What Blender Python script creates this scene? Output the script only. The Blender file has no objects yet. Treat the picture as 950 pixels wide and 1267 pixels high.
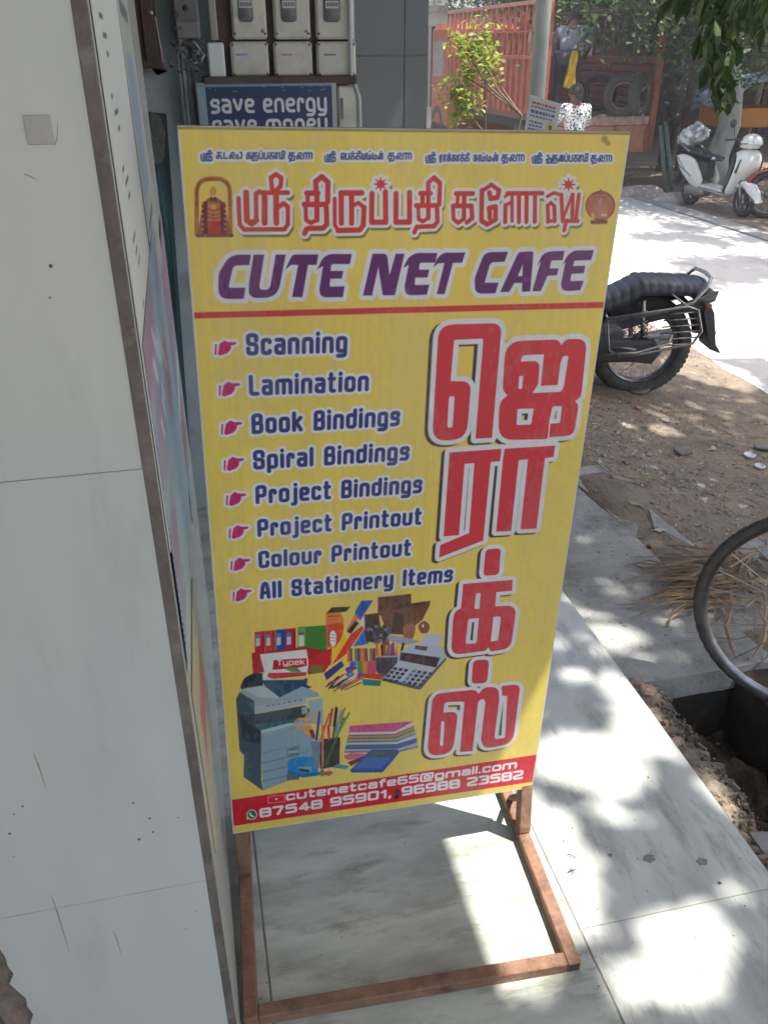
import bpy, math, random
import numpy as np
from mathutils import Vector, Matrix
random.seed(7)
sc = bpy.context.scene
# ------------------------------------------------------------ camera, sky, sun
CAM = np.array([0.037506, -1.197990, 1.491234]); FPX = 1058.71
CR = np.array([0.9758983, -0.2181847, -0.0042348]); CU = np.array([0.1079761, 0.4659107, 0.8782188]); CF = np.array([0.1896408, 0.8575096, -0.4782402])
cd = bpy.data.cameras.new('camera'); cam = bpy.data.objects.new('camera', cd); sc.collection.objects.link(cam)
cd.sensor_fit = 'HORIZONTAL'; cd.sensor_width = 36; cd.lens = 36*FPX/950; cd.clip_start = .05; cd.clip_end = 600
cam.matrix_world = Matrix(((CR[0], CU[0], -CF[0], CAM[0]), (CR[1], CU[1], -CF[1], CAM[1]), (CR[2], CU[2], -CF[2], CAM[2]), (0, 0, 0, 1)))
sc.camera = cam
SUN = np.array([.353, -.203, .914]); SUN /= np.linalg.norm(SUN)
w = bpy.data.worlds.new('World'); sc.world = w; w.use_nodes = True
nt = w.node_tree; sky = nt.nodes.new('ShaderNodeTexSky'); sky.sky_type = 'NISHITA'; sky.sun_disc = False
sky.sun_elevation = math.asin(SUN[2]); sky.sun_rotation = math.atan2(SUN[0], SUN[1]); sky.dust_density = 4.5; sky.air_density = 1.0
nt.links.new(sky.outputs[0], nt.nodes['Background'].inputs[0]); nt.nodes['Background'].inputs[1].default_value = .14
sd = bpy.data.lights.new('sun', 'SUN'); sd.energy = 4.4; sd.angle = math.radians(.53); sd.color = (1, .955, .88)
so = bpy.data.objects.new('sun', sd); sc.collection.objects.link(so); so.location = (6, -4, 12)
so.rotation_euler = Vector(SUN).to_track_quat('Z', 'Y').to_euler()
sc.view_settings.view_transform = 'Standard'; sc.view_settings.look = 'None'; sc.view_settings.gamma = 1; sc.view_settings.exposure = 1.15
sc.render.film_transparent = False

# ------------------------------------------------------------ helpers
def ray(x, y):
    d = CF+(x-475)/FPX*CR+(633.5-y)/FPX*CU; return d/np.linalg.norm(d)
def at(x, y, d=None, X=None, Y=None, Z=None):
    """photo pixel -> world point at a distance or on an axis plane"""
    r = ray(x, y)
    t = d if d is not None else ((X-CAM[0])/r[0] if X is not None else (Y-CAM[1])/r[1] if Y is not None else (Z-CAM[2])/r[2])
    return CAM+t*r
GX = [1.06, 1.6, 2.6, 6.0, 8.0, 400]; GZ = [-.06, -.075, -.27, -.48, -.5, -.5]
def gz(x): return float(np.interp(x, GX, GZ))
def gpt(x, y):
    z = -.3
    for _ in range(30): p = at(x, y, Z=z); z = .5*z+.5*gz(p[0])
    return at(x, y, Z=z)

COL = sc.collection
class MB:
    """collects geometry, links it as one mesh object"""
    def __init__(s): s.v = []; s.f = []; s.m = []; s.uv = None; s.sm = []
    def add(s, vs, fs, M=None, mi=0, smooth=False):
        o = len(s.v)
        if M is not None: vs = [tuple(M @ Vector(p)) for p in vs]
        s.v += [tuple(p) for p in vs]; s.f += [tuple(i+o for i in f) for f in fs]; s.m += [mi]*len(fs); s.sm += [smooth]*len(fs); return s
    def box(s, a, b, M=None, mi=0, bev=0.):
        x0, y0, z0 = [min(p, q) for p, q in zip(a, b)]; x1, y1, z1 = [max(p, q) for p, q in zip(a, b)]
        if bev <= 0:
            return s.add([(x0, y0, z0), (x1, y0, z0), (x1, y1, z0), (x0, y1, z0), (x0, y0, z1), (x1, y0, z1), (x1, y1, z1), (x0, y1, z1)],
                         [(0, 3, 2, 1), (4, 5, 6, 7), (0, 1, 5, 4), (1, 2, 6, 5), (2, 3, 7, 6), (3, 0, 4, 7)], M, mi)
        B = min(bev, (x1-x0)*.45, (y1-y0)*.45, (z1-z0)*.45); vs = []; idx = {}
        for i, X in enumerate((x0, x1)):
            for j, Y in enumerate((y0, y1)):
                for k, Z in enumerate((z0, z1)):
                    sx, sy, sz = (1 if i == 0 else -1), (1 if j == 0 else -1), (1 if k == 0 else -1)
                    for ax, p in enumerate(((X, Y+sy*B, Z+sz*B), (X+sx*B, Y, Z+sz*B), (X+sx*B, Y+sy*B, Z))): idx[(i, j, k, ax)] = len(vs); vs.append(p)
        I = lambda i, j, k, a: idx[(i, j, k, a)]; fs = []
        for i in (0, 1): fs.append((I(i, 0, 0, 0), I(i, 1, 0, 0), I(i, 1, 1, 0), I(i, 0, 1, 0)))
        for j in (0, 1): fs.append((I(0, j, 0, 1), I(1, j, 0, 1), I(1, j, 1, 1), I(0, j, 1, 1)))
        for k in (0, 1): fs.append((I(0, 0, k, 2), I(1, 0, k, 2), I(1, 1, k, 2), I(0, 1, k, 2)))
        for j in (0, 1):
            for k in (0, 1): fs.append((I(0, j, k, 1), I(1, j, k, 1), I(1, j, k, 2), I(0, j, k, 2)))
        for i in (0, 1):
            for k in (0, 1): fs.append((I(i, 0, k, 0), I(i, 1, k, 0), I(i, 1, k, 2), I(i, 0, k, 2)))
        for i in (0, 1):
            for j in (0, 1): fs.append((I(i, j, 0, 0), I(i, j, 1, 0), I(i, j, 1, 1), I(i, j, 0, 1)))
        for i in (0, 1):
            for j in (0, 1):
                for k in (0, 1): fs.append((I(i, j, k, 0), I(i, j, k, 1), I(i, j, k, 2)))
        return s.add(vs, fs, M, mi)
    def tube(s, pts, r, n=8, mi=0, cap=True, M=None, closed=False):
        pts = [Vector(p) for p in pts]; rs = r if isinstance(r, (list, tuple)) else [r]*len(pts); vs = []; N = len(pts); fs = []
        up = None
        for i, p in enumerate(pts):
            a = pts[i-1] if (i > 0 or closed) else p; b = pts[(i+1) % N] if (i < N-1 or closed) else p
            t = (b-a)
            if t.length < 1e-9: t = Vector((0, 0, 1))
            t.normalize()
            if up is None: up = Vector((0, 0, 1)) if abs(t.z) < .9 else Vector((1, 0, 0))
            e = t.cross(up)
            if e.length < 1e-6: e = t.cross(Vector((0, 1, .3)))
            e.normalize(); g = e.cross(t).normalized(); up = g
            for k in range(n): an = 2*math.pi*k/n; vs.append(tuple(p+(e*math.cos(an)+g*math.sin(an))*rs[i]))
        for i in range(N if closed else N-1):
            for k in range(n): j = (i+1) % N; fs.append((i*n+k, i*n+(k+1) % n, j*n+(k+1) % n, j*n+k))
        if cap and not closed: fs += [tuple(range(n))[::-1], tuple((N-1)*n+k for k in range(n))]
        return s.add(vs, fs, M, mi, True)
    def lathe(s, prof, c=(0, 0, 0), ax='z', n=24, M=None, mi=0, smooth=True):
        vs = []; fs = []
        for r, h in prof:
            for k in range(n):
                a = 2*math.pi*k/n; x, y = r*math.cos(a), r*math.sin(a)
                p = (x, y, h) if ax == 'z' else (h, x, y) if ax == 'x' else (x, h, y)
                vs.append((p[0]+c[0], p[1]+c[1], p[2]+c[2]))
        for i in range(len(prof)-1):
            for k in range(n): fs.append((i*n+k, i*n+(k+1) % n, (i+1)*n+(k+1) % n, (i+1)*n+k))
        return s.add(vs, fs, M, mi, smooth)
    def torus(s, R, r, c=(0, 0, 0), ax='y', n=40, m=10, M=None, ry=None):
        ry = ry or r
        return s.lathe([(R+r*math.cos(2*math.pi*k/m), ry*math.sin(2*math.pi*k/m)) for k in range(m+1)], c, ax, n, M)
    def prism(s, poly, a, b, ax='y', M=None, mi=0):
        """polygon in the two other axes, extruded a..b along ax"""
        n = len(poly); mk = {'y': lambda p, h: (p[0], h, p[1]), 'x': lambda p, h: (h, p[0], p[1]), 'z': lambda p, h: (p[0], p[1], h)}[ax]
        vs = [mk(p, a) for p in poly]+[mk(p, b) for p in poly]
        fs = [tuple(range(n))[::-1], tuple(range(n, 2*n))]+[(i, (i+1) % n, n+(i+1) % n, n+i) for i in range(n)]
        return s.add(vs, fs, M, mi)
    def pillow(s, poly, half, ax='y', inset=.015, M=None, c=0.):
        """polygon extruded with a softened rim on both sides"""
        n = len(poly); P = np.array(poly, float); ctr = P.mean(0); rings = []
        for sc_, h in ((.0, half*1.0), (1.0, half*1.0), (0, 0)): pass
        def ins(d):
            Q = []
            for i in range(n):
                a, b, q = P[i-1], P[(i+1) % n], P[i]; e1 = (q-a)/max(np.linalg.norm(q-a), 1e-6); e2 = (b-q)/max(np.linalg.norm(b-q), 1e-6)
                nn = np.array([-(e1+e2)[1], (e1+e2)[0]]); L = np.linalg.norm(nn); nn = nn/max(L, 1e-6)
                if np.dot(nn, ctr-q) < 0: nn = -nn
                Q.append(q+nn*d)
            return Q
        lv = [(ins(inset*1.5), -half), (ins(inset*.5), -half*.85), (P, -half*.5), (P, half*.5), (ins(inset*.5), half*.85), (ins(inset*1.5), half)]
        mk = {'y': lambda p, h: (p[0], h+c, p[1]), 'x': lambda p, h: (h+c, p[0], p[1]), 'z': lambda p, h: (p[0], p[1], h+c)}[ax]
        vs = [mk(p, h) for Q, h in lv for p in Q]; fs = [tuple(range(n))[::-1], tuple(range(5*n, 6*n))]
        for l in range(5): fs += [(l*n+i, l*n+(i+1) % n, (l+1)*n+(i+1) % n, (l+1)*n+i) for i in range(n)]
        return s.add(vs, fs, M, 0, True)
    def build(s, name, mat, parent=None, loc=None, label=None, kind=None, fix=True):
        me = bpy.data.meshes.new(name); pb_ = parent
        while pb_ is not None and 'base' not in pb_: pb_ = pb_.parent
        o0 = Vector(loc) if loc is not None else (Vector(pb_['base']) if pb_ is not None else Vector((0, 0, 0)))
        me.from_pydata([tuple(Vector(p)-o0) for p in s.v], [], s.f)
        for m_ in (mat if isinstance(mat, (list, tuple)) else [mat]): me.materials.append(m_)
        me.polygons.foreach_set('material_index', s.m); me.polygons.foreach_set('use_smooth', s.sm); me.update()
        if fix:
            import bmesh
            b = bmesh.new(); b.from_mesh(me); bmesh.ops.recalc_face_normals(b, faces=b.faces); b.to_mesh(me); b.free()
        o = bpy.data.objects.new(name, me); COL.objects.link(o)
        if parent is not None: o.parent = parent
        else: o.location = o0; o['base'] = list(o0)
        if parent is not None and parent.type == 'MESH': pass
        if label: o['label'] = label
        if kind: o['kind'] = kind
        return o
def uvquad(o, coords):
    l = o.data.uv_layers.new(name='UVMap')
    for i, c in enumerate(coords): l.data[i].uv = c
def thing(name, loc, label, cat, group=None, local=False):
    """an Empty at the base of a thing; parts are given in world metres unless local"""
    o = bpy.data.objects.new(name, None); o.empty_display_size = .1; COL.objects.link(o); o.location = tuple(loc)
    o['base'] = [0., 0., 0.] if local else [float(q) for q in loc]
    o['label'] = label; o['category'] = cat
    if group: o['group'] = group
    return o
def tag(o, label, cat, group=None):
    o['label'] = label; o['category'] = cat
    if group: o['group'] = group
    return o
def sub(o, parent):      # sub-part built in the same frame as its part
    o.parent = parent; return o
def copy_tree(o, parent=None):
    c = o.copy(); COL.objects.link(c); c.parent = parent
    for ch in list(o.children): copy_tree(ch, c)
    return c

def mat(name, col, rough=.6, col2=None, scale=8., metal=0., bump=0., bscale=None, detail=6, spec=.5, alpha=None, trans=0., stretch=None, lo=.35, hi=.65, coat=0., thin=0., col3=None, sc3=2.):
    m = bpy.data.materials.new(name); m.use_nodes = True; N = m.node_tree.nodes; L = m.node_tree.links; b = N['Principled BSDF']
    b.inputs['Base Color'].default_value = (*col, 1); b.inputs['Roughness'].default_value = rough; b.inputs['Metallic'].default_value = metal
    b.inputs['Specular IOR Level'].default_value = spec; b.inputs['Coat Weight'].default_value = coat
    tc = N.new('ShaderNodeTexCoord'); mp = N.new('ShaderNodeMapping'); L.new(tc.outputs['Object'], mp.inputs[0])
    if stretch: mp.inputs['Scale'].default_value = stretch
    if col2 is not None:
        n = N.new('ShaderNodeTexNoise'); n.inputs['Scale'].default_value = scale; n.inputs['Detail'].default_value = detail; n.inputs['Roughness'].default_value = .62; L.new(mp.outputs[0], n.inputs['Vector'])
        r = N.new('ShaderNodeValToRGB'); r.color_ramp.elements[0].position = lo; r.color_ramp.elements[1].position = hi
        r.color_ramp.elements[0].color = (*col, 1); r.color_ramp.elements[1].color = (*col2, 1)
        L.new(n.outputs[0], r.inputs[0]); out = r.outputs[0]
        if col3 is not None:
            n3 = N.new('ShaderNodeTexNoise'); n3.inputs['Scale'].default_value = sc3; n3.inputs['Detail'].default_value = 8; n3.inputs['Roughness'].default_value = .7; L.new(mp.outputs[0], n3.inputs['Vector'])
            r3 = N.new('ShaderNodeValToRGB'); r3.color_ramp.elements[0].position = .52; r3.color_ramp.elements[1].position = .68
            L.new(n3.outputs[0], r3.inputs[0]); mx = N.new('ShaderNodeMix'); mx.data_type = 'RGBA'; L.new(r3.outputs[0], mx.inputs[0]); L.new(out, mx.inputs[6]); mx.inputs[7].default_value = (*col3, 1); out = mx.outputs[2]
        L.new(out, b.inputs['Base Color'])
        rr = N.new('ShaderNodeMapRange'); rr.inputs[3].default_value = max(0, rough-.1); rr.inputs[4].default_value = min(1, rough+.12); L.new(n.outputs[0], rr.inputs[0]); L.new(rr.outputs[0], b.inputs['Roughness'])
    if bump:
        n2 = N.new('ShaderNodeTexNoise'); n2.inputs['Scale'].default_value = bscale or scale*4; n2.inputs['Detail'].default_value = 5; L.new(mp.outputs[0], n2.inputs['Vector'])
        bp = N.new('ShaderNodeBump'); bp.inputs['Strength'].default_value = bump; bp.inputs['Distance'].default_value = .01; L.new(n2.outputs[0], bp.inputs['Height']); L.new(bp.outputs[0], b.inputs['Normal'])
    if trans or thin:
        ts = N.new('ShaderNodeBsdfTranslucent'); ms = N.new('ShaderNodeMixShader'); ms.inputs[0].default_value = thin; o_ = N['Material Output']
        src = b.inputs['Base Color'].links[0].from_socket if b.inputs['Base Color'].links else None
        if src: L.new(src, ts.inputs[0])
        else: ts.inputs[0].default_value = (*col, 1)
        L.new(b.outputs[0], ms.inputs[1]); L.new(ts.outputs[0], ms.inputs[2]); L.new(ms.outputs[0], o_.inputs[0])
    return m
def print_mat(name, arr, rough=.45, bump=0., thin=0., bs=60):
    h, w_, _ = arr.shape; im = bpy.data.images.new(name, w_, h); px = np.ones((h, w_, 4), np.float32); px[..., :3] = np.clip(arr[::-1], 0, 1)
    im.pixels.foreach_set(px.ravel()); im.update(); im.pack()
    m = mat(name, (.5, .5, .5), rough, bump=bump, bscale=bs, thin=0); N = m.node_tree.nodes; L = m.node_tree.links
    t = N.new('ShaderNodeTexImage'); t.image = im; t.extension = 'EXTEND'; uv = N.new('ShaderNodeTexCoord'); L.new(uv.outputs['UV'], t.inputs[0]); b = N['Principled BSDF']
    L.new(t.outputs[0], b.inputs['Base Color'])
    if thin:
        ts = N.new('ShaderNodeBsdfTranslucent'); L.new(t.outputs[0], ts.inputs[0]); ms = N.new('ShaderNodeMixShader'); ms.inputs[0].default_value = thin
        L.new(b.outputs[0], ms.inputs[1]); L.new(ts.outputs[0], ms.inputs[2]); L.new(ms.outputs[0], N['Material Output'].inputs[0])
    return m
# ---------------------------------------------------------------- flat print
# The flat prints (banner, poster, notices) are rasterised here with numpy from
# traced outlines and a small stroke alphabet; no file is read.
def homography(src, dst):
    A = []
    for (x, y), (u, v) in zip(src, dst):
        A.append([x, y, 1, 0, 0, 0, -u*x, -u*y, -u]); A.append([0, 0, 0, x, y, 1, -v*x, -v*y, -v])
    return np.linalg.svd(np.array(A, float))[2][-1].reshape(3, 3)

def fillet(poly, closed=True):
    out = []; n = len(poly)
    for i, p in enumerate(poly):
        r = p[2] if len(p) > 2 else 0
        if r <= 0 or (not closed and i in (0, n-1)):
            out.append((p[0], p[1])); continue
        P = np.array(p[:2], float); A = np.array(poly[i-1][:2], float); B = np.array(poly[(i+1) % n][:2], float)
        la, lb = np.linalg.norm(A-P), np.linalg.norm(B-P)
        a = P+(A-P)/max(la, 1e-6)*min(r, la*.48); b = P+(B-P)/max(lb, 1e-6)*min(r, lb*.48)
        for t in (0, .17, .34, .5, .66, .83, 1): q = (1-t)**2*a+2*t*(1-t)*P+t*t*b; out.append((q[0], q[1]))
    return out

class Print:
    def __init__(s, W, H, ppm, bg, src=None):
        s.W, s.H = int(W*ppm), int(H*ppm); s.ppm = ppm
        s.a = np.empty((s.H, s.W, 3), np.float32); s.a[:] = bg
        s.M = homography(src, [(0, 0), (s.W, 0), (s.W, s.H), (0, s.H)]) if src else None
    def T(s, p, f=None):                       # zoomed crop -> photo -> canvas
        q = [(f[0]+x/f[2], f[1]+y/f[2]) for x, y in p] if f else p
        q = np.array([[x, y, 1] for x, y in q]) @ s.M.T
        return q[:, :2]/q[:, 2:]
    def region(s, P, pad):
        x0, y0 = np.floor(P.min(0)-pad).astype(int); x1, y1 = np.ceil(P.max(0)+pad).astype(int)
        x0, y0 = max(x0, 0), max(y0, 0); x1, y1 = min(x1, s.W), min(y1, s.H)
        if x1 <= x0 or y1 <= y0: return None
        Y, X = np.mgrid[y0:y1, x0:x1].astype(np.float32); return (x0, y0, x1, y1, X+.5, Y+.5)
    @staticmethod
    def segdist(X, Y, a, b):
        dx, dy = float(b[0]-a[0]), float(b[1]-a[1]); L = dx*dx+dy*dy+1e-9
        t = np.clip(((X-a[0])*dx+(Y-a[1])*dy)/L, 0, 1)
        return (X-a[0]-t*dx)**2+(Y-a[1]-t*dy)**2
    def shape(s, polys=(), strokes=(), pad=20):
        """signed distance of a union of even-odd polygons and strokes [(pts, halfwidth)]"""
        allp = np.vstack([p for p in polys]+[p for p, w in strokes])
        mw = max([w for p, w in strokes] or [0])
        R = s.region(allp, pad+mw)
        if R is None: return None
        X, Y = R[4], R[5]; D = np.full(X.shape, 1e9, np.float32)
        if len(polys):
            ins = np.zeros(X.shape, bool); d2 = np.full(X.shape, 1e9, np.float32)
            for P in polys:
                for i in range(len(P)):
                    a, b = P[i-1], P[i]
                    d2 = np.minimum(d2, s.segdist(X, Y, a, b))
                    if a[1] != b[1]:
                        c = (a[1] > Y) != (b[1] > Y)
                        ins ^= c & (X < (b[0]-a[0])*(Y-a[1])/(b[1]-a[1])+a[0])
            d = np.sqrt(d2); D = np.where(ins, -d, d)
        for P, w in strokes:
            d2 = np.full(X.shape, 1e9, np.float32)
            for i in range(max(1, len(P)-1)): d2 = np.minimum(d2, s.segdist(X, Y, P[i], P[min(i+1, len(P)-1)]))
            D = np.minimum(D, np.sqrt(d2)-w)
        return R, D
    def paint(s, S, col, off=0., dx=0, dy=0, soft=.7, alpha=1.):
        if S is None: return
        (x0, y0, x1, y1, _, _), D = S
        m = np.clip((off-D)/(2*soft)+.5, 0, 1)*alpha
        dx, dy = int(round(dx)), int(round(dy))
        X0, Y0, X1, Y1 = x0+dx, y0+dy, x1+dx, y1+dy
        cx0, cy0 = max(0, -X0), max(0, -Y0); cx1 = m.shape[1]-max(0, X1-s.W); cy1 = m.shape[0]-max(0, Y1-s.H)
        if cx1 <= cx0 or cy1 <= cy0: return
        m = m[cy0:cy1, cx0:cx1, None]; v = s.a[Y0+cy0:Y0+cy1, X0+cx0:X0+cx1]
        v[:] = v*(1-m)+np.array(col, np.float32)*m
    def poly(s, pts, col, f=None, alpha=1., soft=.7):
        s.paint(s.shape([s.T(fillet(pts), f)], pad=4), col, alpha=alpha, soft=soft)
    def line(s, pts, w, col, f=None, alpha=1.):
        s.paint(s.shape((), [(s.T(fillet(pts, False), f), w)], pad=4), col, alpha=alpha)
    def pixels(s, blur=0):
        a = s.a
        for _ in range(blur):
            p = np.pad(a, ((1, 1), (1, 1), (0, 0)), 'edge')
            a = (p[:-2, 1:-1]+p[2:, 1:-1]+p[1:-1, :-2]+p[1:-1, 2:]+4*a)/8
        return a

XH = .72
GL = {  # squarish stroke letters: width, strokes in a box (x 0..1, y 0..1 up)
 'a': (.9, [[(.05, XH), (1, XH), (1, 0)], [(1, .40), (0, .40), (0, 0), (1, 0)]]),
 'c': (.85, [[(1, .60), (.97, XH), (0, XH), (0, 0), (.97, 0), (1, .12)]]),
 'd': (.95, [[(1, 1), (1, 0), (0, 0), (0, XH), (1, XH)]]),
 'e': (.9, [[(.98, 0), (0, 0), (0, XH), (1, XH), (1, .37), (0, .37)]]),
 'f': (.6, [[(1, 1), (.35, 1), (.35, 0)], [(0, XH), (.95, XH)]]),
 'g': (.95, [[(1, 0), (0, 0), (0, XH), (1, XH), (1, -.27), (.05, -.27)]]),
 'i': (0, [[(0, 0), (0, XH)], [(0, .99), (0, 1.01)]]),
 'j': (.3, [[(1, XH), (1, -.27), (-.3, -.27)], [(1, .99), (1, 1.01)]]),
 'k': (.9, [[(0, 0), (0, 1)], [(.95, XH), (.1, .36)], [(.35, .42), (1, 0)]]),
 'l': (0, [[(0, 0), (0, 1)]]),
 'm': (1.7, [[(0, 0), (0, XH), (1, XH), (1, 0)], [(.5, XH), (.5, 0)]]),
 'n': (.95, [[(0, 0), (0, XH), (1, XH), (1, 0)]]),
 'o': (.95, [[(0, .3), (0, XH), (1, XH), (1, 0), (0, 0), (0, .4)]]),
 'p': (.95, [[(0, -.27), (0, XH), (1, XH), (1, 0), (0, 0)]]),
 'r': (.6, [[(0, 0), (0, XH), (1, XH), (1, .55)]]),
 's': (.85, [[(1, .55), (1, XH), (0, XH), (0, .37), (1, .37), (1, 0), (0, 0)]]),
 't': (.6, [[(.3, 1), (.3, 0), (1, 0)], [(0, XH), (.95, XH)]]),
 'u': (.95, [[(0, XH), (0, 0), (1, 0), (1, XH)]]),
 'v': (.95, [[(0, XH), (.5, 0), (1, XH)]]),
 'y': (.95, [[(0, XH), (0, .02), (1, .02)], [(1, XH), (1, -.27), (.1, -.27)]]),
 'A': (1, [[(0, 0), (0.12, .6), (.3, 1), (.7, 1), (.88, .6), (1, 0)], [(.1, .33), (.9, .33)]]),
 'B': (1, [[(0, 0), (0, 1), (.95, 1), (.95, .53), (0, .53)], [(.8, .53), (1, .5), (1, 0), (0, 0)]]),
 'C': (1, [[(1, .68), (1, 1), (0, 1), (0, 0), (1, 0), (1, .3)]]),
 'I': (0, [[(0, 0), (0, 1)]]),
 'L': (.8, [[(0, 1), (0, 0), (1, 0)]]),
 'P': (1, [[(0, 0), (0, 1), (1, 1), (1, .42), (0, .42)]]),
 'S': (1, [[(1, .72), (1, 1), (0, 1), (0, .53), (1, .5), (1, 0), (0, 0), (0, .28)]]),
 'T': (1, [[(0, 1), (1, 1)], [(.5, 1), (.5, 0)]]),
 '0': (1, [[(0, .5), (0, 1), (1, 1), (1, 0), (0, 0), (0, .5)]]),
 '1': (.5, [[(.1, .75), (.9, 1), (.9, 0)]]),
 '2': (1, [[(0, 1), (1, 1), (1, .52), (0, .35), (0, 0), (1, 0)]]),
 '3': (1, [[(0, 1), (1, 1), (1, .53), (.3, .53)], [(1, .53), (1, 0), (0, 0)]]),
 '4': (1, [[(.75, 0), (.75, 1), (0, .25), (1.05, .25)]]),
 '5': (1, [[(1, 1), (0, 1), (0, .57), (1, .57), (1, 0), (0, 0)]]),
 '6': (1, [[(.98, 1), (0, 1), (0, 0), (1, 0), (1, .55), (0, .55)]]),
 '7': (1, [[(0, 1), (1, 1), (.45, 0)]]),
 '8': (1, [[(0, .5), (0, 1), (1, 1), (1, 0), (0, 0), (0, .53), (1, .53)]]),
 '9': (1, [[(.02, 0), (1, 0), (1, 1), (0, 1), (0, .45), (1, .45)]]),
 '.': (.05, [[(.5, 0), (.5, .02)]]), ',': (.1, [[(.5, .02), (.2, -.18)]]), '-': (.5, [[(0, .4), (1, .4)]]),
 '/': (.6, [[(0, 0), (1, 1)]]), ':': (0, [[(0, .05), (0, .06)], [(0, .6), (0, .61)]]),
 '@': (1.5, [[(.7, .25), (.7, .7), (.32, .7), (.32, .25), (.95, .25), (1, .5), (1, 1), (0, 1), (0, -.1), (.9, -.1)]]),
 # Tamil letters and clusters (keys are plain shorthand)
 'ka': (1, [[(.15, 1), (1, 1)], [(.2, 1), (.2, .55)], [(1, .1), (1, .55), (0, .55), (0, 0), (.58, 0), (.58, 1)]]),
 'sa': (1, [[(.1, 1), (1, 1)], [(.4, 1), (.4, .5)], [(.5, 0), (0, 0), (0, .5), (1, .5), (1, 0)]]),
 'su': (1.2, [[(.1, 1), (.8, 1)], [(.4, 1), (.4, 0), (0, 0), (0, .5), (.8, .5), (.8, 0), (1.1, 0)]]),
 'tta': (.8, [[(0, 1), (0, 0), (1, 0)]]),
 'la': (1.3, [[(.3, 0), (0, 0), (0, .6), (.35, .6), (.35, 0), (1, 0), (1, 1), (.7, 1)]]),
 'ai': (1, [[(.4, .5), (0, .5), (0, 0), (.4, 0), (.4, 1), (1, 1), (1, .5), (.7, .5), (.7, 0), (1.1, 0)]]),
 'ru': (1.3, [[(0, 1), (.9, 1)], [(.15, 1), (.15, .1)], [(.5, 1), (.5, .1)], [(.5, .55), (1, .55), (1, -.3), (-.1, -.3), (-.1, .6)]]),
 'pa': (.9, [[(0, 1), (0, 0), (1, 0), (1, 1)]]),
 'p.': (.9, [[(0, 1), (0, 0), (1, 0), (1, 1)], [(.5, 1.35), (.5, 1.37)]]),
 'aa': (.7, [[(0, 0), (0, 1), (1.1, 1)], [(.7, 1), (.7, 0)]]),
 'mi': (1.2, [[(0, 1), (0, 0), (1, 0), (1, .7), (.5, .7), (.5, 0)], [(1, .7), (1.1, 1.3), (.5, 1.3), (.5, 1)]]),
 'ma': (1.1, [[(0, 1), (0, 0), (1, 0), (1, .7), (.5, .7), (.5, 0)]]),
 'm.': (1.1, [[(0, 1), (0, 0), (1, 0), (1, .7), (.5, .7), (.5, 0)], [(.6, 1.35), (.6, 1.37)]]),
 'thu': (1.2, [[(.1, 1), (.9, 1)], [(.2, 1), (.2, .55)], [(0, .55), (0, 0), (.55, 0), (.55, 1)], [(0, .55), (1, .55), (1, -.3), (.2, -.3), (.2, -.5)]]),
 'nna': (1.7, [[(0, 0), (0, 1), (.35, 1), (.35, 0)], [(.35, 1), (.68, 1), (.68, 0)], [(.68, 1), (1, 1), (1, 0)]]),
 'na.': (1.2, [[(.3, .4), (0, .4), (0, 0), (.3, 0), (.3, 1), (.65, 1), (.65, 0)], [(.65, 1), (1, 1), (1, 0)], [(.5, 1.35), (.5, 1.37)]]),
 'ee': (.8, [[(.4, .5), (0, .5), (0, 0), (.4, 0), (.4, .5)], [(0, .5), (0, 1), (1, 1), (1, 0)]]),
 's.': (1, [[(.1, 1), (1, 1)], [(.4, 1), (.4, .5)], [(.5, 0), (0, 0), (0, .5), (1, .5), (1, 0)], [(.5, 1.35), (.5, 1.37)]]),
 'si': (1.1, [[(.1, 1), (1, 1)], [(.4, 1), (.4, .5)], [(.5, 0), (0, 0), (0, .5), (1, .5), (1, 0)], [(.8, 1), (1.1, 1.3), (.6, 1.35)]]),
 'ya': (1.1, [[(0, 1), (0, 0), (1, 0), (1, 1)], [(.5, 0), (.5, .8)]]),
 'ra': (.7, [[(0, 0), (0, 1), (1, 1)], [(.7, 1), (.7, 0), (.3, -.2)]]),
 'k.': (1, [[(.15, 1), (1, 1)], [(.2, 1), (.2, .55)], [(1, .1), (1, .55), (0, .55), (0, 0), (.58, 0), (.58, 1)], [(.5, 1.35), (.5, 1.37)]]),
 'A_': (1.3, [[(.3, .6), (0, .6), (0, 1), (.5, 1), (.5, 0), (0, 0), (0, .35), (.7, .35)], [(1, 1), (1, -.1)]]),
 'I_': (1.3, [[(.4, .4), (0, .4), (0, 0), (.5, 0), (.5, 1), (.1, 1)], [(.5, .5), (1, .5), (1, -.3), (.1, -.3)]]),
 'lla': (1.1, [[(.3, .4), (0, .4), (0, 0), (.3, 0), (.3, 1), (1, 1), (1, 0), (.65, 0), (.65, 1)]]),
 'sri': (1.9, [[(-.05, .8), (0, -.25), (1, -.25), (1, .5), (.78, .5)], [(.2, 1), (.2, 0), (.38, 0), (.38, 1), (.55, 1), (.55, 0)], [(.55, 1), (1, 1)], [(.76, 1), (.76, 0)], [(.65, 1.1), (.65, 1.5), (.9, 1.5), (.9, 1.15)]]),
}
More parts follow.
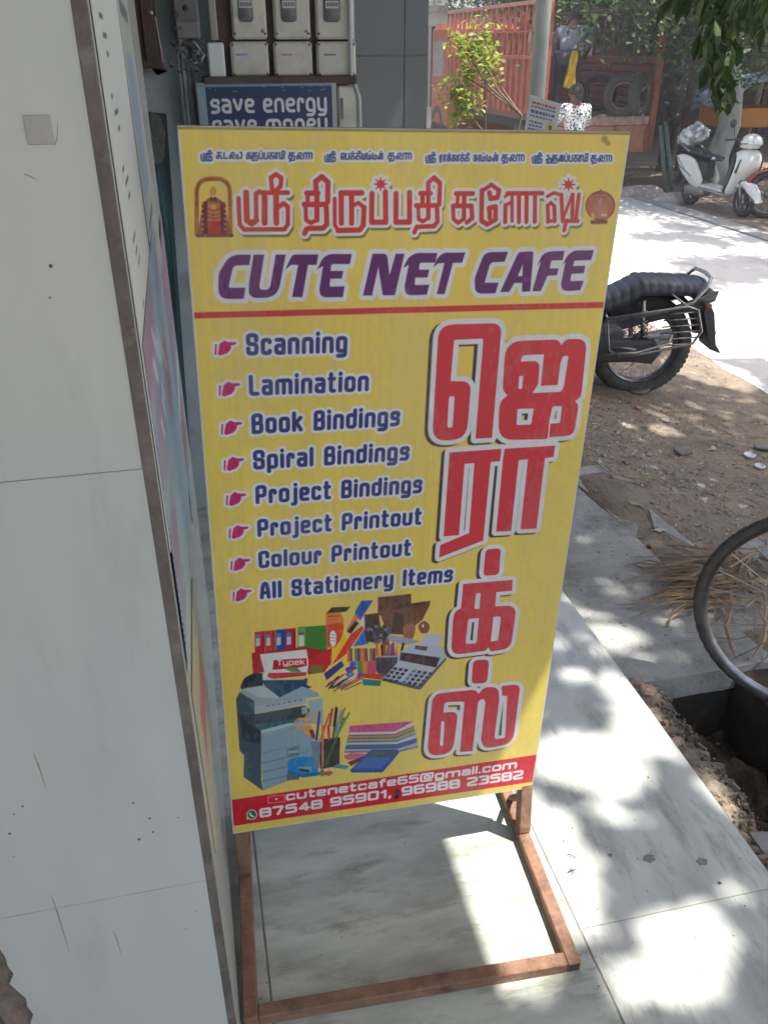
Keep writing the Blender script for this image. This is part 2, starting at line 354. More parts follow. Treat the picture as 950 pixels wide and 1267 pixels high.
def text_strokes(chars, O, X, Y, wid=.5, gap=.28, space=.55, r=.16, hw=.09):
    """chars laid from canvas point O to X (baseline), Y the cap top above O"""
    adv = []; x = 0
    for c in chars:
        if c == ' ': x += space; continue
        w, st = GL[c]; adv.append((x+hw, w*wid, st)); x += w*wid+2*hw+gap*.5
    tot = x-gap*.5
    O, X, Y = (np.array(p, float) for p in (O, X, Y)); ux = (X-O)/tot; uy = (Y-O)
    out = []
    for x0, w, st in adv:
        for s in st:
            pts = [(px*w+x0, hw+py*(1-2*hw)) for px, py in s]
            pts = fillet([(a, b, r) for a, b in pts], False)
            out.append(np.array([O+ux*a+uy*b for a, b in pts]))
    return out, np.linalg.norm(uy)
SIGN_SRC = [(219.5, 155), (779.5, 165), (659.5, 974), (286, 1033.5)]
WHITE = (.86, .87, .88); RED = (.80, .21, .24); NAVY = (.17, .22, .47); PURP = (.36, .13, .40); MAG = (.78, .12, .40)
def banner_print():
    ppm = 1500.
    S = Print(.61, 1.2415, ppm, (.90, .80, .38), SIGN_SRC); k = S.ppm/1000
    # fluting and a little fading of the flex
    rx = np.random.RandomState(3); v = rx.rand(S.W)
    v = np.convolve(v, np.ones(5)/5, 'same')-.5
    S.a *= (1+.04*v[None, :, None]); Z = (0, 0, 1)
    # rules
    S.poly([(200, 385), (238, 384.5), (747, 372.6), (800, 371.5), (800, 378.6), (747, 379.8), (238, 392), (200, 393)], RED)
    S.poly([(270, 993.5), (285, 991), (664, 933), (680, 931), (676, 964), (660, 966.7), (287, 1023.5), (272, 1026)], (.80, .10, .18))
    # top line
    F7, F8 = (230, 170, 3.519), (500, 170, 3.519)
    thunai = ['thu', 'ai', 'nna']
    sets = [(F7, [(63, 115, ['sri'], 92), (130, 245, ['su', 'tta', 'ai', 'la'], 88), (262, 430, ['ka', 'ru', 'p.', 'pa', 'sa', 'aa', 'mi'], 90), (445, 552, thunai, 91),
                  (605, 655, ['sri'], 98), (675, 860, ['ee', 'pa', 's.', 'si', 'ya', 'm.', 'ma', 'na.'], 94), (880, 985, thunai, 94)]),
            (F8, [(95, 140, ['sri'], 104), (155, 285, ['ra', 'aa', 'k.', 'ka', 'aa', 's.', 'si'], 104), (303, 410, ['A_', 'm.', 'ma', 'na.'], 104), (425, 525, thunai, 104),
                  (558, 603, ['sri'], 108), (618, 800, ['I_', 'ru', 'lla', 'p.', 'pa', 'sa', 'aa', 'mi'], 107), (812, 905, thunai, 108)])]
    for F, L in sets:
        for x0, x1, ch, yb in L:
            O, X, Y = S.T([(x0, yb), (x1, yb), (x0+1, yb-30)], F)
            st, h = text_strokes(ch, O, X, Y, wid=.6, gap=.2, r=.15)
            sh = S.shape((), [(p, h*.085) for p in st], 8)
            S.paint(sh, WHITE, 3.2*k); S.paint(sh, (.20, .27, .50), .3)
    # main Tamil title
    T1, T2, T3 = (280, 200, 7.917), (390, 200, 5.588), (545, 200, 5.278)
    def st(F, w, *ls): return [(S.T(l, F), w*k) for l in ls]
    def star(F, cx, cy, r): return S.T([(cx+math.sin(i*math.pi/8)*(r if i % 2 == 0 else r*.42), cy-math.cos(i*math.pi/8)*(r if i % 2 == 0 else r*.42)) for i in range(16)], F)
    A = (st(T1, 2.7, [(118, 345), (128, 600), (170, 650), (570, 650), (603, 600), (603, 430), (560, 395), (515, 430)]) +
         st(T1, 3.7, [(192, 290), (200, 560), (247, 592), (292, 560)], [(375, 300), (375, 585)], [(487, 290), (490, 585)]) +
         st(T1, 2.7, [(292, 560), (290, 300), (325, 280), (375, 305)], [(325, 290), (605, 292)], [(450, 265), (437, 145), (488, 112), (540, 148), (533, 230), (480, 275)]) +
         st(T2, 3.3, [(-57, 210), (20, 210)], [(-75, 288), (70, 288), (78, 300), (82, 425), (55, 452), (-40, 452), (-62, 460), (-72, 487)], [(13, 395), (13, 210)], [(8, 208), (5, 130), (48, 98), (90, 135), (88, 270)]) +
         st(T2, 2.6, [(-52, 210), (-50, 285)], [(-66, 292), (-62, 395), (-30, 415), (13, 395)]) +
         st(T2, 3.4, [(180, 210), (325, 210)], [(182, 210), (182, 418)], [(254, 212), (254, 418)], [(340, 310), (335, 430), (310, 465), (160, 468)]) +
         st(T2, 2.5, [(258, 300), (300, 278), (340, 310)], [(160, 468), (137, 430), (137, 250)]) +
         st(T2, 3.4, [(395, 215), (392, 412), (490, 412), (488, 205)], [(562, 215), (560, 412), (655, 412), (655, 210)]) +
         st(T2, 3.0, [(730, 215), (800, 215)], [(745, 215), (745, 290)], [(700, 298), (845, 298), (848, 410), (825, 440), (705, 445), (688, 482)], [(785, 385), (785, 215)], [(785, 215), (785, 140), (825, 108), (865, 145), (860, 290)]) +
         st(T2, 2.5, [(715, 305), (718, 390), (745, 408), (785, 385)]) +
         st(T3, 3.0, [(105, 205), (215, 205)], [(85, 285), (205, 285), (210, 365), (175, 392)], [(155, 370), (158, 205)]) +
         st(T3, 2.6, [(118, 205), (112, 280)], [(85, 290), (88, 370), (118, 395), (155, 370)]) +
         st(T3, 3.2, [(273, 185), (270, 382), (308, 405), (362, 375), (362, 290), (320, 300)], [(322, 300), (325, 365)], [(385, 185), (375, 232), (330, 238), (322, 200)]) +
         st(T3, 2.6, [(273, 190), (335, 148), (385, 185)]) +
         st(T3, 2.9, [(440, 205), (668, 205)], [(427, 280), (425, 390)], [(515, 210), (515, 390)], [(565, 210), (563, 390)], [(620, 210), (618, 390)]) +
         st(T3, 2.2, [(425, 225), (450, 205)], [(427, 285), (462, 262), (470, 300), (470, 385)], [(470, 300), (470, 215)]) +
         st(T3, 2.8, [(790, 215), (800, 380)], [(745, 290), (748, 385)], [(702, 285), (705, 390)], [(800, 385), (898, 385)], [(865, 215), (862, 375)], [(905, 215), (885, 380)], [(820, 395), (810, 445)]) +
         st(T3, 2.2, [(700, 225), (742, 203), (795, 218)], [(745, 290), (722, 265), (702, 290)], [(705, 385), (748, 385)], [(800, 375), (862, 215)]))
    sh = S.shape([star(T2, 455, 150, 52), star(T3, 838, 150, 48)], A, 16)
    S.paint(sh, (.33, .33, .18), 3.0*k, 2*k, 4*k, soft=2.2, alpha=.9); S.paint(sh, WHITE, 4.3*k); S.paint(sh, (.80, .20, .18), .1)
    # CUTE NET CAFE
    U1, U2, U3 = (260, 300, 5.), (440, 300, 6.333), (575, 295, 5.588)
    def EE(F, p): return S.T(fillet(p), F)
    P = [EE(U1, [(120, 66, 60), (250, 66), (240, 130), (140, 132, 30), (110, 270, 12), (215, 270), (205, 338), (45, 340, 70), (50, 180, 20)]),
         EE(U1, [(268, 66), (333, 66), (298, 283, 30), (368, 283, 30), (405, 66), (467, 66), (415, 330, 80), (235, 335, 60), (240, 230, 10)]),
         EE(U1, [(465, 160), (505, 70, 40), (530, 66), (670, 66), (658, 130), (605, 130), (570, 328), (507, 328), (545, 130), (500, 128, 10)]),
         EE(U1, [(662, 158), (700, 85, 20), (740, 64, 20), (878, 64), (865, 125), (750, 125, 15), (745, 168), (825, 168), (815, 215), (745, 215), (738, 265, 10), (832, 263), (822, 328), (690, 332, 50), (675, 290, 20), (700, 135, 10)]),
         EE(U2, [(135, 80), (240, 80, 15), (252, 110), (268, 250), (318, 80), (385, 80), (310, 403), (215, 403), (180, 180), (130, 405), (60, 405)]),
         EE(U2, [(375, 190), (420, 105, 30), (480, 75, 20), (643, 75), (628, 150), (505, 150, 15), (500, 205), (580, 205), (565, 265), (470, 265), (465, 325, 10), (580, 322), (560, 400), (400, 405, 50), (385, 340, 20), (420, 165, 10)]),
         EE(U2, [(612, 185), (650, 105, 30), (700, 73, 20), (862, 72), (838, 150), (765, 152), (700, 395), (640, 395), (700, 152), (650, 155, 10)]),
         EE(U3, [(140, 90, 50), (302, 88), (278, 155), (180, 158, 30), (140, 300, 12), (237, 300), (215, 372), (75, 375, 50), (72, 270, 20)]),
         EE(U3, [(375, 90, 20), (478, 85, 14), (455, 360), (398, 362), (400, 300), (345, 302), (310, 362), (248, 364)]), EE(U3, [(405, 170), (402, 255), (368, 256)]),
         EE(U3, [(502, 185), (540, 105, 30), (590, 85, 20), (692, 82), (678, 145), (600, 148, 10), (590, 203), (652, 203), (640, 250), (575, 252), (528, 358), (470, 358), (530, 150, 10)]),
         EE(U3, [(675, 180), (715, 110, 20), (760, 80, 20), (893, 78), (875, 145), (760, 148, 12), (750, 187), (835, 185), (825, 235), (740, 240), (730, 290, 10), (825, 288), (800, 352), (680, 360, 50), (668, 310, 20), (700, 155, 10)])]
    for q in (P[:4], P[4:7], P[7:]):
        sh = S.shape(q, (), 14); S.paint(sh, WHITE, 6.5*k)
    for q in (P[:4], P[4:7], P[7:]): S.paint(S.shape(q, (), 14), PURP)
    # big vertical word
    G3, G4, G5 = (500, 370, 3.8), (500, 560, 4.318), (500, 740, 4.318)
    big = [(G3, [[(165, 115, 70), (462, 108, 50), (415, 645), (338, 650), (375, 180, 12), (237, 185, 10), (220, 380), (318, 380, 50), (295, 652, 70), (133, 662, 70)],
                 [(213, 450, 12), (240, 450, 12), (229, 598, 10), (204, 598, 10)]]),
           (G3, [[(480, 193, 80), (725, 185, 25), (742, 212), (762, 184, 22), (862, 182, 55), (835, 450, 25), (806, 475), (822, 492, 22), (800, 634, 36), (684, 643), (668, 652, 14), (445, 656, 70), (450, 480, 45), (488, 447), (465, 420, 30)],
                 [(550, 288), (560, 258, 15), (660, 254, 4), (645, 402), (724, 398), (738, 290, 10), (750, 262, 8), (776, 260, 12), (752, 412, 15), (740, 430, 5), (605, 436), (632, 395, 10), (640, 300, 24), (620, 286, 8)],
                 [(543, 355, 8), (563, 355, 8), (557, 417, 8), (539, 417, 8)],
                 [(535, 510, 6), (612, 508, 6), (600, 584, 12), (530, 586, 10)],
                 [(700, 498, 10), (745, 496, 10), (736, 576, 8), (690, 580), (684, 645), (677, 645), (686, 560)]]),
           (G4, [[(245, -8), (522, -28), (515, 38), (465, 42), (425, 462), (190, 553), (195, 487), (350, 422), (378, 48), (325, 52), (295, 433), (213, 440)]]),
           (G4, [[(540, -28), (810, -45), (801, 15), (755, 22), (710, 398), (625, 402), (665, 28), (615, 32), (575, 410), (495, 415), (530, 35)]]),
           (G4, [[(438, 510, 24), (520, 503, 24), (510, 645, 24), (425, 652, 24)]]),
           (G5, [[(318, -82), (583, -105), (580, -47), (495, -39), (489, 38), (575, 33, 22), (602, 60, 30), (572, 262, 45), (466, 280, 10), (452, 256), (440, 275, 10), (252, 300, 55), (266, 70, 55), (306, 48)],
                 [(386, -32, 6), (412, -34, 6), (405, 50, 6), (378, 52, 6)],
                 [(345, 105, 10), (402, 100, 6), (390, 237, 18), (330, 240, 12)],
                 [(480, 93, 4), (522, 90, 18), (505, 220, 12), (466, 226)]]),
           (G5, [[(372, 327, 26), (457, 322, 26), (446, 448, 24), (362, 453, 24)]]),
           (G5, [[(155, 508, 50), (380, 485, 25), (402, 507), (430, 472, 25), (508, 470, 38), (511, 545), (486, 735), (490, 750, 8), (543, 745, 12), (555, 520), (528, 515), (523, 464, 12), (625, 455, 38), (585, 772, 60), (432, 802, 45), (413, 755, 10), (438, 545, 16), (420, 532, 8), (398, 548, 12), (368, 815), (300, 820), (325, 548, 14), (218, 552, 15), (211, 608), (290, 603, 38), (262, 828, 60), (122, 845, 60)],
                 [(199, 655, 10), (218, 655, 10), (210, 788, 10), (192, 788, 10)]])]
    shp = [S.shape([EE(F, p) for p in ps], (), 26) for F, ps in big]
    for s_ in shp: S.paint(s_, (.27, .22, .20), 8.2*k, -5.5*k, 2.5*k)
    for s_ in shp: S.paint(s_, WHITE, 8.2*k)
    for s_ in shp: S.paint(s_, (.82, .22, .26))
    # services
    F6 = (240, 390, 3.167)
    rows = [('Scanning', 203, 152, 600, 141, 65), ('Lamination', 214, 310, 684, 292, 228), ('Book Bindings', 224, 460, 806, 428, 380), ('Spiral Bindings', 230, 600, 843, 563, 524),
            ('Project Bindings', 239, 735, 893, 691, 662), ('Project Printout', 246, 864, 891, 815, 795), ('Colour Printout', 250, 988, 849, 937, 921), ('All Stationery Items', 255, 1110, 1013, 1040, 1043)]
    hands = [(120, 122), (135, 283), (143, 435), (152, 577), (160, 715), (170, 845), (176, 972), (183, 1093)]
    for i, ((t, x0, y0, x1, y1, yt), (hx, hy)) in enumerate(zip(rows, hands)):
        O, X, Y = S.T([(x0, y0), (x1, y1), (x0-2, yt)], F6)
        sts, h = text_strokes(list(t), O, X, Y, wid=.36, gap=.22, space=.42, r=.12)
        sh = S.shape((), [(p, h*.088) for p in sts], 10)
        S.paint(sh, WHITE, 4.6*k); S.paint(sh, NAVY, .2)
        f = 1-.018*i
        hp = [(-22, -17), (-4, -30), (12, -22), (42, -21, 6), (45, -13, 6), (20, -8), (24, -2), (18, 10), (8, 20), (-20, 28), (-30, 22)]
        cf = [(-40, -18), (-33, -16), (-36, 26), (-42, 22)]
        pr = [S.T(fillet([(hx+a[0]*f, hy+a[1]*f-a[0]*.06) + tuple(a[2:]) for a in q]), F6) for q in (hp, cf)]
        sh = S.shape(pr, (), 10); S.paint(sh, WHITE, 4.2*k); S.paint(sh, MAG)
        S.line([(hx-4, hy-6), (hx+14, hy-4)], .5, (.55, .05, .25), F6); S.line([(hx-4, hy+6), (hx+10, hy+6)], .5, (.55, .05, .25), F6)
    # contact band
    F1, F2 = (290, 930, 5.), (470, 920, 5.)
    def band(t, O, X, Y, hw=.118, wid=.8, gap=.24, sp=.6):
        O, X, Y = S.T([O, X, Y]); sts, h = text_strokes(list(t), O, X, Y, wid=wid, gap=gap, space=sp, r=.12, hw=hw)
        S.paint(S.shape((), [(p, h*hw) for p in sts], 6), (.90, .89, .90))
    band('cutenetcafe65@gmail.com', (352.4, 992), (640, 950), (352, 981.3), wid=.78)
    band('87548 95901,', (319.4, 1013.5), (484, 987), (318.6, 1001.8), .12)
    band('96988 23582', (497.3, 985.3), (648, 963), (496.8, 973.8), .12)
    c = lambda x, y, r, n=20: [(x+r*math.cos(i*6.2832/n), y+r*math.sin(i*6.2832/n)) for i in range(n)]
    S.poly(c(97, 397, 33), (.85, .87, .86), F1); S.poly([(68, 400), (64, 428), (90, 422)], (.85, .87, .86), F1); S.poly(c(97, 397, 27), (.10, .45, .25), F1)
    S.line([(86, 388, 5), (90, 402, 8), (108, 410, 5)], 1.6*k, (.9, .95, .9), F1)
    S.line([(198, 282), (303, 272), (304, 314), (199, 325), (198, 282)], .7*k, (.93, .75, .75), F1); S.line([(198, 284), (250, 300), (303, 275)], .5*k, (.88, .5, .5), F1)
    S.poly(c(250, 299, 7), (.95, .9, .9), F1)
    S.poly([(92, 290, 4), (118, 286, 4), (116, 340, 4), (90, 344, 4)], (.13, .12, .14), F2); S.poly([(97, 298), (112, 296), (111, 318), (96, 321)], (.3, .33, .38), F2)
    pictures(S, k, c); figures(S, k, c)
    S.line([(219.5, 155), (286, 1033.5)], 2.2*k, (.80, .80, .80)); S.line([(779.5, 165), (659.5, 974)], 1.5*k, (.83, .82, .72)); S.line([(286, 1033.5), (659.5, 974)], 2.0*k, (.82, .82, .80))
    S.line([(219.5, 155), (779.5, 165)], 3*k, (.60, .55, .30))
    for x, y, r in ((748, 173, 4), (752, 178, 3)): S.poly(c(x, y, r), (.52, .44, .24), alpha=.7, soft=3)
    def smooth(n, q):
        g = q.rand(n, n); ys = np.linspace(0, n-1.001, S.H); xs = np.linspace(0, n-1.001, S.W); y0 = ys.astype(int); x0 = xs.astype(int); fy = (ys-y0)[:, None]; fx = (xs-x0)[None]; fy = fy*fy*(3-2*fy); fx = fx*fx*(3-2*fx)
        return g[y0][:, x0]*(1-fy)*(1-fx)+g[y0+1][:, x0]*fy*(1-fx)+g[y0][:, x0+1]*(1-fy)*fx+g[y0+1][:, x0+1]*fy*fx
    n_ = .5*smooth(5, rx)+.3*smooth(17, rx)+.2*smooth(70, rx)
    S.a = S.a*(1+.10*(n_[..., None]-.5)); d_ = np.clip((smooth(9, rx)*.6+smooth(120, rx)*.4-.52)*1.6, 0, .16)[..., None]; S.a = S.a*(1-d_)+np.array([.74, .72, .66])*d_   # fading and dust
    for i in range(70):
        x, y = rx.rand()*S.W, rx.rand()*S.H; L = 6+rx.rand()*34; a = rx.rand()*3; S.paint(S.shape((), [(np.array([(x, y), (x+L*math.cos(a), y+L*math.sin(a))]), .4)], 3), (.80, .78, .66), alpha=.35)
    return S.pixels(1)

def pictures(S, k, c):
    V1, V2, V3, V4 = (290, 730, 6.333), (400, 725, 5.9375), (285, 830, 7.037), (350, 860, 5.278)
    P = lambda F, col, *p: S.poly(list(p), col, F)
    # row of box files
    P(V1, (.25, .50, .18), (490, 285), (715, 270), (725, 480), (560, 520), (490, 460))
    P(V1, (.45, .62, .30), (490, 290), (550, 285), (550, 460), (495, 460))
    for x, col in ((150, (.72, .13, .18)), (232, (.80, .22, .15)), (315, (.12, .28, .62)), (395, (.72, .10, .22))):
        P(V1, col, (x, 325-(x-150)*.1), (x+80, 316-(x-150)*.1), (x+80, 480), (x, 490))
        P(V1, (.75, .80, .84), (x+8, 370-(x-150)*.08), (x+42, 366-(x-150)*.08), (x+42, 432-(x-150)*.05), (x+8, 440-(x-150)*.05))
        P(V1, (.35, .5, .65), (x+8, 350-(x-150)*.08), (x+42, 346-(x-150)*.08), (x+42, 372-(x-150)*.05), (x+8, 376-(x-150)*.05))
        P(V1, (.42, .08, .12), (x+62, 320), (x+68, 320), (x+68, 470), (x+62, 470))
    P(V1, (.80, .86, .78), (497, 345), (540, 340), (540, 430), (497, 436)); P(V1, (.2, .35, .6), (497, 330), (540, 326), (540, 345), (497, 350))
    P(V1, (.70, .10, .16), (125, 490), (540, 440), (700, 470), (760, 450), (750, 580), (560, 650), (400, 620), (135, 650))
    P(V1, (.78, .14, .16), (570, 540), (745, 455), (755, 560), (700, 640), (570, 660)); P(V1, (.45, .45, .2), (590, 590), (690, 585), (690, 640), (590, 655))
    # paper ream
    P(V1, (.86, .88, .86), (188, 500), (560, 460), (575, 560), (565, 670), (420, 690), (200, 705), (225, 640))
    P(V1, (.74, .08, .14), (300, 545), (560, 530), (560, 590), (470, 610), (290, 622)); P(V1, (.35, .55, .35), (380, 610), (480, 600), (520, 640), (440, 640))
    P(V1, (.78, .20, .22), (255, 648), (560, 640), (555, 668), (300, 695), (250, 680))
    O, X, Y = S.T([(325, 590), (545, 580), (325, 545)], V1); sts, h = text_strokes(list('Typek'), O, X, Y, wid=.6, gap=.25, r=.1, hw=.08)
    S.paint(S.shape((), [(q, h*.09) for q in sts], 4), (.92, .90, .90))
    # dark disc and blue paper bundles
    P(V1, (.12, .15, .19), (30, 770, 20), (60, 690, 30), (150, 645, 30), (210, 650), (215, 770), (80, 790))
    P(V1, (.12, .26, .44), (200, 705), (540, 700), (560, 740), (600, 760), (350, 830), (250, 780)); P(V1, (.35, .25, .5), (540, 690), (570, 690), (560, 740), (535, 735))
    # glue box, rulers and markers
    P(V2, (.90, .48, .22), (15, 190), (120, 185), (150, 240), (145, 340), (100, 450), (20, 450)); P(V2, (.20, .20, .17), (20, 192), (60, 150), (200, 145), (165, 182))
    P(V2, (.84, .28, .16), (25, 280), (125, 262), (150, 290), (110, 430), (25, 440)); P(V2, (.90, .92, .90), (45, 340, 12), (68, 315, 12), (92, 345, 12), (90, 420, 14), (66, 446, 12), (45, 410, 12))
    for y in (350, 372, 394): S.line([(52, y), (84, y+6)], .7, (.2, .3, .5), V2)
    S.line([(35, 218), (118, 212)], 1.0, (.35, .2, .1), V2)
    P(V2, (.93, .75, .16), (55, 565), (60, 480), (150, 350), (175, 380), (130, 470)); P(V2, (.85, .20, .14), (60, 575), (200, 350), (290, 280), (300, 300), (160, 500))
    P(V2, (.14, .30, .66), (230, 185), (280, 100), (365, 98), (270, 245), (240, 215)); P(V2, (.85, .45, .30), (165, 320), (230, 200), (260, 220), (200, 330)); P(V2, (.08, .12, .16), (170, 330), (235, 250), (260, 265), (200, 345))
    P(V2, (.16, .40, .80), (215, 440), (300, 310), (335, 320), (330, 420)); P(V2, (.80, .84, .88), (260, 270), (300, 215), (300, 300))
    # brown cartons, globe tape and papers
    P(V2, (.36, .22, .18), (400, 75), (645, 50), (650, 200), (400, 210)); P(V2, (.28, .18, .16), (300, 205), (405, 190), (420, 290), (480, 345), (480, 430), (310, 400))
    P(V2, (.44, .27, .20), (415, 190), (490, 140), (790, 100), (780, 140), (730, 240), (590, 350), (470, 345)); P(V2, (.30, .19, .15), (500, 145), (750, 105), (760, 125), (520, 165))
    P(V2, (.26, .19, .16), (520, 180), (590, 200), (590, 345), (500, 345)); P(V2, (.62, .38, .28), (580, 300, 30), (620, 262, 30), (680, 275, 30), (670, 370, 30), (620, 400, 20), (590, 370))
    P(V2, (.55, .33, .26), (690, 290, 30), (740, 240, 30), (790, 280, 30), (770, 340, 20), (720, 340)); P(V2, (.88, .84, .80), (722, 285, 8), (738, 265, 8), (742, 305, 8))
    P(V2, (.60, .62, .70), (470, 350), (620, 375), (710, 400), (600, 430), (470, 390)); P(V2, (.74, .75, .84), (700, 410), (770, 340), (890, 355), (850, 430), (780, 440))
    rs = np.random.RandomState(5)
    for i in range(34):
        x, y = 330+rs.rand()*150, 290+rs.rand()*120; col = ((.15, .2, .28), (.3, .33, .42), (.5, .45, .5), (.1, .12, .16))[i % 4]
        P(V2, col, *c(x, y, 9+rs.rand()*14, 7))
    cols = [(.85, .45, .15), (.75, .2, .15), (.15, .2, .5), (.9, .75, .3), (.2, .5, .3), (.55, .2, .5), (.2, .1, .15), (.85, .3, .35)]
    for i in range(16): x = 170+i*14; P(V2, cols[i % 8], (x, 455), (x+11, 450), (x+14, 545), (x+3, 560))
    for i in range(18):
        a = rs.rand(); x, y = 150+rs.rand()*140, 560+rs.rand()*100; P(V2, ((.25, .35, .8), (.45, .3, .7), (.3, .6, .8), (.6, .2, .5), (.2, .2, .55))[i % 5], (x, y), (x+35, y-20), (x+50, y+5), (x+10, y+25))
    P(V2, (.30, .55, .35), (250, 555), (285, 545), (285, 630), (250, 630)); P(V2, (.82, .55, .20), (285, 550), (320, 545), (320, 640), (285, 640)); P(V2, (.80, .30, .42), (320, 545), (385, 540), (385, 640), (320, 640))
    for i in range(22):
        x0, y0 = 10+rs.rand()*190, 770-rs.rand()*60; S.line([(x0, y0), (x0+70+rs.rand()*60, y0-50-rs.rand()*30)], 1.8, ((.1, .12, .16), (.8, .25, .2), (.2, .25, .5), (.85, .85, .85), (.5, .2, .4), (.25, .4, .3))[i % 6], V2)
    P(V2, (.16, .24, .52), (0, 640), (130, 545), (150, 580), (20, 690)); P(V2, (.85, .22, .16), (290, 640), (440, 640), (450, 660), (420, 685), (290, 670)); P(V2, (.12, .50, .50), (285, 680), (425, 690), (415, 730), (290, 725))
    # pencil cup
    P(V2, (.34, .36, .40), (385, 510), (560, 505), (545, 640), (440, 665), (385, 620)); P(V2, (.62, .62, .66), (385, 505), (560, 500), (560, 516), (385, 522))
    for i in range(11):
        x = 400+i*17; S.line([(x, 500), (x-10+rs.rand()*30, 410+rs.rand()*25)], 3.4, cols[(i*3) % 8], V2); S.line([(x, 630), (x, 525)], 2., ((.3, .15, .2), (.2, .22, .28))[i % 2], V2)
    # printing calculator
    P(V2, (.72, .74, .80), (560, 480), (660, 420), (880, 440), (905, 525), (850, 590), (715, 755), (690, 755), (430, 690), (540, 560)); P(V2, (.30, .34, .40), (690, 755), (715, 755), (905, 535), (905, 515), (705, 730), (430, 670), (430, 690))
    P(V2, (.24, .20, .20), (568, 480), (860, 520), (830, 592), (560, 540)); P(V2, (.30, .33, .38), (680, 430), (770, 440), (755, 470), (670, 455)); P(V2, (.34, .22, .20), (600, 505), (800, 530), (785, 575), (590, 540))
    for r_ in range(4):
        for q in range(7):
            x = 520+q*40-r_*24+(20 if q > 2 else 0); y = 590+q*6+r_*27
            P(V2, (.20, .22, .26) if q != 3 else (.35, .48, .5), (x, y), (x+26, y+4), (x+14, y+24), (x-12, y+20))
    # photocopier
    P(V3, (.25, .33, .38), (35, 245), (70, 180), (200, 230), (200, 370), (255, 520), (255, 960), (270, 1050), (100, 930), (105, 740), (65, 700)); P(V3, (.16, .21, .26), (55, 380), (200, 380), (255, 520), (250, 640), (100, 610))
    P(V3, (.56, .66, .70), (65, 185), (100, 150, 20), (270, 125), (420, 170), (620, 130, 20), (760, 190), (770, 220), (420, 270), (200, 375), (195, 260))
    P(V3, (.68, .76, .78), (100, 160), (270, 130), (420, 175), (410, 240), (230, 230)); P(V3, (.62, .70, .74), (195, 310), (240, 300), (640, 240), (680, 280), (205, 375)); P(V3, (.15, .28, .42), (280, 110), (480, 90), (640, 80), (640, 120), (420, 230), (300, 140))
    for i in range(7): P(V3, (.42, .50, .56), (300+i*48, 300-i*9), (330+i*48, 294-i*9), (330+i*48, 308-i*9), (300+i*48, 314-i*9))
    P(V3, (.60, .68, .72), (670, 255), (800, 235), (800, 470), (690, 460)); P(V3, (.20, .27, .31), (205, 378), (640, 300), (680, 330), (680, 400), (540, 430), (190, 470)); P(V3, (.58, .66, .68), (610, 320), (665, 305), (665, 370), (615, 380))
    P(V3, (.22, .38, .43), (190, 470), (560, 420), (690, 440), (690, 470), (250, 530)); P(V3, (.52, .63, .68), (255, 525), (500, 460), (690, 470), (740, 560), (740, 860), (500, 960), (270, 1050), (255, 700))
    P(V3, (.66, .75, .78), (250, 520), (500, 455), (690, 455), (690, 480), (510, 480), (265, 550)); P(V3, (.42, .54, .60), (255, 720), (480, 665), (480, 672), (255, 728))
    for y in (805, 885, 965): P(V3, (.36, .46, .52), (262, y), (480, y-50), (480, y-43), (262, y+8))
    P(V3, (.38, .48, .54), (485, 680), (590, 650), (590, 740), (485, 760)); P(V3, (.62, .70, .68), (490, 705), (585, 690), (585, 712), (490, 725)); P(V3, (.46, .60, .55), (510, 480), (550, 475), (550, 515), (512, 520))
    for y in (690, 715): S.line([(600, y), (680, y-10)], .8, (.4, .5, .55), V3)
    # stapler
    P(V3, (.10, .52, .78), (485, 790, 20), (560, 755, 20), (740, 750, 20), (760, 870), (740, 905), (600, 930, 30), (490, 880)); P(V3, (.55, .60, .66), (580, 840), (700, 835), (700, 885), (590, 870)); P(V3, (.12, .15, .2), (590, 855), (680, 868), (680, 885), (590, 870))
    P(V3, (.06, .42, .66), (490, 870), (620, 905), (780, 880), (780, 910), (620, 935), (490, 895)); P(V3, (.34, .42, .48), (480, 900), (590, 905), (590, 950), (480, 960))
    # pencil holder with scissors
    P(V4, (.20, .17, .17), (230, 290), (370, 275), (365, 465), (240, 485)); P(V4, (.45, .52, .58), (175, 290), (240, 290), (235, 480), (200, 470)); P(V4, (.60, .64, .68), (170, 288), (260, 290), (260, 305), (175, 303))
    for x0, y0, x1, y1, col in ((215, 290, 235, 110, (.30, .22, .50)), (240, 290, 300, 120, (.80, .42, .30)), (255, 470, 255, 200, (.82, .45, .30)), (298, 290, 292, 200, (.85, .15, .40)), (300, 200, 318, 90, (.75, .25, .25)), (325, 280, 350, 90, (.15, .35, .25)), (340, 250, 378, 100, (.35, .60, .75)), (275, 460, 395, 150, (.20, .42, .25)), (350, 260, 430, 115, (.30, .60, .35)), (330, 200, 345, 80, (.2, .2, .2)), (370, 180, 400, 85, (.75, .5, .2))):
        S.line([(x0, y0), (x1, y1)], 3.2, col, V4)
    for cx, cy, r in ((108, 185, 33), (180, 150, 36)):
        S.line(c(cx, cy, r, 18)+[(cx+r, cy)], 2.6, (.84, .64, .32), V4); P(V4, (.66, .64, .74), *c(cx, cy, r-9, 12))
    P(V4, (.84, .60, .30), (120, 220), (165, 190), (190, 235), (165, 270), (130, 250)); P(V4, (.55, .15, .18), (165, 230), (190, 225), (205, 280), (185, 285))
    # notebooks
    P(V4, (.78, .30, .50), (435, 200), (850, 168), (725, 245), (425, 250)); lay = [(.80, .80, .82), (.74, .50, .32), (.55, .65, .45), (.70, .76, .82), (.22, .36, .62), (.62, .66, .76)]
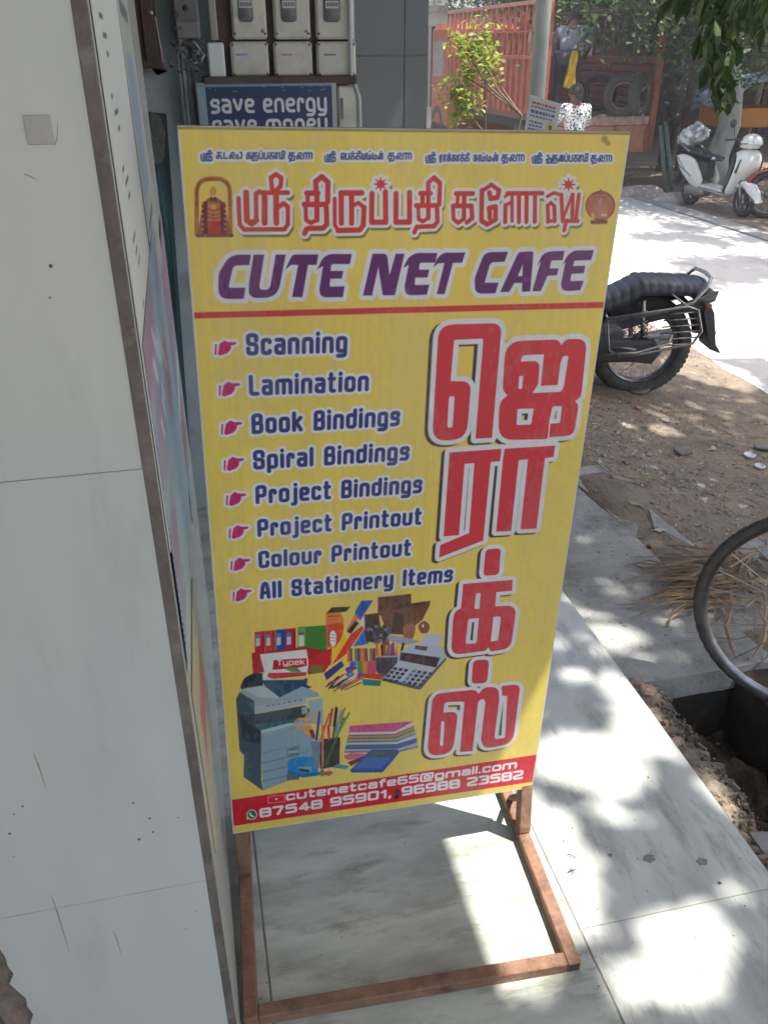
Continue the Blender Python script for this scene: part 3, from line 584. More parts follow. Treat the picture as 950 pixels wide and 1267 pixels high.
    for i, col in enumerate(lay):
        y = 245+i*22; P(V4, col, (425-i*5, y), (725+i*5, y-8), (852+i*6, 175+i*26), (852+i*6, 200+i*27), (728+i*6, y+18), (422-i*5, y+20)); P(V4, (.28, .25, .35), (425-i*5, y+14), (728+i*5, y+8), (855+i*6, 198+i*27), (855+i*6, 203+i*27), (728+i*5, y+15), (425-i*5, y+21))
    for i in range(30): x = 430+i*10; S.line([(x, 238), (x, 252)], .6, (.85, .8, .85), V4)
    P(V4, (.82, .35, .50), (390, 400), (440, 378), (560, 385), (520, 410), (420, 425)); P(V4, (.45, .12, .2), (420, 440), (520, 400), (530, 415), (440, 465))
    P(V4, (.12, .28, .60), (435, 490), (575, 355, 10), (750, 352, 14), (760, 375), (650, 505, 10), (445, 508)); P(V4, (.20, .38, .72), (450, 482), (540, 405), (710, 405), (640, 480)); P(V4, (.24, .34, .30), (575, 365), (735, 362), (712, 400), (555, 402))
    for i in range(4):
        for j in range(3): x, y = 545+i*38-j*28, 415+j*22; P(V4, (.30, .36, .62), (x, y), (x+24, y), (x+12, y+13), (x-12, y+13))
    P(V4, (.16, .55, .68), (320, 475), (350, 450), (430, 465), (410, 485)); P(V4, (.70, .30, .45), (262, 505), (300, 495), (325, 510), (300, 530), (265, 525)); P(V4, (.45, .35, .30), (240, 490), (262, 488), (262, 530), (245, 535))

def figures(S, k, c):
    D1, D2 = (235, 210, 14.08), (715, 225, 19.)
    P = lambda F, col, *p: S.poly(list(p), col, F)
    o, m, r_ = (.74, .42, .20), (.52, .20, .16), (.70, .20, .16)
    S.line([(110, 1100), (110, 330), (150, 200, 60), (250, 140, 60), (400, 130), (560, 140, 60), (660, 220, 60), (690, 330), (700, 1100)], 2.8*k, (.70, .42, .22), D1)
    S.line([(110, 600), (115, 330), (150, 205, 60), (250, 150, 60), (400, 140), (560, 150, 60), (655, 225, 60), (685, 330), (690, 600)], 1.*k, (.50, .26, .16), D1)
    P(D1, (.62, .30, .20), (110, 1110), (170, 850), (210, 560), (300, 480), (400, 430), (500, 480), (600, 560), (650, 850), (745, 1110))
    P(D1, (.45, .16, .18), (200, 540), (300, 520), (300, 1100), (190, 1100)); P(D1, (.45, .16, .18), (520, 540), (620, 540), (640, 1100), (530, 1100))
    P(D1, (.80, .55, .24), (330, 330, 30), (400, 250, 40), (460, 330, 30), (440, 430), (350, 430)); P(D1, (.22, .16, .14), (350, 450), (450, 450), (470, 520), (330, 520)); P(D1, (.85, .82, .75), (390, 420), (412, 420), (412, 470), (390, 470))
    P(D1, (.78, .46, .22), (310, 560), (520, 560), (530, 860), (300, 860)); P(D1, (.82, .66, .25), (370, 590), (450, 590), (440, 660), (380, 660)); P(D1, (.74, .16, .15), (350, 880), (520, 880), (530, 1100), (340, 1100))
    for y in (660, 740, 800): S.line([(310, y), (415, y+30, 40), (520, y)], .9*k, (.55, .28, .15), D1)
    for y in range(560, 1020, 90):
        for x in (210, 615): P(D1, (.88, .80, .70), *c(x, y, 15, 7))
        for x in (265, 560): P(D1, (.25, .12, .14), *c(x, y+35, 13, 7))
    S.line([(120, 1120), (730, 1120)], 2*k, (.45, .25, .14), D1); P(D1, (.35, .5, .5), *c(265, 1110, 24, 8))
    P(D2, (.70, .42, .30), *c(530, 560, 340, 26)); S.line(c(530, 560, 330, 26)+[(860, 560)], 1.2*k, (.58, .28, .22), D2)
    P(D2, (.66, .42, .36), *c(530, 400, 120, 16)); P(D2, (.60, .30, .24), (430, 300), (540, 170), (650, 300)); P(D2, (.62, .38, .33), (380, 350, 20), (430, 330), (430, 470), (400, 460, 20)); P(D2, (.62, .38, .33), (680, 350, 20), (620, 330), (620, 470), (660, 460, 20))
    S.line([(530, 420), (520, 540, 30), (570, 600, 30), (600, 570)], 1.6*k, (.78, .56, .46), D2)
    P(D2, (.74, .46, .34), (350, 560, 40), (700, 560, 40), (740, 850, 60), (300, 850, 60)); P(D2, (.86, .66, .40), (310, 720, 30), (390, 720, 30), (400, 880, 30), (340, 880, 30)); P(D2, (.50, .24, .28), (290, 900), (700, 890), (690, 980), (320, 990))
    P(D2, (.88, .72, .62), (550, 740, 20), (690, 760, 20), (680, 800), (560, 810)); P(D2, (.35, .2, .2), *c(495, 360, 16, 8)); P(D2, (.35, .2, .2), *c(590, 360, 16, 8))
# ------------------------------------------------------------ materials
M = {}
M['marble'] = mat('marble_floor', (.57, .60, .54), .34, (.36, .385, .34), 3.4, stretch=(1, 3.2, 1), lo=.42, hi=.66, col3=(.29, .29, .235), sc3=6., bump=.05, bscale=50)
M['marble2'] = mat('marble_floor_diagonal', (.655, .67, .635), .32, (.43, .455, .43), 3.0, stretch=(3.2, .9, 1), lo=.45, hi=.68, col3=(.36, .365, .33), sc3=5., bump=.05, bscale=50)
M['marble2'].node_tree.nodes['Mapping'].inputs['Rotation'].default_value = (0, 0, math.radians(18))
M['joint'] = mat('joint_cement', (.40, .40, .37), .9, (.27, .27, .25), 20)
M['wtile'] = mat('glazed_wall_tile', (.59, .615, .58), .17, (.53, .56, .53), 1.6, lo=.40, hi=.66, stretch=(3.6, 1, .8), col3=(.47, .49, .46), sc3=1.5, spec=.45, bump=.02, bscale=9)
M['wtile'].node_tree.nodes['Mapping'].inputs['Rotation'].default_value = (0, math.radians(-42), 0)
M['cement'] = mat('brown_cement', (.13, .11, .10), .95, (.19, .165, .148), 14, bump=.5, bscale=60, col3=(.26, .23, .20), sc3=26)
M['paint'] = mat('painted_plaster', (.46, .54, .57), .7, (.36, .43, .45), 3, bump=.15, bscale=40, col3=(.25, .28, .29), sc3=3.5)
M['rust'] = mat('rusty_steel', (.23, .115, .07), .72, (.33, .20, .13), 22, metal=.15, bump=.3, bscale=90, col3=(.13, .075, .055), sc3=12)
M['granite'] = mat('grey_pillar_tile', (.135, .155, .165), .22, (.16, .18, .19), 3)
M['concrete'] = mat('worn_concrete', (.29, .30, .295), .93, (.38, .375, .36), 7, bump=.5, bscale=70, col3=(.19, .185, .175), sc3=5)
M['dirt'] = mat('trodden_dirt', (.17, .135, .10), .98, (.27, .22, .165), 7, bump=.9, bscale=45, col3=(.10, .085, .068), sc3=11, lo=.3, hi=.7)
M['road'] = mat('dusty_road', (.50, .49, .47), .93, (.58, .565, .54), 1.5, bump=.3, bscale=60, col3=(.36, .355, .34), sc3=3)
M['rubble'] = mat('brick_rubble', (.14, .115, .09), .97, (.27, .225, .175), 26, bump=.9, bscale=80, col3=(.34, .22, .15), sc3=18)
M['drain'] = mat('drain_muck_and_shade', (.03, .03, .028), .85, (.075, .055, .04), 9, bump=.6, bscale=40)  # near-black muck; also stands for shade in the doorway and rail end
M['black'] = mat('black_plastic', (.035, .037, .042), .5, (.055, .058, .065), 30)
M['rubber'] = mat('dusty_rubber', (.05, .048, .045), .85, (.10, .092, .082), 25, bump=.4, bscale=140)
M['vinyl'] = mat('seat_vinyl', (.035, .037, .055), .42, (.06, .062, .08), 20, bump=.15, bscale=160)
M['blackpaint'] = mat('black_enamel', (.03, .032, .04), .3, (.06, .06, .065), 15, coat=.4)
M['chrome'] = mat('chrome', (.40, .40, .41), .34, (.25, .24, .23), 30, metal=1.)
M['alloy'] = mat('dull_alloy', (.42, .42, .42), .5, (.28, .27, .26), 25, metal=.8)
M['redlens'] = mat('red_lens', (.45, .03, .03), .25)
M['orangelens'] = mat('amber_lens', (.75, .28, .04), .25)
M['glass'] = mat('lens_glass', (.55, .58, .6), .1)
M['white'] = mat('white_enamel', (.74, .76, .73), .3, (.66, .68, .65), 6, coat=.3)
M['cream'] = mat('cream_meter_cover', (.60, .60, .52), .5, (.52, .52, .45), 7, col3=(.40, .39, .33), sc3=9)
M['switchwhite'] = mat('white_switch_plastic', (.68, .71, .71), .4, (.60, .63, .63), 8)
M['meterdark'] = mat('meter_window', (.09, .10, .11), .25, (.13, .14, .15), 12)
M['board'] = mat('dark_board', (.07, .05, .045), .8, (.11, .085, .075), 12, bump=.3)
M['wood'] = mat('dark_red_wood', (.055, .032, .03), .6, (.09, .045, .04), 9, stretch=(6, 6, 1), bump=.3, bscale=50)
M['greybox'] = mat('grey_fuse_box', (.16, .16, .16), .6, (.11, .11, .115), 9)
M['pipe'] = mat('conduit_pipe', (.36, .36, .33), .5, (.24, .24, .22), 9, stretch=(1, 1, .3))
M['wire'] = mat('dark_wire', (.05, .055, .06), .6, (.20, .21, .21), 40)
M['cable'] = mat('silver_cable', (.48, .50, .50), .4, (.36, .38, .38), 20)
M['paper'] = mat('aged_paper', (.60, .62, .60), .8, (.50, .52, .50), 8)
M['orange'] = mat('orange_truck_paint', (.27, .065, .035), .7, (.36, .115, .065), 5, bump=.15, col3=(.24, .09, .06), sc3=4)
M['bedwood'] = mat('truck_inner_planks', (.11, .05, .035), .85, (.17, .09, .07), 6, stretch=(1, 1, 4), bump=.3)
M['chassis'] = mat('dark_chassis', (.03, .03, .032), .8, (.05, .048, .045), 9)
M['pole'] = mat('painted_steel_pole', (.25, .30, .29), .6, (.18, .22, .22), 5, stretch=(1, 1, .3), col3=(.34, .36, .34), sc3=4)
M['skin'] = mat('brown_skin', (.17, .09, .06), .6, (.14, .07, .045), 10)
M['hair'] = mat('black_hair', (.012, .011, .012), .6, (.02, .02, .02), 40)
M['greycloth'] = mat('blue_grey_cloth', (.23, .26, .31), .9, (.16, .18, .23), 12, bump=.4, bscale=30)
M['darkcloth'] = mat('dark_cloth', (.055, .055, .07), .9, (.09, .08, .09), 12, bump=.4, bscale=30)
M['dotcloth'] = mat('black_dotted_white_cloth', (.62, .64, .64), .9, (.05, .05, .06), 42, lo=.52, hi=.56, detail=1)
M['yellow'] = mat('yellow_cloth', (.70, .45, .02), .8, (.55, .33, .02), 18, bump=.4)
M['sack'] = mat('dusty_sackcloth', (.38, .33, .29), .95, (.55, .50, .46), 9, bump=.8, bscale=22, col3=(.26, .17, .14), sc3=5)
M['leafdry'] = mat('dry_leaf', (.30, .21, .13), .85, (.42, .32, .20), 9)
M['frond'] = mat('dry_palm_frond', (.17, .115, .07), .85, (.33, .235, .145), 20, stretch=(1, 6, 1), bump=.4)
M['bark'] = mat('tree_bark', (.13, .105, .08), .95, (.21, .17, .13), 14, stretch=(1, 1, .4), bump=.9, bscale=30)
M['lime'] = mat('limewashed_bark', (.52, .53, .50), .95, (.34, .34, .32), 7, stretch=(1, 1, .6), bump=.8, bscale=22)
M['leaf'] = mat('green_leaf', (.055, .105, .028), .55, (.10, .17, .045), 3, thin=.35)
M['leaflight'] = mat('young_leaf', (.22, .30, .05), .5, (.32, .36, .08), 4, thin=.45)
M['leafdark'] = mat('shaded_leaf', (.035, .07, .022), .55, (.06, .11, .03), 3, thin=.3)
M['farwall'] = mat('sunlit_plaster', (.62, .60, .56), .9, (.70, .68, .64), 3)
M['darkshed'] = mat('dark_shed_wall', (.055, .06, .065), .9, (.09, .095, .10), 2, bump=.3)  # plain near-black wall tone
M['tarp'] = mat('faded_striped_tarpaulin', (.10, .12, .15), .8, (.22, .25, .29), 3.2, stretch=(.2, .2, 3.5), lo=.45, hi=.55, bump=.3)
M['bluecover'] = mat('pale_blue_cover', (.22, .34, .42), .6, (.50, .58, .62), 4)
M['cap'] = mat('white_plastic_cap', (.72, .75, .76), .4, (.62, .65, .66), 9)
M['slate'] = mat('slate_chip', (.22, .22, .21), .85, (.15, .15, .145), 12, bump=.3)
M['aluminium'] = mat('spoke_steel', (.45, .45, .46), .4, (.33, .33, .33), 10, metal=.9)
M['greenpaint'] = mat('dull_green_paint', (.10, .16, .13), .6, (.14, .2, .17), 5)

# ------------------------------------------------------------ ground, road, drain, platform
XS = [1.5, 1.6, 1.8, 2.0, 2.3, 2.6, 3.2, 4, 5, 6, 8, 12, 20, 40, 90, 180]
YS = [-60, -20, -8, -4, -2, -.1, .44, 1.0, 1.78, 2.5, 3.2, 4, 5, 6.5, 8, 10, 13, 17, 22, 30, 45, 70, 120, 240]
def sheet(xs, ys, dz, jit=0.):
    mb = MB(); rs = random.Random(4)
    for y in ys:
        for x in xs: mb.v.append((x, y, gz(x)+dz+(rs.uniform(-jit, jit) if jit else 0)))
    nx = len(xs)
    for j in range(len(ys)-1):
        for i in range(nx-1): mb.f.append((j*nx+i, j*nx+i+1, (j+1)*nx+i+1, (j+1)*nx+i)); mb.m.append(0); mb.sm.append(True)
    return mb
g = sheet(XS, YS, 0)
# ground strip under and beyond the drain covers, up to the platform, and below the building
g.build('ground', M['dirt'], kind='structure', fix=False); g = MB()
g.add([(1.06, 1.78, -.075), (1.5, 1.78, -.075), (1.5, 240, -.075), (1.06, 240, -.075)], [(0, 1, 2, 3)])
g.build('verge_strip', M['dirt'], kind='structure', fix=False); g = MB()
g.add([(-180, -60, -.6), (1.5, -60, -.6), (1.5, 240, -.6), (-180, 240, -.6)], [(0, 1, 2, 3)])
g.build('lower_ground', M['dirt'], kind='structure', fix=False)
# uneven trodden surface near the shop: a finely wrinkled sheet
mb = MB(); rs = np.random.RandomState(2); nx, ny = 70, 90; xs = np.linspace(1.44, 3.3, nx); ys = np.linspace(.46, 4.6, ny)
hf = sum(np.sin(rs.rand()*30+np.outer(ys*rs.uniform(-14, 14), np.ones(nx))+xs[None]*rs.uniform(-14, 14))*.0035 for _ in range(9))+rs.rand(ny, nx)*.004
for j, y in enumerate(ys):
    for i, x in enumerate(xs):
        e = min(1, (x-1.44)/.06, (y-.46)/.06, (3.3-x)/.3, (4.6-y)/.3); mb.v.append((x, y, gz(x)+.006+max(-.003, (hf[j, i]+.012)*e)))
for j in range(ny-1):
    for i in range(nx-1): a = j*nx+i; mb.f.append((a, a+1, a+nx+1, a+nx)); mb.m.append(0); mb.sm.append(True)
mb.build('dirt_verge', M['dirt'], kind='structure', fix=False); VZ = np.array(mb.v)[:, 2].reshape(ny, nx)
def vz(x, y):
    i = int(round((x-1.44)/(3.3-1.44)*(nx-1))); j = int(round((y-.46)/(4.6-.46)*(ny-1)))
    return float(VZ[j, i]) if 0 <= i < nx and 0 <= j < ny else gz(x)
rdm = MB(); rs_ = random.Random(9); yy = [-60, -30, -12, -6]+[-4+.11*i for i in range(150)]+[13, 16, 20, 45, 240]; xr = [3.3, 3.42, 3.6, 4, 5, 6, 6.45]; wob = 0
for y in yy:      # worn, ragged near edge
    wob = .8*wob+rs_.uniform(-.06, .06)
    for k, x in enumerate(xr):
        e = (1 if k == 0 else .6 if k == 1 else .25 if k == 2 else 0)*(wob+.16*math.sin(y*1.3)+rs_.uniform(-.02, .02)); rdm.v.append((x+e, y, gz(x+e)+(.004 if k == 0 else .012)))
for j in range(len(yy)-1):
    for i in range(len(xr)-1): q = j*len(xr)+i; rdm.f.append((q, q+1, q+len(xr)+1, q+len(xr))); rdm.m.append(0); rdm.sm.append(True)
rdm.build('road', M['road'], kind='structure', fix=False)
ke = MB(); ke.box((6.46, -60, -.62), (6.72, 240, gz(6.5)+.03)); ke.build('road_far_edge', M['concrete'], kind='structure')
# drain
def rough_slab(mb, poly, z0, z1, rs, n=6, jit=.012):
    P = []
    for i in range(len(poly)):
        a, b = poly[i], poly[(i+1) % len(poly)]
        for k in range(n):
            t = k/n; P.append((a[0]+(b[0]-a[0])*t+(rs.uniform(-jit, jit) if k else 0), a[1]+(b[1]-a[1])*t+(rs.uniform(-jit, jit) if k else 0)))
    return mb.prism(P, z0, z1, 'z')
d = MB(); d.add([(1.06, -3, -.44), (1.5, -3, -.44), (1.5, .5, -.44), (1.06, .5, -.44)], [(0, 1, 2, 3)]); d.build('drain_bed', M['drain'], kind='structure', fix=False)
d = MB(); d.box((1.42, -3, -.6), (1.52, .459, gz(1.5)+.004)); d.build('drain_side_wall', M['drain'], kind='structure'); d = MB(); rough_slab(d, [(1.05, .455), (1.53, .45), (1.53, .56), (1.05, .56)], -.6, -.062, random.Random(6), 10, .012); d.build('drain_wall', M['drain'], kind='structure')
R1 = random.Random(11)
cover = MB(); cover.box((1.06, .42, -.13), (1.60, .46, -.05)); 
drc = MB(); rough_slab(drc, [(1.065, .44), (1.545, .44), (1.50, .98), (1.43, 1.78), (1.065, 1.78)], -.12, -.045, R1); c1 = drc
pav = bpy.data.objects.new('drain_cover', None); COL.objects.link(pav); pav['kind'] = 'structure'; pav['base'] = [0., 0., 0.]
c1.build('slab', M['concrete'], pav)
crk = [at(735+t*125/8+6*math.sin(t*2.1), 572+t*132/8+4*math.sin(t*3.), Z=-.05) for t in range(9)]
c2 = MB(); rough_slab(c2, [(1.515, .60), (1.64, .62), (1.66, 1.0), (1.63, 1.76), (1.445, 1.77), (1.51, 1.0)], -.12, -.052, R1); c2.build('slab', M['concrete'], pav)
c3 = MB(); rough_slab(c3, [(1.085, -1.9), (1.48, -1.9), (1.5, -.12), (1.10, -.09)], -.08, -.028, R1); c3.build('slab', M['concrete'], pav)
cl = MB()
for i in range(8):
    a, b = crk[i], crk[i+1]; nrm = np.array([-(b-a)[1], (b-a)[0], 0]); nrm /= np.linalg.norm(nrm)+1e-9; w0 = .003*(1+.5*math.sin(i*2)); 
    cl.add([tuple(a-nrm*w0+[0, 0, .007]), tuple(b-nrm*w0+[0, 0, .007]), tuple(b+nrm*w0+[0, 0, .007]), tuple(a+nrm*w0+[0, 0, .007])], [(0, 1, 2, 3)])
cl.build('crack', mat('crack_shadow_dirt', (.09, .08, .07), .95), pav, fix=False)
# broken brick and mortar bank between platform and drain
bank = MB(); n = 60
for j in range(n+1):
    y = -.30+j*.0165*.75+0
    for i, (x, z) in enumerate(((1.055, -.022), (1.10, -.035), (1.15, -.065), (1.178, -.13), (1.19, -.29), (1.24, -.45))):
        k = 0 if i == 0 else 1; bank.v.append((x+k*R1.uniform(-.014, .02)+k*.012*math.sin(y*20), y, z+k*R1.uniform(-.016, .016)))
for j in range(n):
    for i in range(5): a = j*6+i; bank.f.append((a, a+1, a+7, a+6)); bank.m.append(0); bank.sm.append(False)
bank.build('drain_bank', M['rubble'], kind='structure', fix=False)
md = MB(); nn_ = 22
for j in range(nn_+1):
    for i in range(nn_+1): md.v.append((1.12+.32*i/nn_, -.2+.64*j/nn_, -.30+.09*math.sin(math.pi*i/nn_*.5+1.57)+.035*math.sin(j*.6+i*.3)+.02*math.sin(j*1.7)+R1.uniform(-.012, .012)))
for j in range(nn_):
    for i in range(nn_): a = j*(nn_+1)+i; md.f.append((a, a+1, a+nn_+2, a+nn_+1)); md.m.append(0); md.sm.append(False)
md.build('silt_mound', mat('drain_silt', (.055, .045, .036), .95, (.12, .095, .07), 18, bump=.8, bscale=50), kind='structure', fix=False)
br = MB()
for i in range(420):
    y = R1.uniform(-.2, .44); t = R1.random(); x = 1.065+t*.105; z = -.022-t*.035; s = R1.uniform(.0015, .006)*(1+.7*(R1.random() < .08))
    Mx = Matrix.Translation((x, y, z)) @ Matrix.Rotation(R1.uniform(0, 3), 4, Vector((R1.random(), R1.random(), R1.random()+.1)).normalized())
    br.box((-s, -s*.7, -s*.5), (s, s*.7, s*.5), Mx)
br.build('brick_chips', M['rubble'], kind='stuff')
# platform with marble slabs
pl = MB(); pl.box((-2.2, -3.2, -.6), (1.052, 3.4, -.0022)); plat = bpy.data.objects.new('platform', None); COL.objects.link(plat); plat['kind'] = 'structure'; plat['base'] = [0., 0., 0.]
pl.build('platform_base', M['joint'], plat)
cols = [(-2.2, -1.32), (-1.318, -.68), (-.678, .035), (.038, .627), (.630, 1.06)]
rows = {4: [-3.2, -2.27, -1.6, -.92, -.245, .43, 1.10, 1.78, 2.45, 3.4]}
for ci, (x0, x1) in enumerate(cols):
    ys = rows.get(ci, [-3.2, -2.4, -1.72, -1.04, -.46, .62, 1.3, 2.0, 2.7, 3.4])
    for y0, y1 in zip(ys[:-1], ys[1:]):
        dz = R1.uniform(-.0008, .0008); t = MB(); t.box((x0+.0008, y0+.0008, -.024), (x1-.0008, y1-.0008, dz), bev=.0007); t.build('marble_slab', M['marble2' if ci == 4 else 'marble'], plat)
mst = mat('dark_stain', (.20, .19, .17), .6, (.34, .33, .31), 60)
for x, y, a, b in ((803, 1062, 9, 6), (868, 1066, 8, 9), (755, 1058, 3.5, 3.5)):
    c = at(x, y, Z=.0015); k = 16; pts = [(c[0]+a*.00135*(1+.22*math.sin(i*1.9+x)+R1.uniform(-.12, .12))*math.cos(i*6.2832/k), c[1]+a*.0011*(1+.2*math.sin(i*2.3+y)+R1.uniform(-.12, .12))*math.sin(i*6.2832/k)) for i in range(k)]
    spot = MB(); spot.prism(pts, .0002, .0016, 'z'); spot.build('stain', mst, plat)
for (a, b), lbs in zip((((702, 1057), (712, 1062)), ((702, 1080), (712, 1076)), ((705, 1074), (710, 1082))), ('tiny dark blue scrap on the marble, the farthest from the camera of three', 'tiny blue scrap on the marble lying nearly level, crossed by another', 'tiny blue scrap on the marble standing steeply across another')):
    A_, B_ = at(*a, Z=.004), at(*b, Z=.004); o = MB().tube([A_, (A_+B_)/2+[0, 0, .002], B_], .0012, 5).build('thread_scrap', mat('blue_scrap', (.05, .06, .25), .7), None, loc=A_)
    tag(o, lbs, 'scrap', 'blue scraps on the marble')

# ------------------------------------------------------------ shop front
shop = thing('shop_building', (-.4, 0, 0), 'shop front pillar of pale grey glazed tiles left of the yellow sign', 'building')
MB().box((-.31, -.365, .45), (-.0332, 1.04, 3.0)).build('pillar_core', M['cement'], shop); MB().box((-.29, -.365, -.02), (-.0335, 1.04, .449)).build('pillar_core', M['cement'], shop)
R2 = random.Random(5)
def jag(x0, x1, z0, z1, side):
    pts = [(x1, z0), (x1, z1), (x0 if z0 > .46 else side(z1), z1)]
    if z0 <= .46:
        k = 26
        for i in range(1, k): z = z1-(z1-z0)*i/k; pts.append((side(z)+R2.uniform(-.006, .006), z))
        pts.append((side(z0), z0))
    else: pts.append((x0, z0))
    return pts
zj = [-.13, .494, 1.1155, 1.736, 2.36, 3.0]
for a, b in zip(zj[:-1], zj[1:]):
    z0, z1 = max(a, 0)+.0005, b-.0004
    t = MB(); side = lambda z: -.318+(.5-z)*.085
    t.prism(jag(-.62, -.0320, z0, z1, side), -.3795+R2.uniform(-.0004, .0004), -.366, 'y'); t.build('wall_tile', M['wtile'], shop)
t = MB(); t.box((-.262, -.3786, 0), (-.0325, -.3665, 3.0)); t.build('tile_grout', mat('pale_grout', (.40, .40, .37), .9, (.30, .30, .28), 40), shop)
# left of the break: raw cement reveal and the dark doorway
t = MB(); zz = [0+.46*i/20 for i in range(21)]
L = [(-.345+(.46-z)*.05+R2.uniform(-.006, .006), z) for z in zz]; Rr = [(-.30+(.46-z)*.05, z) for z in zz][::-1]
t.prism(L+Rr, -.374, -.36, 'y'); t.build('raw_cement_edge', mat('raw_brown_edge', (.17, .125, .095), .95, (.29, .23, .18), 30, bump=.8, bscale=70, col3=(.10, .08, .065), sc3=16), shop)
t = MB(); t.box((-.62, -.365, .46), (-.31, .2, 3.0)); t.build('wall_return', M['cement'], shop)
t = MB(); t.box((-2.2, .1, 0), (-.31, .14, .46)); t.build('doorway_shade_panel', M['drain'], shop)  # near-black sheet stands for the shade inside the doorway
t = MB(); t.box((-.0315, -.3805, 0), (-.0203, -.366, 3.0)); t.build('corner_strip', M['cement'], shop)
t = MB()
for z0, z1 in ((0, .4935), (.495, 1.115), (1.1165, 1.7355), (1.737, 3.0)): t = MB(); t.box((-.0330, -.365, z0), (-.0195, 1.045, z1)); t.build('side_tile', M['wtile'], shop)
# back wall of the recess, ceiling slab / awning
t = MB(); t.box((-.0330, 1.052, 0), (-2.2, 1.09, 3.0)); t.build('recess_side_wall', M['paint'], shop); t = MB(); t.box((-.75, 1.66, 0), (.588, 1.75, 3.0)); t.build('recess_wall', M['paint'], shop)
MB().box((-2.4, -4.2, 2.9), (1.56, 4.6, 3.05)).build('awning_slab', M['concrete'], shop); t = MB(); t.box((-2.4, -4.2, 3.051), (1.2, 4.6, 6)); t.build('upper_storey', M['farwall'], shop)
t = MB(); t.box((-2.4, -4.2, 0), (-2.21, 4.6, 2.9)); t.build('far_side_wall', M['paint'], shop); t = MB(); t.box((-2.2, 3.42, -.6), (.95, 3.6, 2.9)); t.build('side_wall', M['paint'], shop)
# scuffed square of old tape
tp = MB(); a, b = at(28, 142, Y=-.3808), at(68, 178, Y=-.3808)
tp.box((a[0], -.3808, b[2]), (b[0], -.3796, a[2]), bev=.0004); tp.build('tape_patch', mat('old_tape', (.42, .41, .37), .6, (.50, .52, .49), 8), shop)
scm = mat('olive_scuff', (.30, .32, .26), .8, (.42, .44, .38), 60, bump=.3)
for (x0, y0, x1, y1, w_) in ((40, 930, 60, 985, .0017), (62, 1105, 86, 1180, .0016), (140, 1153, 150, 1182, .0014), (68, 180, 71, 150, .0006), (30, 215, 45, 222, .0006)):
    A_, B_ = at(x0, y0, Y=-.3802), at(x1, y1, Y=-.3802); q_ = MB().tube([A_, A_*.7+B_*.3+[.0012, 0, 0], A_*.35+B_*.65+[.0006, 0, 0], B_], [w_*.3, w_*.8, w_*.6, w_*.15], 6); q_.v = [(v_[0], -.3798+(v_[1]+.3802)*.2, v_[2]) for v_ in q_.v]; q_.build('scratch_mark', scm, shop)
grm = mat('grime', (.12, .12, .11), .8, (.2, .2, .18), 90)
for x, y, r in ((63, 329, 1.6), (62, 368, 1.), (28, 998, 1.6), (17, 1008, 1.2), (12, 1032, 1.8), (185, 1013, 1.8), (189, 1030, 1.5), (172, 1039, 2.2), (220, 1012, 1.2), (242, 1128, 1.), (230, 1150, 1.), (17, 1060, 1.), (165, 994, 1.5)):
    p = at(x, y, Y=-.3800); dt = MB(); dt.lathe([(0, -.3803), (r*.0010, -.3801), (r*.0011, -.3797)], (p[0], 0, p[2]), 'y', 7); dt.build('grime_spot', grm, shop)

# posters on the side of the pillar
def wallprint(name, corners, arr, label, cat, rough=.55):
    """corners: four world points TL TR BR BL"""
    mb = MB(); n = 8; TL, TR, BR, BL = [np.array(p) for p in corners]; nrm = np.cross(TR-TL, BL-TL); nrm /= np.linalg.norm(nrm); 
    vs = []; uv = []
    for j in range(n+1):
        for i in range(n+1):
            u, v = i/n, j/n; p = TL*(1-u)*(1-v)+TR*u*(1-v)+BR*u*v+BL*(1-u)*v; vs.append(tuple(p)); uv.append((u, 1-v))
    fs = [(j*(n+1)+i, (j+1)*(n+1)+i, (j+1)*(n+1)+i+1, j*(n+1)+i+1) for j in range(n) for i in range(n)]
    mb.add(vs, fs); b = np.array(vs[0]); o = mb.build(name, print_mat(name+'_print', arr, rough), None, loc=tuple(BL), fix=False)
    l = o.data.uv_layers.new(name='UVMap')
    for poly in o.data.polygons:
        for li in poly.loop_indices: l.data[li].uv = uv[o.data.loops[li].vertex_index]
    sl = o.modifiers.new('thickness', 'SOLIDIFY'); sl.thickness = .0012; sl.offset = 0
    tag(o, label, cat); return o
XP = -.0180
N1 = Print(.5, .75, 400, (.80, .82, .80))
rr = random.Random(3)
for i, y in enumerate((.09, .16, .235, .31, .39, .47, .55, .62)):
    x = .06+.012*i
    for q in range(3): 
        s0 = .03+rr.random()*.05; N1.a[int(y*400)+q*7:int(y*400)+q*7+2, int((x+.02*q)*400):int((x+.02*q+s0)*400)] = (.35, .36, .38)
wallprint('price_notice', [(XP, -.355, 1.66), (XP, .10, 1.66), (XP, .10, 1.00), (XP, -.355, 1.00)], N1.pixels(), 'long white paper notice with short dark lines on the pillar side', 'notice')
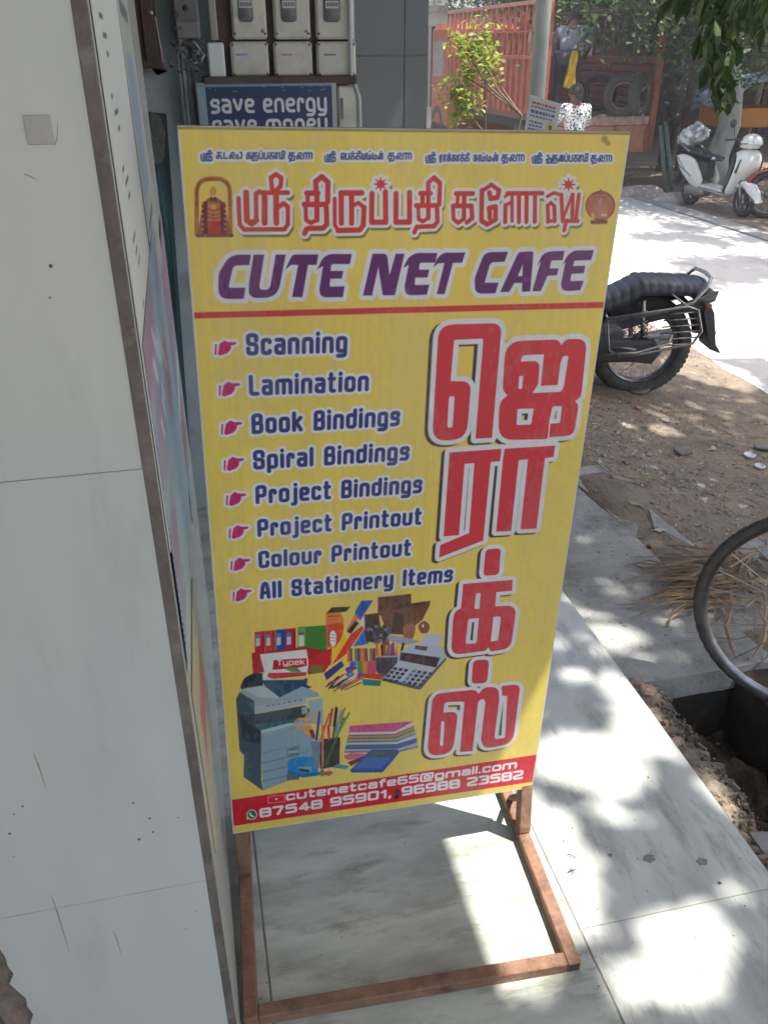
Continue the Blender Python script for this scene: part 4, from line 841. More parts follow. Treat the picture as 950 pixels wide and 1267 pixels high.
def poster_art():
    H, W = 300, 160; Y, X = np.mgrid[0:H, 0:W].astype(np.float32); Y /= H; X /= W; a = np.empty((H, W, 3), np.float32)
    n = np.random.RandomState(8); base = .5+.25*np.sin(X*5+Y*7)+.25*np.sin(Y*13-X*3)
    a[:] = np.stack([.42+.22*base, .58+.16*base, .68+.10*base], -1)
    low = np.clip((Y-.45)*2.2, 0, 1)[..., None]; a = a*(1-low)+np.array([.62, .76, .80])*low
    for (cx, cy, rx, ry, col) in ((.1, .05, .35, .12, (.55, .25, .45)), (.9, .1, .3, .1, (.45, .35, .55)), (.15, .3, .2, .15, (.45, .35, .6)), (.62, .38, .13, .16, (.80, .25, .30)), (.1, .62, .12, .10, (.45, .25, .5))):
        m = np.clip(1.3-((X-cx)**2/rx**2+(Y-cy)**2/ry**2), 0, 1)[..., None]; a = a*(1-m)+np.array(col)*m
    for i in range(14):
        x0, y0 = n.rand()*.5+.15, .12+n.rand()*.22; m = (np.abs(X-x0-(Y-y0)*.5) < .02) & (np.abs(Y-y0) < .04); a[m] = (.86, .88, .9)
    for i in range(18):
        y0 = .5+i*.022; m = (np.abs(Y-y0) < .006) & (X < .14+.1*n.rand()); a[m] = (.35, .25, .5)
    return a
pc = poster_art(); pc = pc*.55+np.array([.66, .74, .78])*.45
N2 = Print(.3, .5, 300, (.66, .68, .64)); N2.a[20:26, 12:70] = (.4, .4, .42); N2.a[40:100, 10:60] = (.55, .62, .68); N2.a[110:114, 12:66] = (.45, .4, .4); N2.a[125:129, 12:50] = (.45, .4, .4)
wallprint('peeling_notice', [(XP-.0002, .13, 1.62), (XP-.0002, .50, 1.60), (XP+.004, .52, 1.14), (XP-.0002, .15, 1.12)], N2.pixels(1), 'faded grey notice peeling off the pillar side beyond the white one', 'notice')
N3 = Print(.3, .5, 300, (.52, .60, .66)); N3.a[:60] = (.62, .50, .60); N3.a[80:90, 5:80] = (.8, .8, .82); N3.a[100:130, 10:60] = (.66, .40, .42)
wallprint('second_poster', [(XP-.0002, .46, 1.12), (XP+.003, .90, 1.16), (XP-.0002, .88, .62), (XP-.0002, .48, .58)], N3.pixels(1), 'worn pale blue poster on the far part of the pillar side', 'poster')
N4 = Print(.3, .3, 300, (.70, .68, .56)); N4.a[30:60, 20:70] = (.72, .45, .45)
wallprint('reflection_sheet', [(XP-.0002, -.33, .78), (XP-.0002, .10, .68), (XP-.0002, .12, .40), (XP-.0002, -.31, .46)], N4.pixels(1), 'pale yellow and pink sheet painting the sign reflected low on the pillar side', 'notice')  # yellow and pink stand for the sign's reflection in the glossy tile
wallprint('colour_poster', [(XP+.0016, -.350, 1.235), (XP+.0016, .42, 1.235), (XP+.0016, .42, .70), (XP+.0016, -.350, .82)], pc, 'glossy blue and purple poster pasted low on the pillar side', 'poster', .3)
tw = poster_art().mean(2, keepdims=True)*np.array([.42, .62, .68])*.9-.02
wallprint('torn_poster', [at(184, 138, Y=1.655), at(206, 140, Y=1.655), at(238, 600, Y=1.655), at(226, 600, Y=1.655)], tw, 'torn strip of dark blue poster hanging on the recess wall', 'poster')
gp = MB(); p0 = at(182, 150, Y=1.65); pts2 = [at(x, y, Y=1.64) for x, y in ((186, 137), (198, 145), (205, 165), (203, 195), (196, 203), (188, 200), (183, 175))]
gp.prism([(p[0], p[2]) for p in pts2], 1.634, 1.652, 'y'); o = gp.build('wall_cavity', mat('bare_cement_patch', (.12, .125, .115), .95, (.19, .2, .18), 25, bump=.6), shop)

# ------------------------------------------------------------ electric board
YB = 1.6
def PX(x, y, Y=YB): p = at(x, y, Y=Y); return p[0], p[2]
el = thing('meter_board', (.35, 1.6, 1.2), 'row of cream electric meter covers with small dark windows on a wall board', 'meter board')
x0, z1 = PX(262, -60); x1, z0 = PX(436, 102); bk = MB(); bk.box((x0, 1.605, z0), (x1+.004, 1.655, z1)); bk.build('backboard', M['board'], el)
lz = MB(); a = PX(250, 92); b = PX(438, 103); lz.box((a[0], 1.55, b[1]), (b[0], 1.64, a[1]-.004), bev=.004); lz.build('ledge', M['board'], el)
for xa, xb in ((281, 330), (334, 383), (387, 436)):
    for ya, yb, win in ((-40, 48, True), (51, 94, False)):
        a = PX(xa+(ya+yb)*.02, ya); b = PX(xb+(ya+yb)*.02, yb); m = MB(); m.box((a[0], 1.575, b[1]), (b[0], 1.607, a[1]), bev=.006); cv = m.build('meter_cover', M['cream'], el)
        for fx in (.06, .94):
            for fz in (.08, .92): scw = MB(); scw.lathe([(0, 1.5735), (.0035, 1.5738), (.0035, 1.576)], (a[0]+(b[0]-a[0])*fx, 0, b[1]+(a[1]-b[1])*fz), 'y', 8); scw.build('screw', M['meterdark'], cv)
        if win:
            c = PX(xa+10, -30); e = PX(xa+32, 27); m = MB(); m.pillow(fillet([(c[0], e[1], .012), (e[0], e[1], .012), (e[0], c[1], .0), (c[0], c[1], .0)]), .004, 'y', .001, c=1.574)
            wn = m.build('window', M['meterdark'], cv); cx_, cz_ = (c[0]+e[0])/2, e[1]+.040; m = MB(); m.box((cx_-.018, 1.5675, cz_-.006), (cx_+.018, 1.5695, cz_+.012)); m.build('counter_plate', M['paper'], cv); [MB().box((cx_-.015+q_*.0065, 1.5665, cz_-.002), (cx_-.0105+q_*.0065, 1.5672, cz_+.008)).build('counter_digit', M['meterdark'], cv) for q_ in range(5)]; MB().lathe([(0, 1.570), (.004, 1.571), (.0045, 1.5745)], (b[0]-.012, 0, b[1]+.02), 'y', 8).build('lead_seal', M['alloy'], cv)
for xa, cc in ((285, (.25, .3, .5)), (340, (.5, .2, .18)), (393, (.2, .22, .25))):
    q0, q1 = PX(xa+4, 60), PX(xa+24, 72); MB().box((q0[0], 1.5735, q1[1]), (q1[0], 1.5747, q0[1])).build('paper_label', M['paper'], el); MB().box((q0[0]+.004, 1.5725, q1[1]+.008), (q1[0]-.008, 1.5733, q1[1]+.013)).build('label_print', mat('label_ink', cc, .7), el)
a = PX(255, 52); b = PX(279, 95); m = MB(); m.box((a[0], 1.56, b[1]), (b[0], 1.604, a[1]), bev=.004); o = m.build('isolator_switch', M['switchwhite'], None, loc=(a[0], 1.58, b[1])); tag(o, 'blank white isolator switch box beside the cream meter covers', 'switch')
a = PX(252, -40); b = PX(270, 50); m = MB(); m.box((a[0], 1.57, b[1]), (b[0], 1.60, a[1]), bev=.004); o = m.build('cable_trunking', M['pipe'], None, loc=(a[0], 1.58, b[1])); tag(o, 'grey vertical cable trunking above the white isolator switch', 'trunking')
a = PX(415, 105); b = PX(437, 150); m = MB(); m.box((a[0], 1.56, b[1]-.1), (b[0], 1.655, a[1]), bev=.005); o = m.build('junction_box', M['cream'], None, loc=(a[0], 1.6, b[1])); 
tag(o, 'pale junction box at the right end of the blue energy sign', 'junction box'); m = MB(); c = PX(418, 120); e = PX(422, 146); m.box((c[0], 1.5575, e[1]), (e[0], 1.5605, c[1])); m.build('slot', M['meterdark'], o, loc=(a[0], 1.6, b[1]))
cbp = [PX(x, y) for x, y in ((427, -40), (430, 30), (431, 90), (436, 104), (441, 120), (442, 160), (443, 260))]; o = MB().tube([(p[0], 1.56, p[1]) for p in cbp], .0065, 8).build('silver_cable', M['cable'], None, loc=(.57, 1.56, 1.2)); tag(o, 'silver cable curving down the right edge of the meter board', 'cable')
# blue sign
E1 = Print(.5, .25, 900, (.14, .20, .36)); E1.M = np.eye(3)
W_, H_ = E1.W, E1.H; E1.a[:, :26] = (.52, .62, .66); E1.a[:8] = (.45, .55, .62); E1.a[:, -14:] = (.60, .66, .66)
rx = np.random.RandomState(1)
for t, yb in (('save energy', 86), ('save money', 148)):
    sts, h = text_strokes(list(t), (38, yb), (418, yb), (38, yb-58), wid=.50, gap=.24, space=.45, r=.26, hw=.085)
    E1.paint(E1.shape((), [(p, h*.085) for p in sts], 5), (.80, .83, .84))
for i in range(240):
    x, y = rx.randint(0, W_-20), rx.randint(0, H_-3); 
    if x < 60 or y < 22: E1.a[y:y+2, x:x+rx.randint(2, 16)] = (.50, .58, .62)
a = PX(243, 104, 1.555); b = PX(415, 108, 1.555); hs = (b[0]-a[0])*.5
m = MB(); m.add([(a[0], 1.549, a[1]-hs), (b[0], 1.549, a[1]-hs), (b[0], 1.549, a[1]), (a[0], 1.549, a[1])], [(0, 1, 2, 3)])
es = thing('energy_sign', (.3, 1.55, a[1]-hs), 'blue board reading save energy save money under the meters', 'sign')
o = m.build('sign_face', print_mat('energy_sign_print', E1.pixels(1), .4), es, fix=False); uvquad(o, [(0, 0), (1, 0), (1, 1), (0, 1)])
m = MB(); m.box((a[0]-.003, 1.5515, a[1]-hs-.003), (b[0]+.003, 1.575, a[1]+.004)); m.build('sign_back', M['pipe'], es)
for px in (.03, .97): MB().box((a[0]+(b[0]-a[0])*px-.006, 1.576, a[1]-hs*.6), (a[0]+(b[0]-a[0])*px+.006, 1.655, a[1]-hs*.5)).build('bracket', M['board'], es)
# wooden box, fuse box, pipes, wires
a = PX(150, -60, 1.5); b = PX(203, 84, 1.5); wb = thing('wooden_fuse_cabinet', (a[0], 1.6, b[1]), 'dark reddish brown wooden cabinet high on the recess wall', 'cabinet')
m = MB(); m.box((a[0], 1.50, b[1]), (b[0], 1.655, a[1]), bev=.005); m.build('cabinet_body', M['wood'], wb)
m = MB(); m.box((a[0]+.03, 1.490, b[1]+.02), (b[0]-.012, 1.498, a[1]), bev=.002); dr = m.build('door', M['wood'], wb)
q0, q1 = PX(192, 20, 1.487), PX(202, 76, 1.487); MB().tube([(q0[0], 1.486, q0[1]), (q1[0], 1.486, q1[1])], .0016, 6).build('metal_strip', M['cable'], dr)
q0 = PX(187, 15, 1.488); MB().lathe([(0, 1.482), (.004, 1.483), (.005, 1.49)], (q0[0], 0, q0[1]), 'y', 10).build('knob', M['cable'], dr)
m = MB(); P_ = [(a[0]+.04, b[1]), (a[0]+.07, b[1]-.012), (a[0]+.085, b[1]-.006), (b[0]-.02, b[1]-.018), (b[0]+.004, b[1]-.008), (b[0]+.004, b[1])]; m.prism(P_, 1.52, 1.6, 'y'); m.build('sagging_bottom_board', M['board'], wb)
a = PX(206, -60, 1.56); b = PX(249, 48, 1.56); gb = thing('grey_fuse_box', (a[0], 1.6, b[1]), 'grey fuse box with round knockouts between cabinet and meter board', 'fuse box')
m = MB(); m.box((a[0], 1.56, b[1]), (b[0], 1.655, a[1]), bev=.006); m.build('box_body', M['greybox'], gb)
m = MB(); c = PX(206, 26, 1.55); m.box((a[0]+.004, 1.552, b[1]+.003), (b[0]-.004, 1.562, c[1]), bev=.003); m.build('lower_flap', mat('lighter_grey_plastic', (.23, .23, .22), .6, (.17, .17, .17), 9), gb)
for px, py, r in ((217, 17, .009), (230, 9, .008)):
    q = PX(px, py, 1.557); MB().lathe([(0, 1.5555), (r, 1.5562), (r*1.1, 1.561)], (q[0], 0, q[1]), 'y', 14).build('knockout', M['board'], gb)
q = PX(216, 32, 1.55); q2 = PX(225, 36, 1.55); MB().box((q[0], 1.5495, q2[1]), (q2[0], 1.5525, q[1])).build('slot', M['board'], gb)
for k, (pxs, r, mt, lb) in enumerate((((228, 62, 236, 300), .0055, 'pipe', 'thin grey conduit nearest the torn poster'), ((233, 60, 241, 300), .0048, 'cable', 'pale conduit just left of the blue energy sign'), ((223, 66, 226, 132), .003, 'wire', 'short dark cable hanging from the fuse box'), ((243, 55, 250, 300), .004, 'wire', 'dark cable running down behind the blue energy sign'))):
    A_ = PX(pxs[0], pxs[1], 1.60); B_ = PX(pxs[2], pxs[3], 1.60); xx = (A_[0]+B_[0])/2; o = MB().tube([(xx, 1.60, A_[1]), (xx+.002, 1.602, (A_[1]+B_[1])/2), (xx, 1.60, B_[1])], r, 8).build('conduit', M[mt], None, loc=(xx, 1.6, B_[1])); tag(o, lb, 'conduit')
R3 = random.Random(8); tw_ = MB(); c0 = PX(226, 56, 1.57)
for i in range(16):
    p = [c0[0]+R3.uniform(-.035, .04), 1.575+R3.uniform(-.01, .02), c0[1]+R3.uniform(-.01, .03)]; pts = []
    for k in range(7): pts.append(tuple(p)); p = [p[0]+R3.uniform(-.02, .02), min(1.63, max(1.555, p[1]+R3.uniform(-.015, .015))), p[2]-R3.uniform(-.012, .022)]
    tw_.tube(pts, R3.choice((.0016, .0022, .003)), 5, mi=i % 3 == 0)
o = tw_.build('wire_bundle', [M['wire'], M['cable']], None, loc=(c0[0], 1.58, c0[1])); tag(o, 'tangle of dark and silver wires under the grey fuse box', 'wires')
# grey tiled pillar further along
pp = thing('grey_pillar', (.93, 2.8, 0), 'dark grey tiled square pillar behind the top of the sign', 'pillar')
m = MB(); m.box((.779, 2.655, -.02), (1.078, 2.99, 2.9)); m.build('pillar_core', M['joint'], pp)
for i, (za, zb) in enumerate(((0, .24), (.2435, .85), (.8535, 1.457), (1.4605, 2.07), (2.0735, 2.895))):
    for xa, xb in ((.775, .981), (.9845, 1.082)):
        m = MB(); m.box((xa, 2.65, za), (xb, 2.66, zb), bev=.001); m.build('pillar_tile', M['granite'], pp)
    m = MB(); m.box((1.073, 2.6615, za), (1.083, 2.99, zb), bev=.001); m.build('pillar_tile', M['granite'], pp)

# ------------------------------------------------------------ the sign and its stand
rl, lean = -.032919, .001363
Xs = np.array([math.cos(rl), 0, math.sin(rl)]); Zs = np.array([-math.sin(rl)*math.cos(lean), math.sin(lean), math.cos(rl)*math.cos(lean)]); Ys = np.cross(Zs, Xs)
SO = np.array([0, -.015, .164408]); SH = 1.241508; SW = .61
MS = Matrix(((Xs[0], Ys[0], Zs[0], SO[0]), (Xs[1], Ys[1], Zs[1], SO[1]), (Xs[2], Ys[2], Zs[2], SO[2]), (0, 0, 0, 1)))
st = thing('advertising_sign', (.305, 0, 0), 'tall yellow sign with big red letters on a rusty steel floor stand', 'sign')
m = MB(); m.add([(0, 0, 0), (SW, 0, 0), (SW, 0, SH), (0, 0, SH)], [(0, 1, 2, 3)], MS); fc = m.build('printed_banner', print_mat('banner_print', banner_print(), .38, bump=.3, thin=.05, bs=3.), st, fix=False); uvquad(fc, [(0, 0), (1, 0), (1, 1), (0, 1)])
m = MB(); m.box((-.001, .0012, -.001), (SW+.001, .004, SH+.001), MS); m.build('backing_sheet', M['paper'], st)
fr = MB(); B_ = .0255
for (a, b) in (((0, .0045, .0), (B_, .0045+B_, SH)), ((SW-B_, .0045, .0), (SW, .0045+B_, SH)), ((B_, .005, 0), (SW-B_, .005+B_, B_)), ((B_, .005, SH-B_), (SW-B_, .005+B_, SH)), ((B_, .006, SH*.5), (SW-B_, .004+B_, SH*.5+B_))): fr.box(a, b, MS, bev=.002)
fr.build('panel_frame', M['rust'], st)
BY = -.047631
def base(x, y, z): return (x*math.cos(BY)-y*math.sin(BY), x*math.sin(BY)+y*math.cos(BY), z)
D1 = .2942; DB = .19; MBase = Matrix.Rotation(BY, 4, 'Z')
for sx in (0, 1):
    top = MS @ Vector((.0128 if sx == 0 else SW-.0128, .0175, .05)); xb = .0128 if sx == 0 else SW-.012
    bot = MBase @ Vector((xb, .012, .0265)); m = MB(); dirv = (top-bot); q = dirv.normalized(); e = Vector((1, 0, 0)); e = (e-q*e.dot(q)).normalized(); f_ = q.cross(e)
    Mx = Matrix(((e.x, f_.x, q.x, bot.x), (e.y, f_.y, q.y, bot.y), (e.z, f_.z, q.z, bot.z), (0, 0, 0, 1)))
    m.box((-.0127, -.0127, 0), (.0127, .0127, dirv.length), Mx, bev=.0015); m.build('leg', M['rust'], st)
    m = MB(); xa, xc = (0, .0254) if sx == 0 else (SW-.0254, SW); m.box((xa, -D1, 0), (xc, DB, .0254), MBase, bev=.002); m.build('base_rail', M['rust'], st)
    for s in (-1, 1):
        if s < 0 and sx == 0: continue
        A_ = Vector((xb, .012+s*(.085 if s > 0 else .0), .026)); 
    g0, g1 = MBase @ Vector((xb, .10, .024)), MBase @ Vector((xb, .024, .115)); m = MB(); m.tube([g0, g1], .008, 4); m.build('brace', M['rust'], st)
m = MB(); m.box((.0260, -D1, .0), (SW-.0260, -D1+.0254, .0252), MBase, bev=.002); m.build('base_rail', M['rust'], st)
m = MB(); m.box((.0260, DB-.0254, .0), (SW-.0260, DB, .0252), MBase, bev=.002); m.build('base_rail', M['rust'], st)
m = MB(); m.box((SW-.004, -D1-.0012, .005), (SW-.022, -D1+.002, .021), MBase); m.build('tube_end_shade', M['drain'], st)  # dark plate painted as the shade inside the hollow rail
M['darklens'] = mat('dusty_dark_lens', (.13, .035, .03), .45, (.16, .07, .05), 30)
# ------------------------------------------------------------ vehicles
def frameM(org, ax, tilt=0.):
    """local frame: u along ax (horizontal), v to the left-hand normal, z up"""
    a = Vector((ax[0], ax[1], tilt)).normalized(); up = Vector((0, 0, 1)); v = up.cross(a).normalized(); up = a.cross(v)
    return Matrix(((a.x, v.x, up.x, org[0]), (a.y, v.y, up.y, org[1]), (a.z, v.z, up.z, org[2]), (0, 0, 0, 1)))
class Veh:
    def __init__(s, name, org, ax, label, cat, group=None, tilt=0., k=1.):
        s.off = Matrix(); s.M = frameM(org, ax, tilt) @ Matrix.Scale(k, 4); s.t = thing(name, org, label, cat, group)
    def put(s, name, mb, m, parent=None, label=None):
        q = MB(); q.add(mb.v, mb.f, s.M @ s.off); q.m = mb.m; q.sm = mb.sm
        o = q.build(name, m, s.t if parent is None else parent, loc=s.t['base'])
        if label: o['label'] = label
        return o
def spokes(mb, R, r, c, n=36, w=.02, th=.0015):
    for i in range(n):
        a = 2*math.pi*i/n; b = a+(.5 if i % 4 < 2 else -.5); sd = w if i % 2 else -w
        mb.tube([(c[0]+r*math.cos(b), c[1]+sd, c[2]+r*math.sin(b)), (c[0]+R*math.cos(a), c[1], c[2]+R*math.sin(a))], th, 4, cap=False)
    return mb
def wheel(V, c, R, tr, rim_w, mt_rim, hub_r=.03, n=36, solid=None, parent=None):
    ty = V.put('tyre', MB().torus(R-tr, tr, c, 'y', 56, 12), M['rubber'], parent)
    tread = MB()
    for i in range(56):
        a = 2*math.pi*i/56; 
        for s in (-1, 1):
            Mx = Matrix.Translation(c) @ Matrix.Rotation(-a, 4, 'Y') @ Matrix.Translation((R-tr*.10, s*tr*.36, 0)); tread.box((-tr*.12, -tr*.3, -R*.032), (tr*(.0 if tr > .03 else -.03), tr*.3, R*.032), Mx)
    V.put('tread_blocks', tread, M['rubber'], ty)
    Ri = R-2*tr+.004; rm = MB().lathe([(Ri, -rim_w), (Ri-.012, -rim_w*.7), (Ri-.016, 0), (Ri-.012, rim_w*.7), (Ri, rim_w)], c, 'y', 56); ro = V.put('rim', rm, M[mt_rim], parent)
    if solid is None:
        so_ = spokes(MB(), Ri-.012, hub_r, c, n, rim_w*1.1); q = V.put('spokes', so_, M['aluminium'], parent)
    else:
        so_ = MB()
        for i in range(solid):
            a = 2*math.pi*i/solid; Mx = Matrix.Translation(c) @ Matrix.Rotation(-a, 4, 'Y'); so_.box((hub_r*.5, -.014, -.022), (Ri-.01, .014, .022), Mx, bev=.006)
        V.put('rim_arms', so_, M[mt_rim], parent)
    V.put('hub', MB().lathe([(0, -rim_w*1.5), (hub_r, -rim_w*1.4), (hub_r, -rim_w*.8), (hub_r*.6, 0), (hub_r, rim_w*.8), (hub_r, rim_w*1.4), (0, rim_w*1.5)], c, 'y', 20), M['alloy'], parent)

# bicycle: its wheel stands at the edge of the open drain
az = .667; bu = (math.cos(az), -math.sin(az)); hub = at(1003, 762, d=2.43)
V = Veh('bicycle', (hub[0], hub[1], hub[2]-.30), bu, 'bicycle wheel with thin black tyre beside the open drain at the right edge', 'bicycle', tilt=-.06)
wheel(V, (0, 0, .30), .30, .0122, .009, 'chrome', .02, 28)
wheel(V, (1.0, 0, .30), .30, .0175, .011, 'chrome', .02, 28)
f = MB()
for s in (-1, 1): f.tube([(0, s*.05, .30), (.10, s*.05, .62), (.13, s*.02, .70)], .009, 8)
f.tube([(.13, 0, .68), (.19, 0, .86)], .016, 10); V.put('fork', f, M['blackpaint'])
f = MB().tube([(.16, 0, .78), (.68, 0, .80)], .014, 10); f.tube([(.15, 0, .72), (.60, 0, .30)], .015, 10); f.tube([(.60, 0, .28), (.70, 0, .84)], .014, 10)
for s in (-1, 1): f.tube([(.60, s*.03, .30), (1.0, s*.06, .30)], .008, 8); f.tube([(.69, s*.02, .78), (1.0, s*.06, .30)], .007, 8)
V.put('frame', f, M['blackpaint'])
V.put('saddle', MB().pillow([(.60, .86), (.86, .87), (.88, .93), (.80, .95), (.60, .91)], .07, 'y', .02), M['vinyl'])
V.put('handlebar', MB().tube([(.19, 0, .86), (.20, 0, .92), (.20, .16, .96), (.30, .27, .93), (.42, .28, .92)], .011, 8).tube([(.20, 0, .92), (.20, -.16, .96), (.30, -.27, .93), (.42, -.28, .92)], .011, 8), M['chrome'])
V.put('chainwheel', MB().lathe([(0, .05), (.085, .05), (.09, .053), (.085, .056), (0, .056)], (.60, 0, .29), 'y', 28).tube([(.60, .06, .29), (.67, .07, .15)], .007, 6), M['alloy'])
V.put('pedal', MB().box((.64, .07, .135), (.72, .15, .155), bev=.004), M['black'])

def motorcycle(org, ax, label, group, paint, tilt=0., k=1.):
    """u runs rearwards from under the rear axle; the rider's left side is at -v"""
    V = Veh('motorcycle', org, ax, label, 'motorcycle', group, tilt, k); S_ = -1
    wheel(V, (0, 0, .295), .295, .045, .032, 'chrome', .065, 36)
    wheel(V, (-1.27, 0, .295), .295, .038, .028, 'chrome', .05, 36)
    # seat with pressed ribs
    V.off = Matrix.Translation((.085, 0, -.165))
    s = MB(); prof = []; N = 150; u0, u1 = -.72, .22
    def zs(u): t = (u-u0)/(u1-u0); return .765+.02*math.sin(t*3)+.085*max(0, min(1, (t-.38)/.22))**1.5*(1-.25*max(0, t-.7))
    rings = 15
    for i in range(N+1):
        t = i/N; u = u0+(u1-u0)*t; wd = .085+.045*math.sin(min(1, t*1.6)*math.pi/2); wd *= 1-.35*max(0, (t-.9)/.1)**2-.35*max(0, (.08-t)/.08)**2
        rib = (abs(math.sin(t*math.pi*19))**.7)*.0045; top = zs(u)+rib; bot = zs(u)-.105+.03*t; hh = top-bot
        for j in range(rings):
            a = math.pi*j/(rings-1); c_, s_ = math.cos(a), math.sin(a); s.v.append((u, wd*math.copysign(abs(c_)**.7, c_)*(1+.06*rib/.009), bot+hh*abs(s_)**.6))
    for i in range(N):
        for j in range(rings-1): a = i*rings+j; s.f.append((a, a+1, a+rings+1, a+rings)); s.m.append(0); s.sm.append(True)
        s.f.append((i*rings, (i+1)*rings, (i+1)*rings+rings-1, i*rings+rings-1)); s.m.append(0); s.sm.append(False)
    s.f.append(tuple(range(rings))); s.m.append(0); s.sm.append(False); s.f.append(tuple(N*rings+j for j in range(rings))); s.m.append(0); s.sm.append(False)
    seat = V.put('seat', s, M['vinyl'])
    # tail and side panels
    for sd in (-1, 1):
        V.put('tail_panel', MB().pillow([(-.52, .60), (-.30, .66), (.0, .71), (.27, .80), (.26, .745), (.05, .665), (-.28, .585), (-.5, .53)], .014, 'y', .006, c=sd*.115), paint)
        V.put('side_panel', MB().pillow([(-.58, .44), (-.50, .61), (-.30, .64), (-.22, .58), (-.30, .42), (-.46, .38)], .02, 'y', .012, c=sd*.125), paint)
    V.put('tail_cowl', MB().box((.16, -.10, .725), (.27, .10, .80), bev=.02), paint)
    V.put('tail_lamp', MB().box((.25, -.07, .735), (.29, .07, .785), bev=.014), M['darklens'])
    V.off = Matrix()
    V.put('rear_mudguard', MB().add([(R*math.sin(a), y, .295+R*math.cos(a)) for a in [(-.5+i*.16) for i in range(13)] for R, y in ((.325, -.07), (.35, -.045), (.355, 0), (.35, .045), (.325, .07))],
          [(i*5+j, i*5+j+1, (i+1)*5+j+1, (i+1)*5+j) for i in range(12) for j in range(4)], smooth=True), M['black'])
    V.off = Matrix.Translation((.04, 0, -.12))
    fl = V.put('number_plate_holder', MB().prism([(.28, .70), (.33, .62), (.37, .44), (.40, .40), (.405, .385), (.34, .41), (.33, .45), (.27, .62)], -.085, .085, 'y'), M['black'])
    V.put('reflector', MB().box((.375, -.03, .47), (.385, .03, .50), bev=.003), M['redlens'], fl)
    for sd in (-1, 1):
        il = MB().tube([(.24, sd*.08, .68), (.25, sd*.15, .68)], .008, 8); io = V.put('indicator_stalk', il, M['black'], label=None); V.put('indicator_lens', MB().pillow([(.225, .665), (.265, .665), (.27, .695), (.23, .70)], .016, 'y', .008, c=sd*.165), M['darklens'], io)
        V.off = Matrix.Translation((0, 0, -.03))
        V.put('shock_absorber', MB().tube([(-.02, sd*.11, .31), (-.06, sd*.12, .62)], .014, 10), M['chrome'])
        sp = MB(); pts = [(-.025-.03*t/1., sd*.11+.026*math.cos(t*44), .37+.2*t+.026*math.sin(t*44)*.3) for t in [i/90 for i in range(91)]]
        V.put('shock_spring', MB().tube([(-.025-.03*t+.024*math.cos(t*44), sd*.115+.024*math.sin(t*44), .37+.2*t) for t in [i/110 for i in range(111)]], .0045, 5), M['chrome'])
        V.put('swingarm', MB().tube([(.04, sd*.10, .295), (-.45, sd*.10, .34)], .016, 8), M['blackpaint'])
    V.off = Matrix.Translation((.085, 0, -.165))
    # grab rail: chrome tube round the back of the seat
    V.put('grab_rail', MB().tube([(-.28, -.145, .655), (-.02, -.155, .705), (.12, -.16, .75), (.185, -.15, .83), (.215, -.12, .872), (.222, 0, .88), (.215, .12, .872), (.185, .15, .83), (.12, .16, .75), (-.02, .155, .705), (-.28, .145, .655)], .0105, 8), M['chrome'])
    V.off = Matrix.Translation((.03, 0, -.09))
    # guard frame over the wheel on the near side
    sg = MB(); y = S_*.185
    sg.tube([(-.30, y, .60), (.14, y, .66), (.20, y, .64), (.24, y, .52), (.20, y, .45), (-.05, y, .40), (-.20, y, .38)], .008, 8)
    sg.tube([(.05, S_*.15, .72), (.14, y, .66)], .007, 6); sg.tube([(-.30, S_*.13, .62), (-.30, y, .60)], .007, 6); sg.tube([(-.33, y-.0, .60), (-.60, y+.03, .555)], .007, 6)
    for i in range(6): z = .625-i*.036; sg.tube([(.02-i*.004, y, z-.006), (.215+(.012 if i > 1 else -.01)-max(0, i-3)*.012, y, z+.006)], .0042, 6)
    sg.tube([(-.30, y, .60), (-.27, y, .42), (-.20, y, .38)], .006, 6); V.put('wheel_guard', sg, M['chrome'])
    V.off = Matrix()
    V.put('pillion_footrest', MB().tube([(-.34, S_*.12, .33), (-.16, S_*.16, .335), (-.10, S_*.22, .34)], .009, 8).tube([(-.33, S_*.2, .31), (-.10, S_*.24, .33), (.08, S_*.21, .37), (.10, S_*.20, .42)], .0085, 8), M['chrome'])
    V.put('chain_cover', MB().pillow([(-.55, .24), (-.50, .42), (-.10, .375), (.03, .37), (.08, .30), (.03, .23), (-.1, .245)], .03, 'y', .015, c=S_*.125), M['black'])
    # engine, tank, front
    en = MB()
    for i in range(8): en.box((-.86, -.075, .42+i*.021), (-.70, .075, .431+i*.021), bev=.002)
    en.box((-.84, -.06, .42), (-.72, .06, .60)); eo = V.put('engine_cylinder', en, M['alloy'])
    V.put('crankcase', MB().pillow([(-.92, .22), (-.95, .36), (-.86, .43), (-.62, .43), (-.52, .36), (-.54, .24), (-.66, .19)], .12, 'y', .03), M['alloy'])
    V.put('silencer', MB().tube([(-.80, .10, .25), (-.5, .14, .22), (-.2, .16, .24), (.25, .17, .30)], [.02, .026, .042, .045], 14), M['chrome'])
    V.put('fuel_tank', MB().pillow([(-1.08, .70), (-1.10, .80), (-1.02, .90), (-.86, .93), (-.70, .84), (-.66, .76), (-.72, .70), (-.9, .68)], .13, 'y', .05), paint)
    V.off = Matrix.Translation((0, 0, -.14))
    fr_ = MB().tube([(-1.06, 0, .86), (-.70, 0, .68), (-.30, 0, .66), (.2, 0, .72)], .018, 8).tube([(-1.05, 0, .82), (-.96, 0, .50), (-.90, 0, .38), (-.50, 0, .38), (-.46, 0, .60)], .016, 8); V.put('frame', fr_, M['blackpaint']); V.off = Matrix()
    fk = MB()
    for sd in (-1, 1): fk.tube([(-1.27, sd*.075, .295), (-1.02, sd*.075, .92)], [.021, .015], 10)
    V.put('front_fork', fk, M['chrome'])
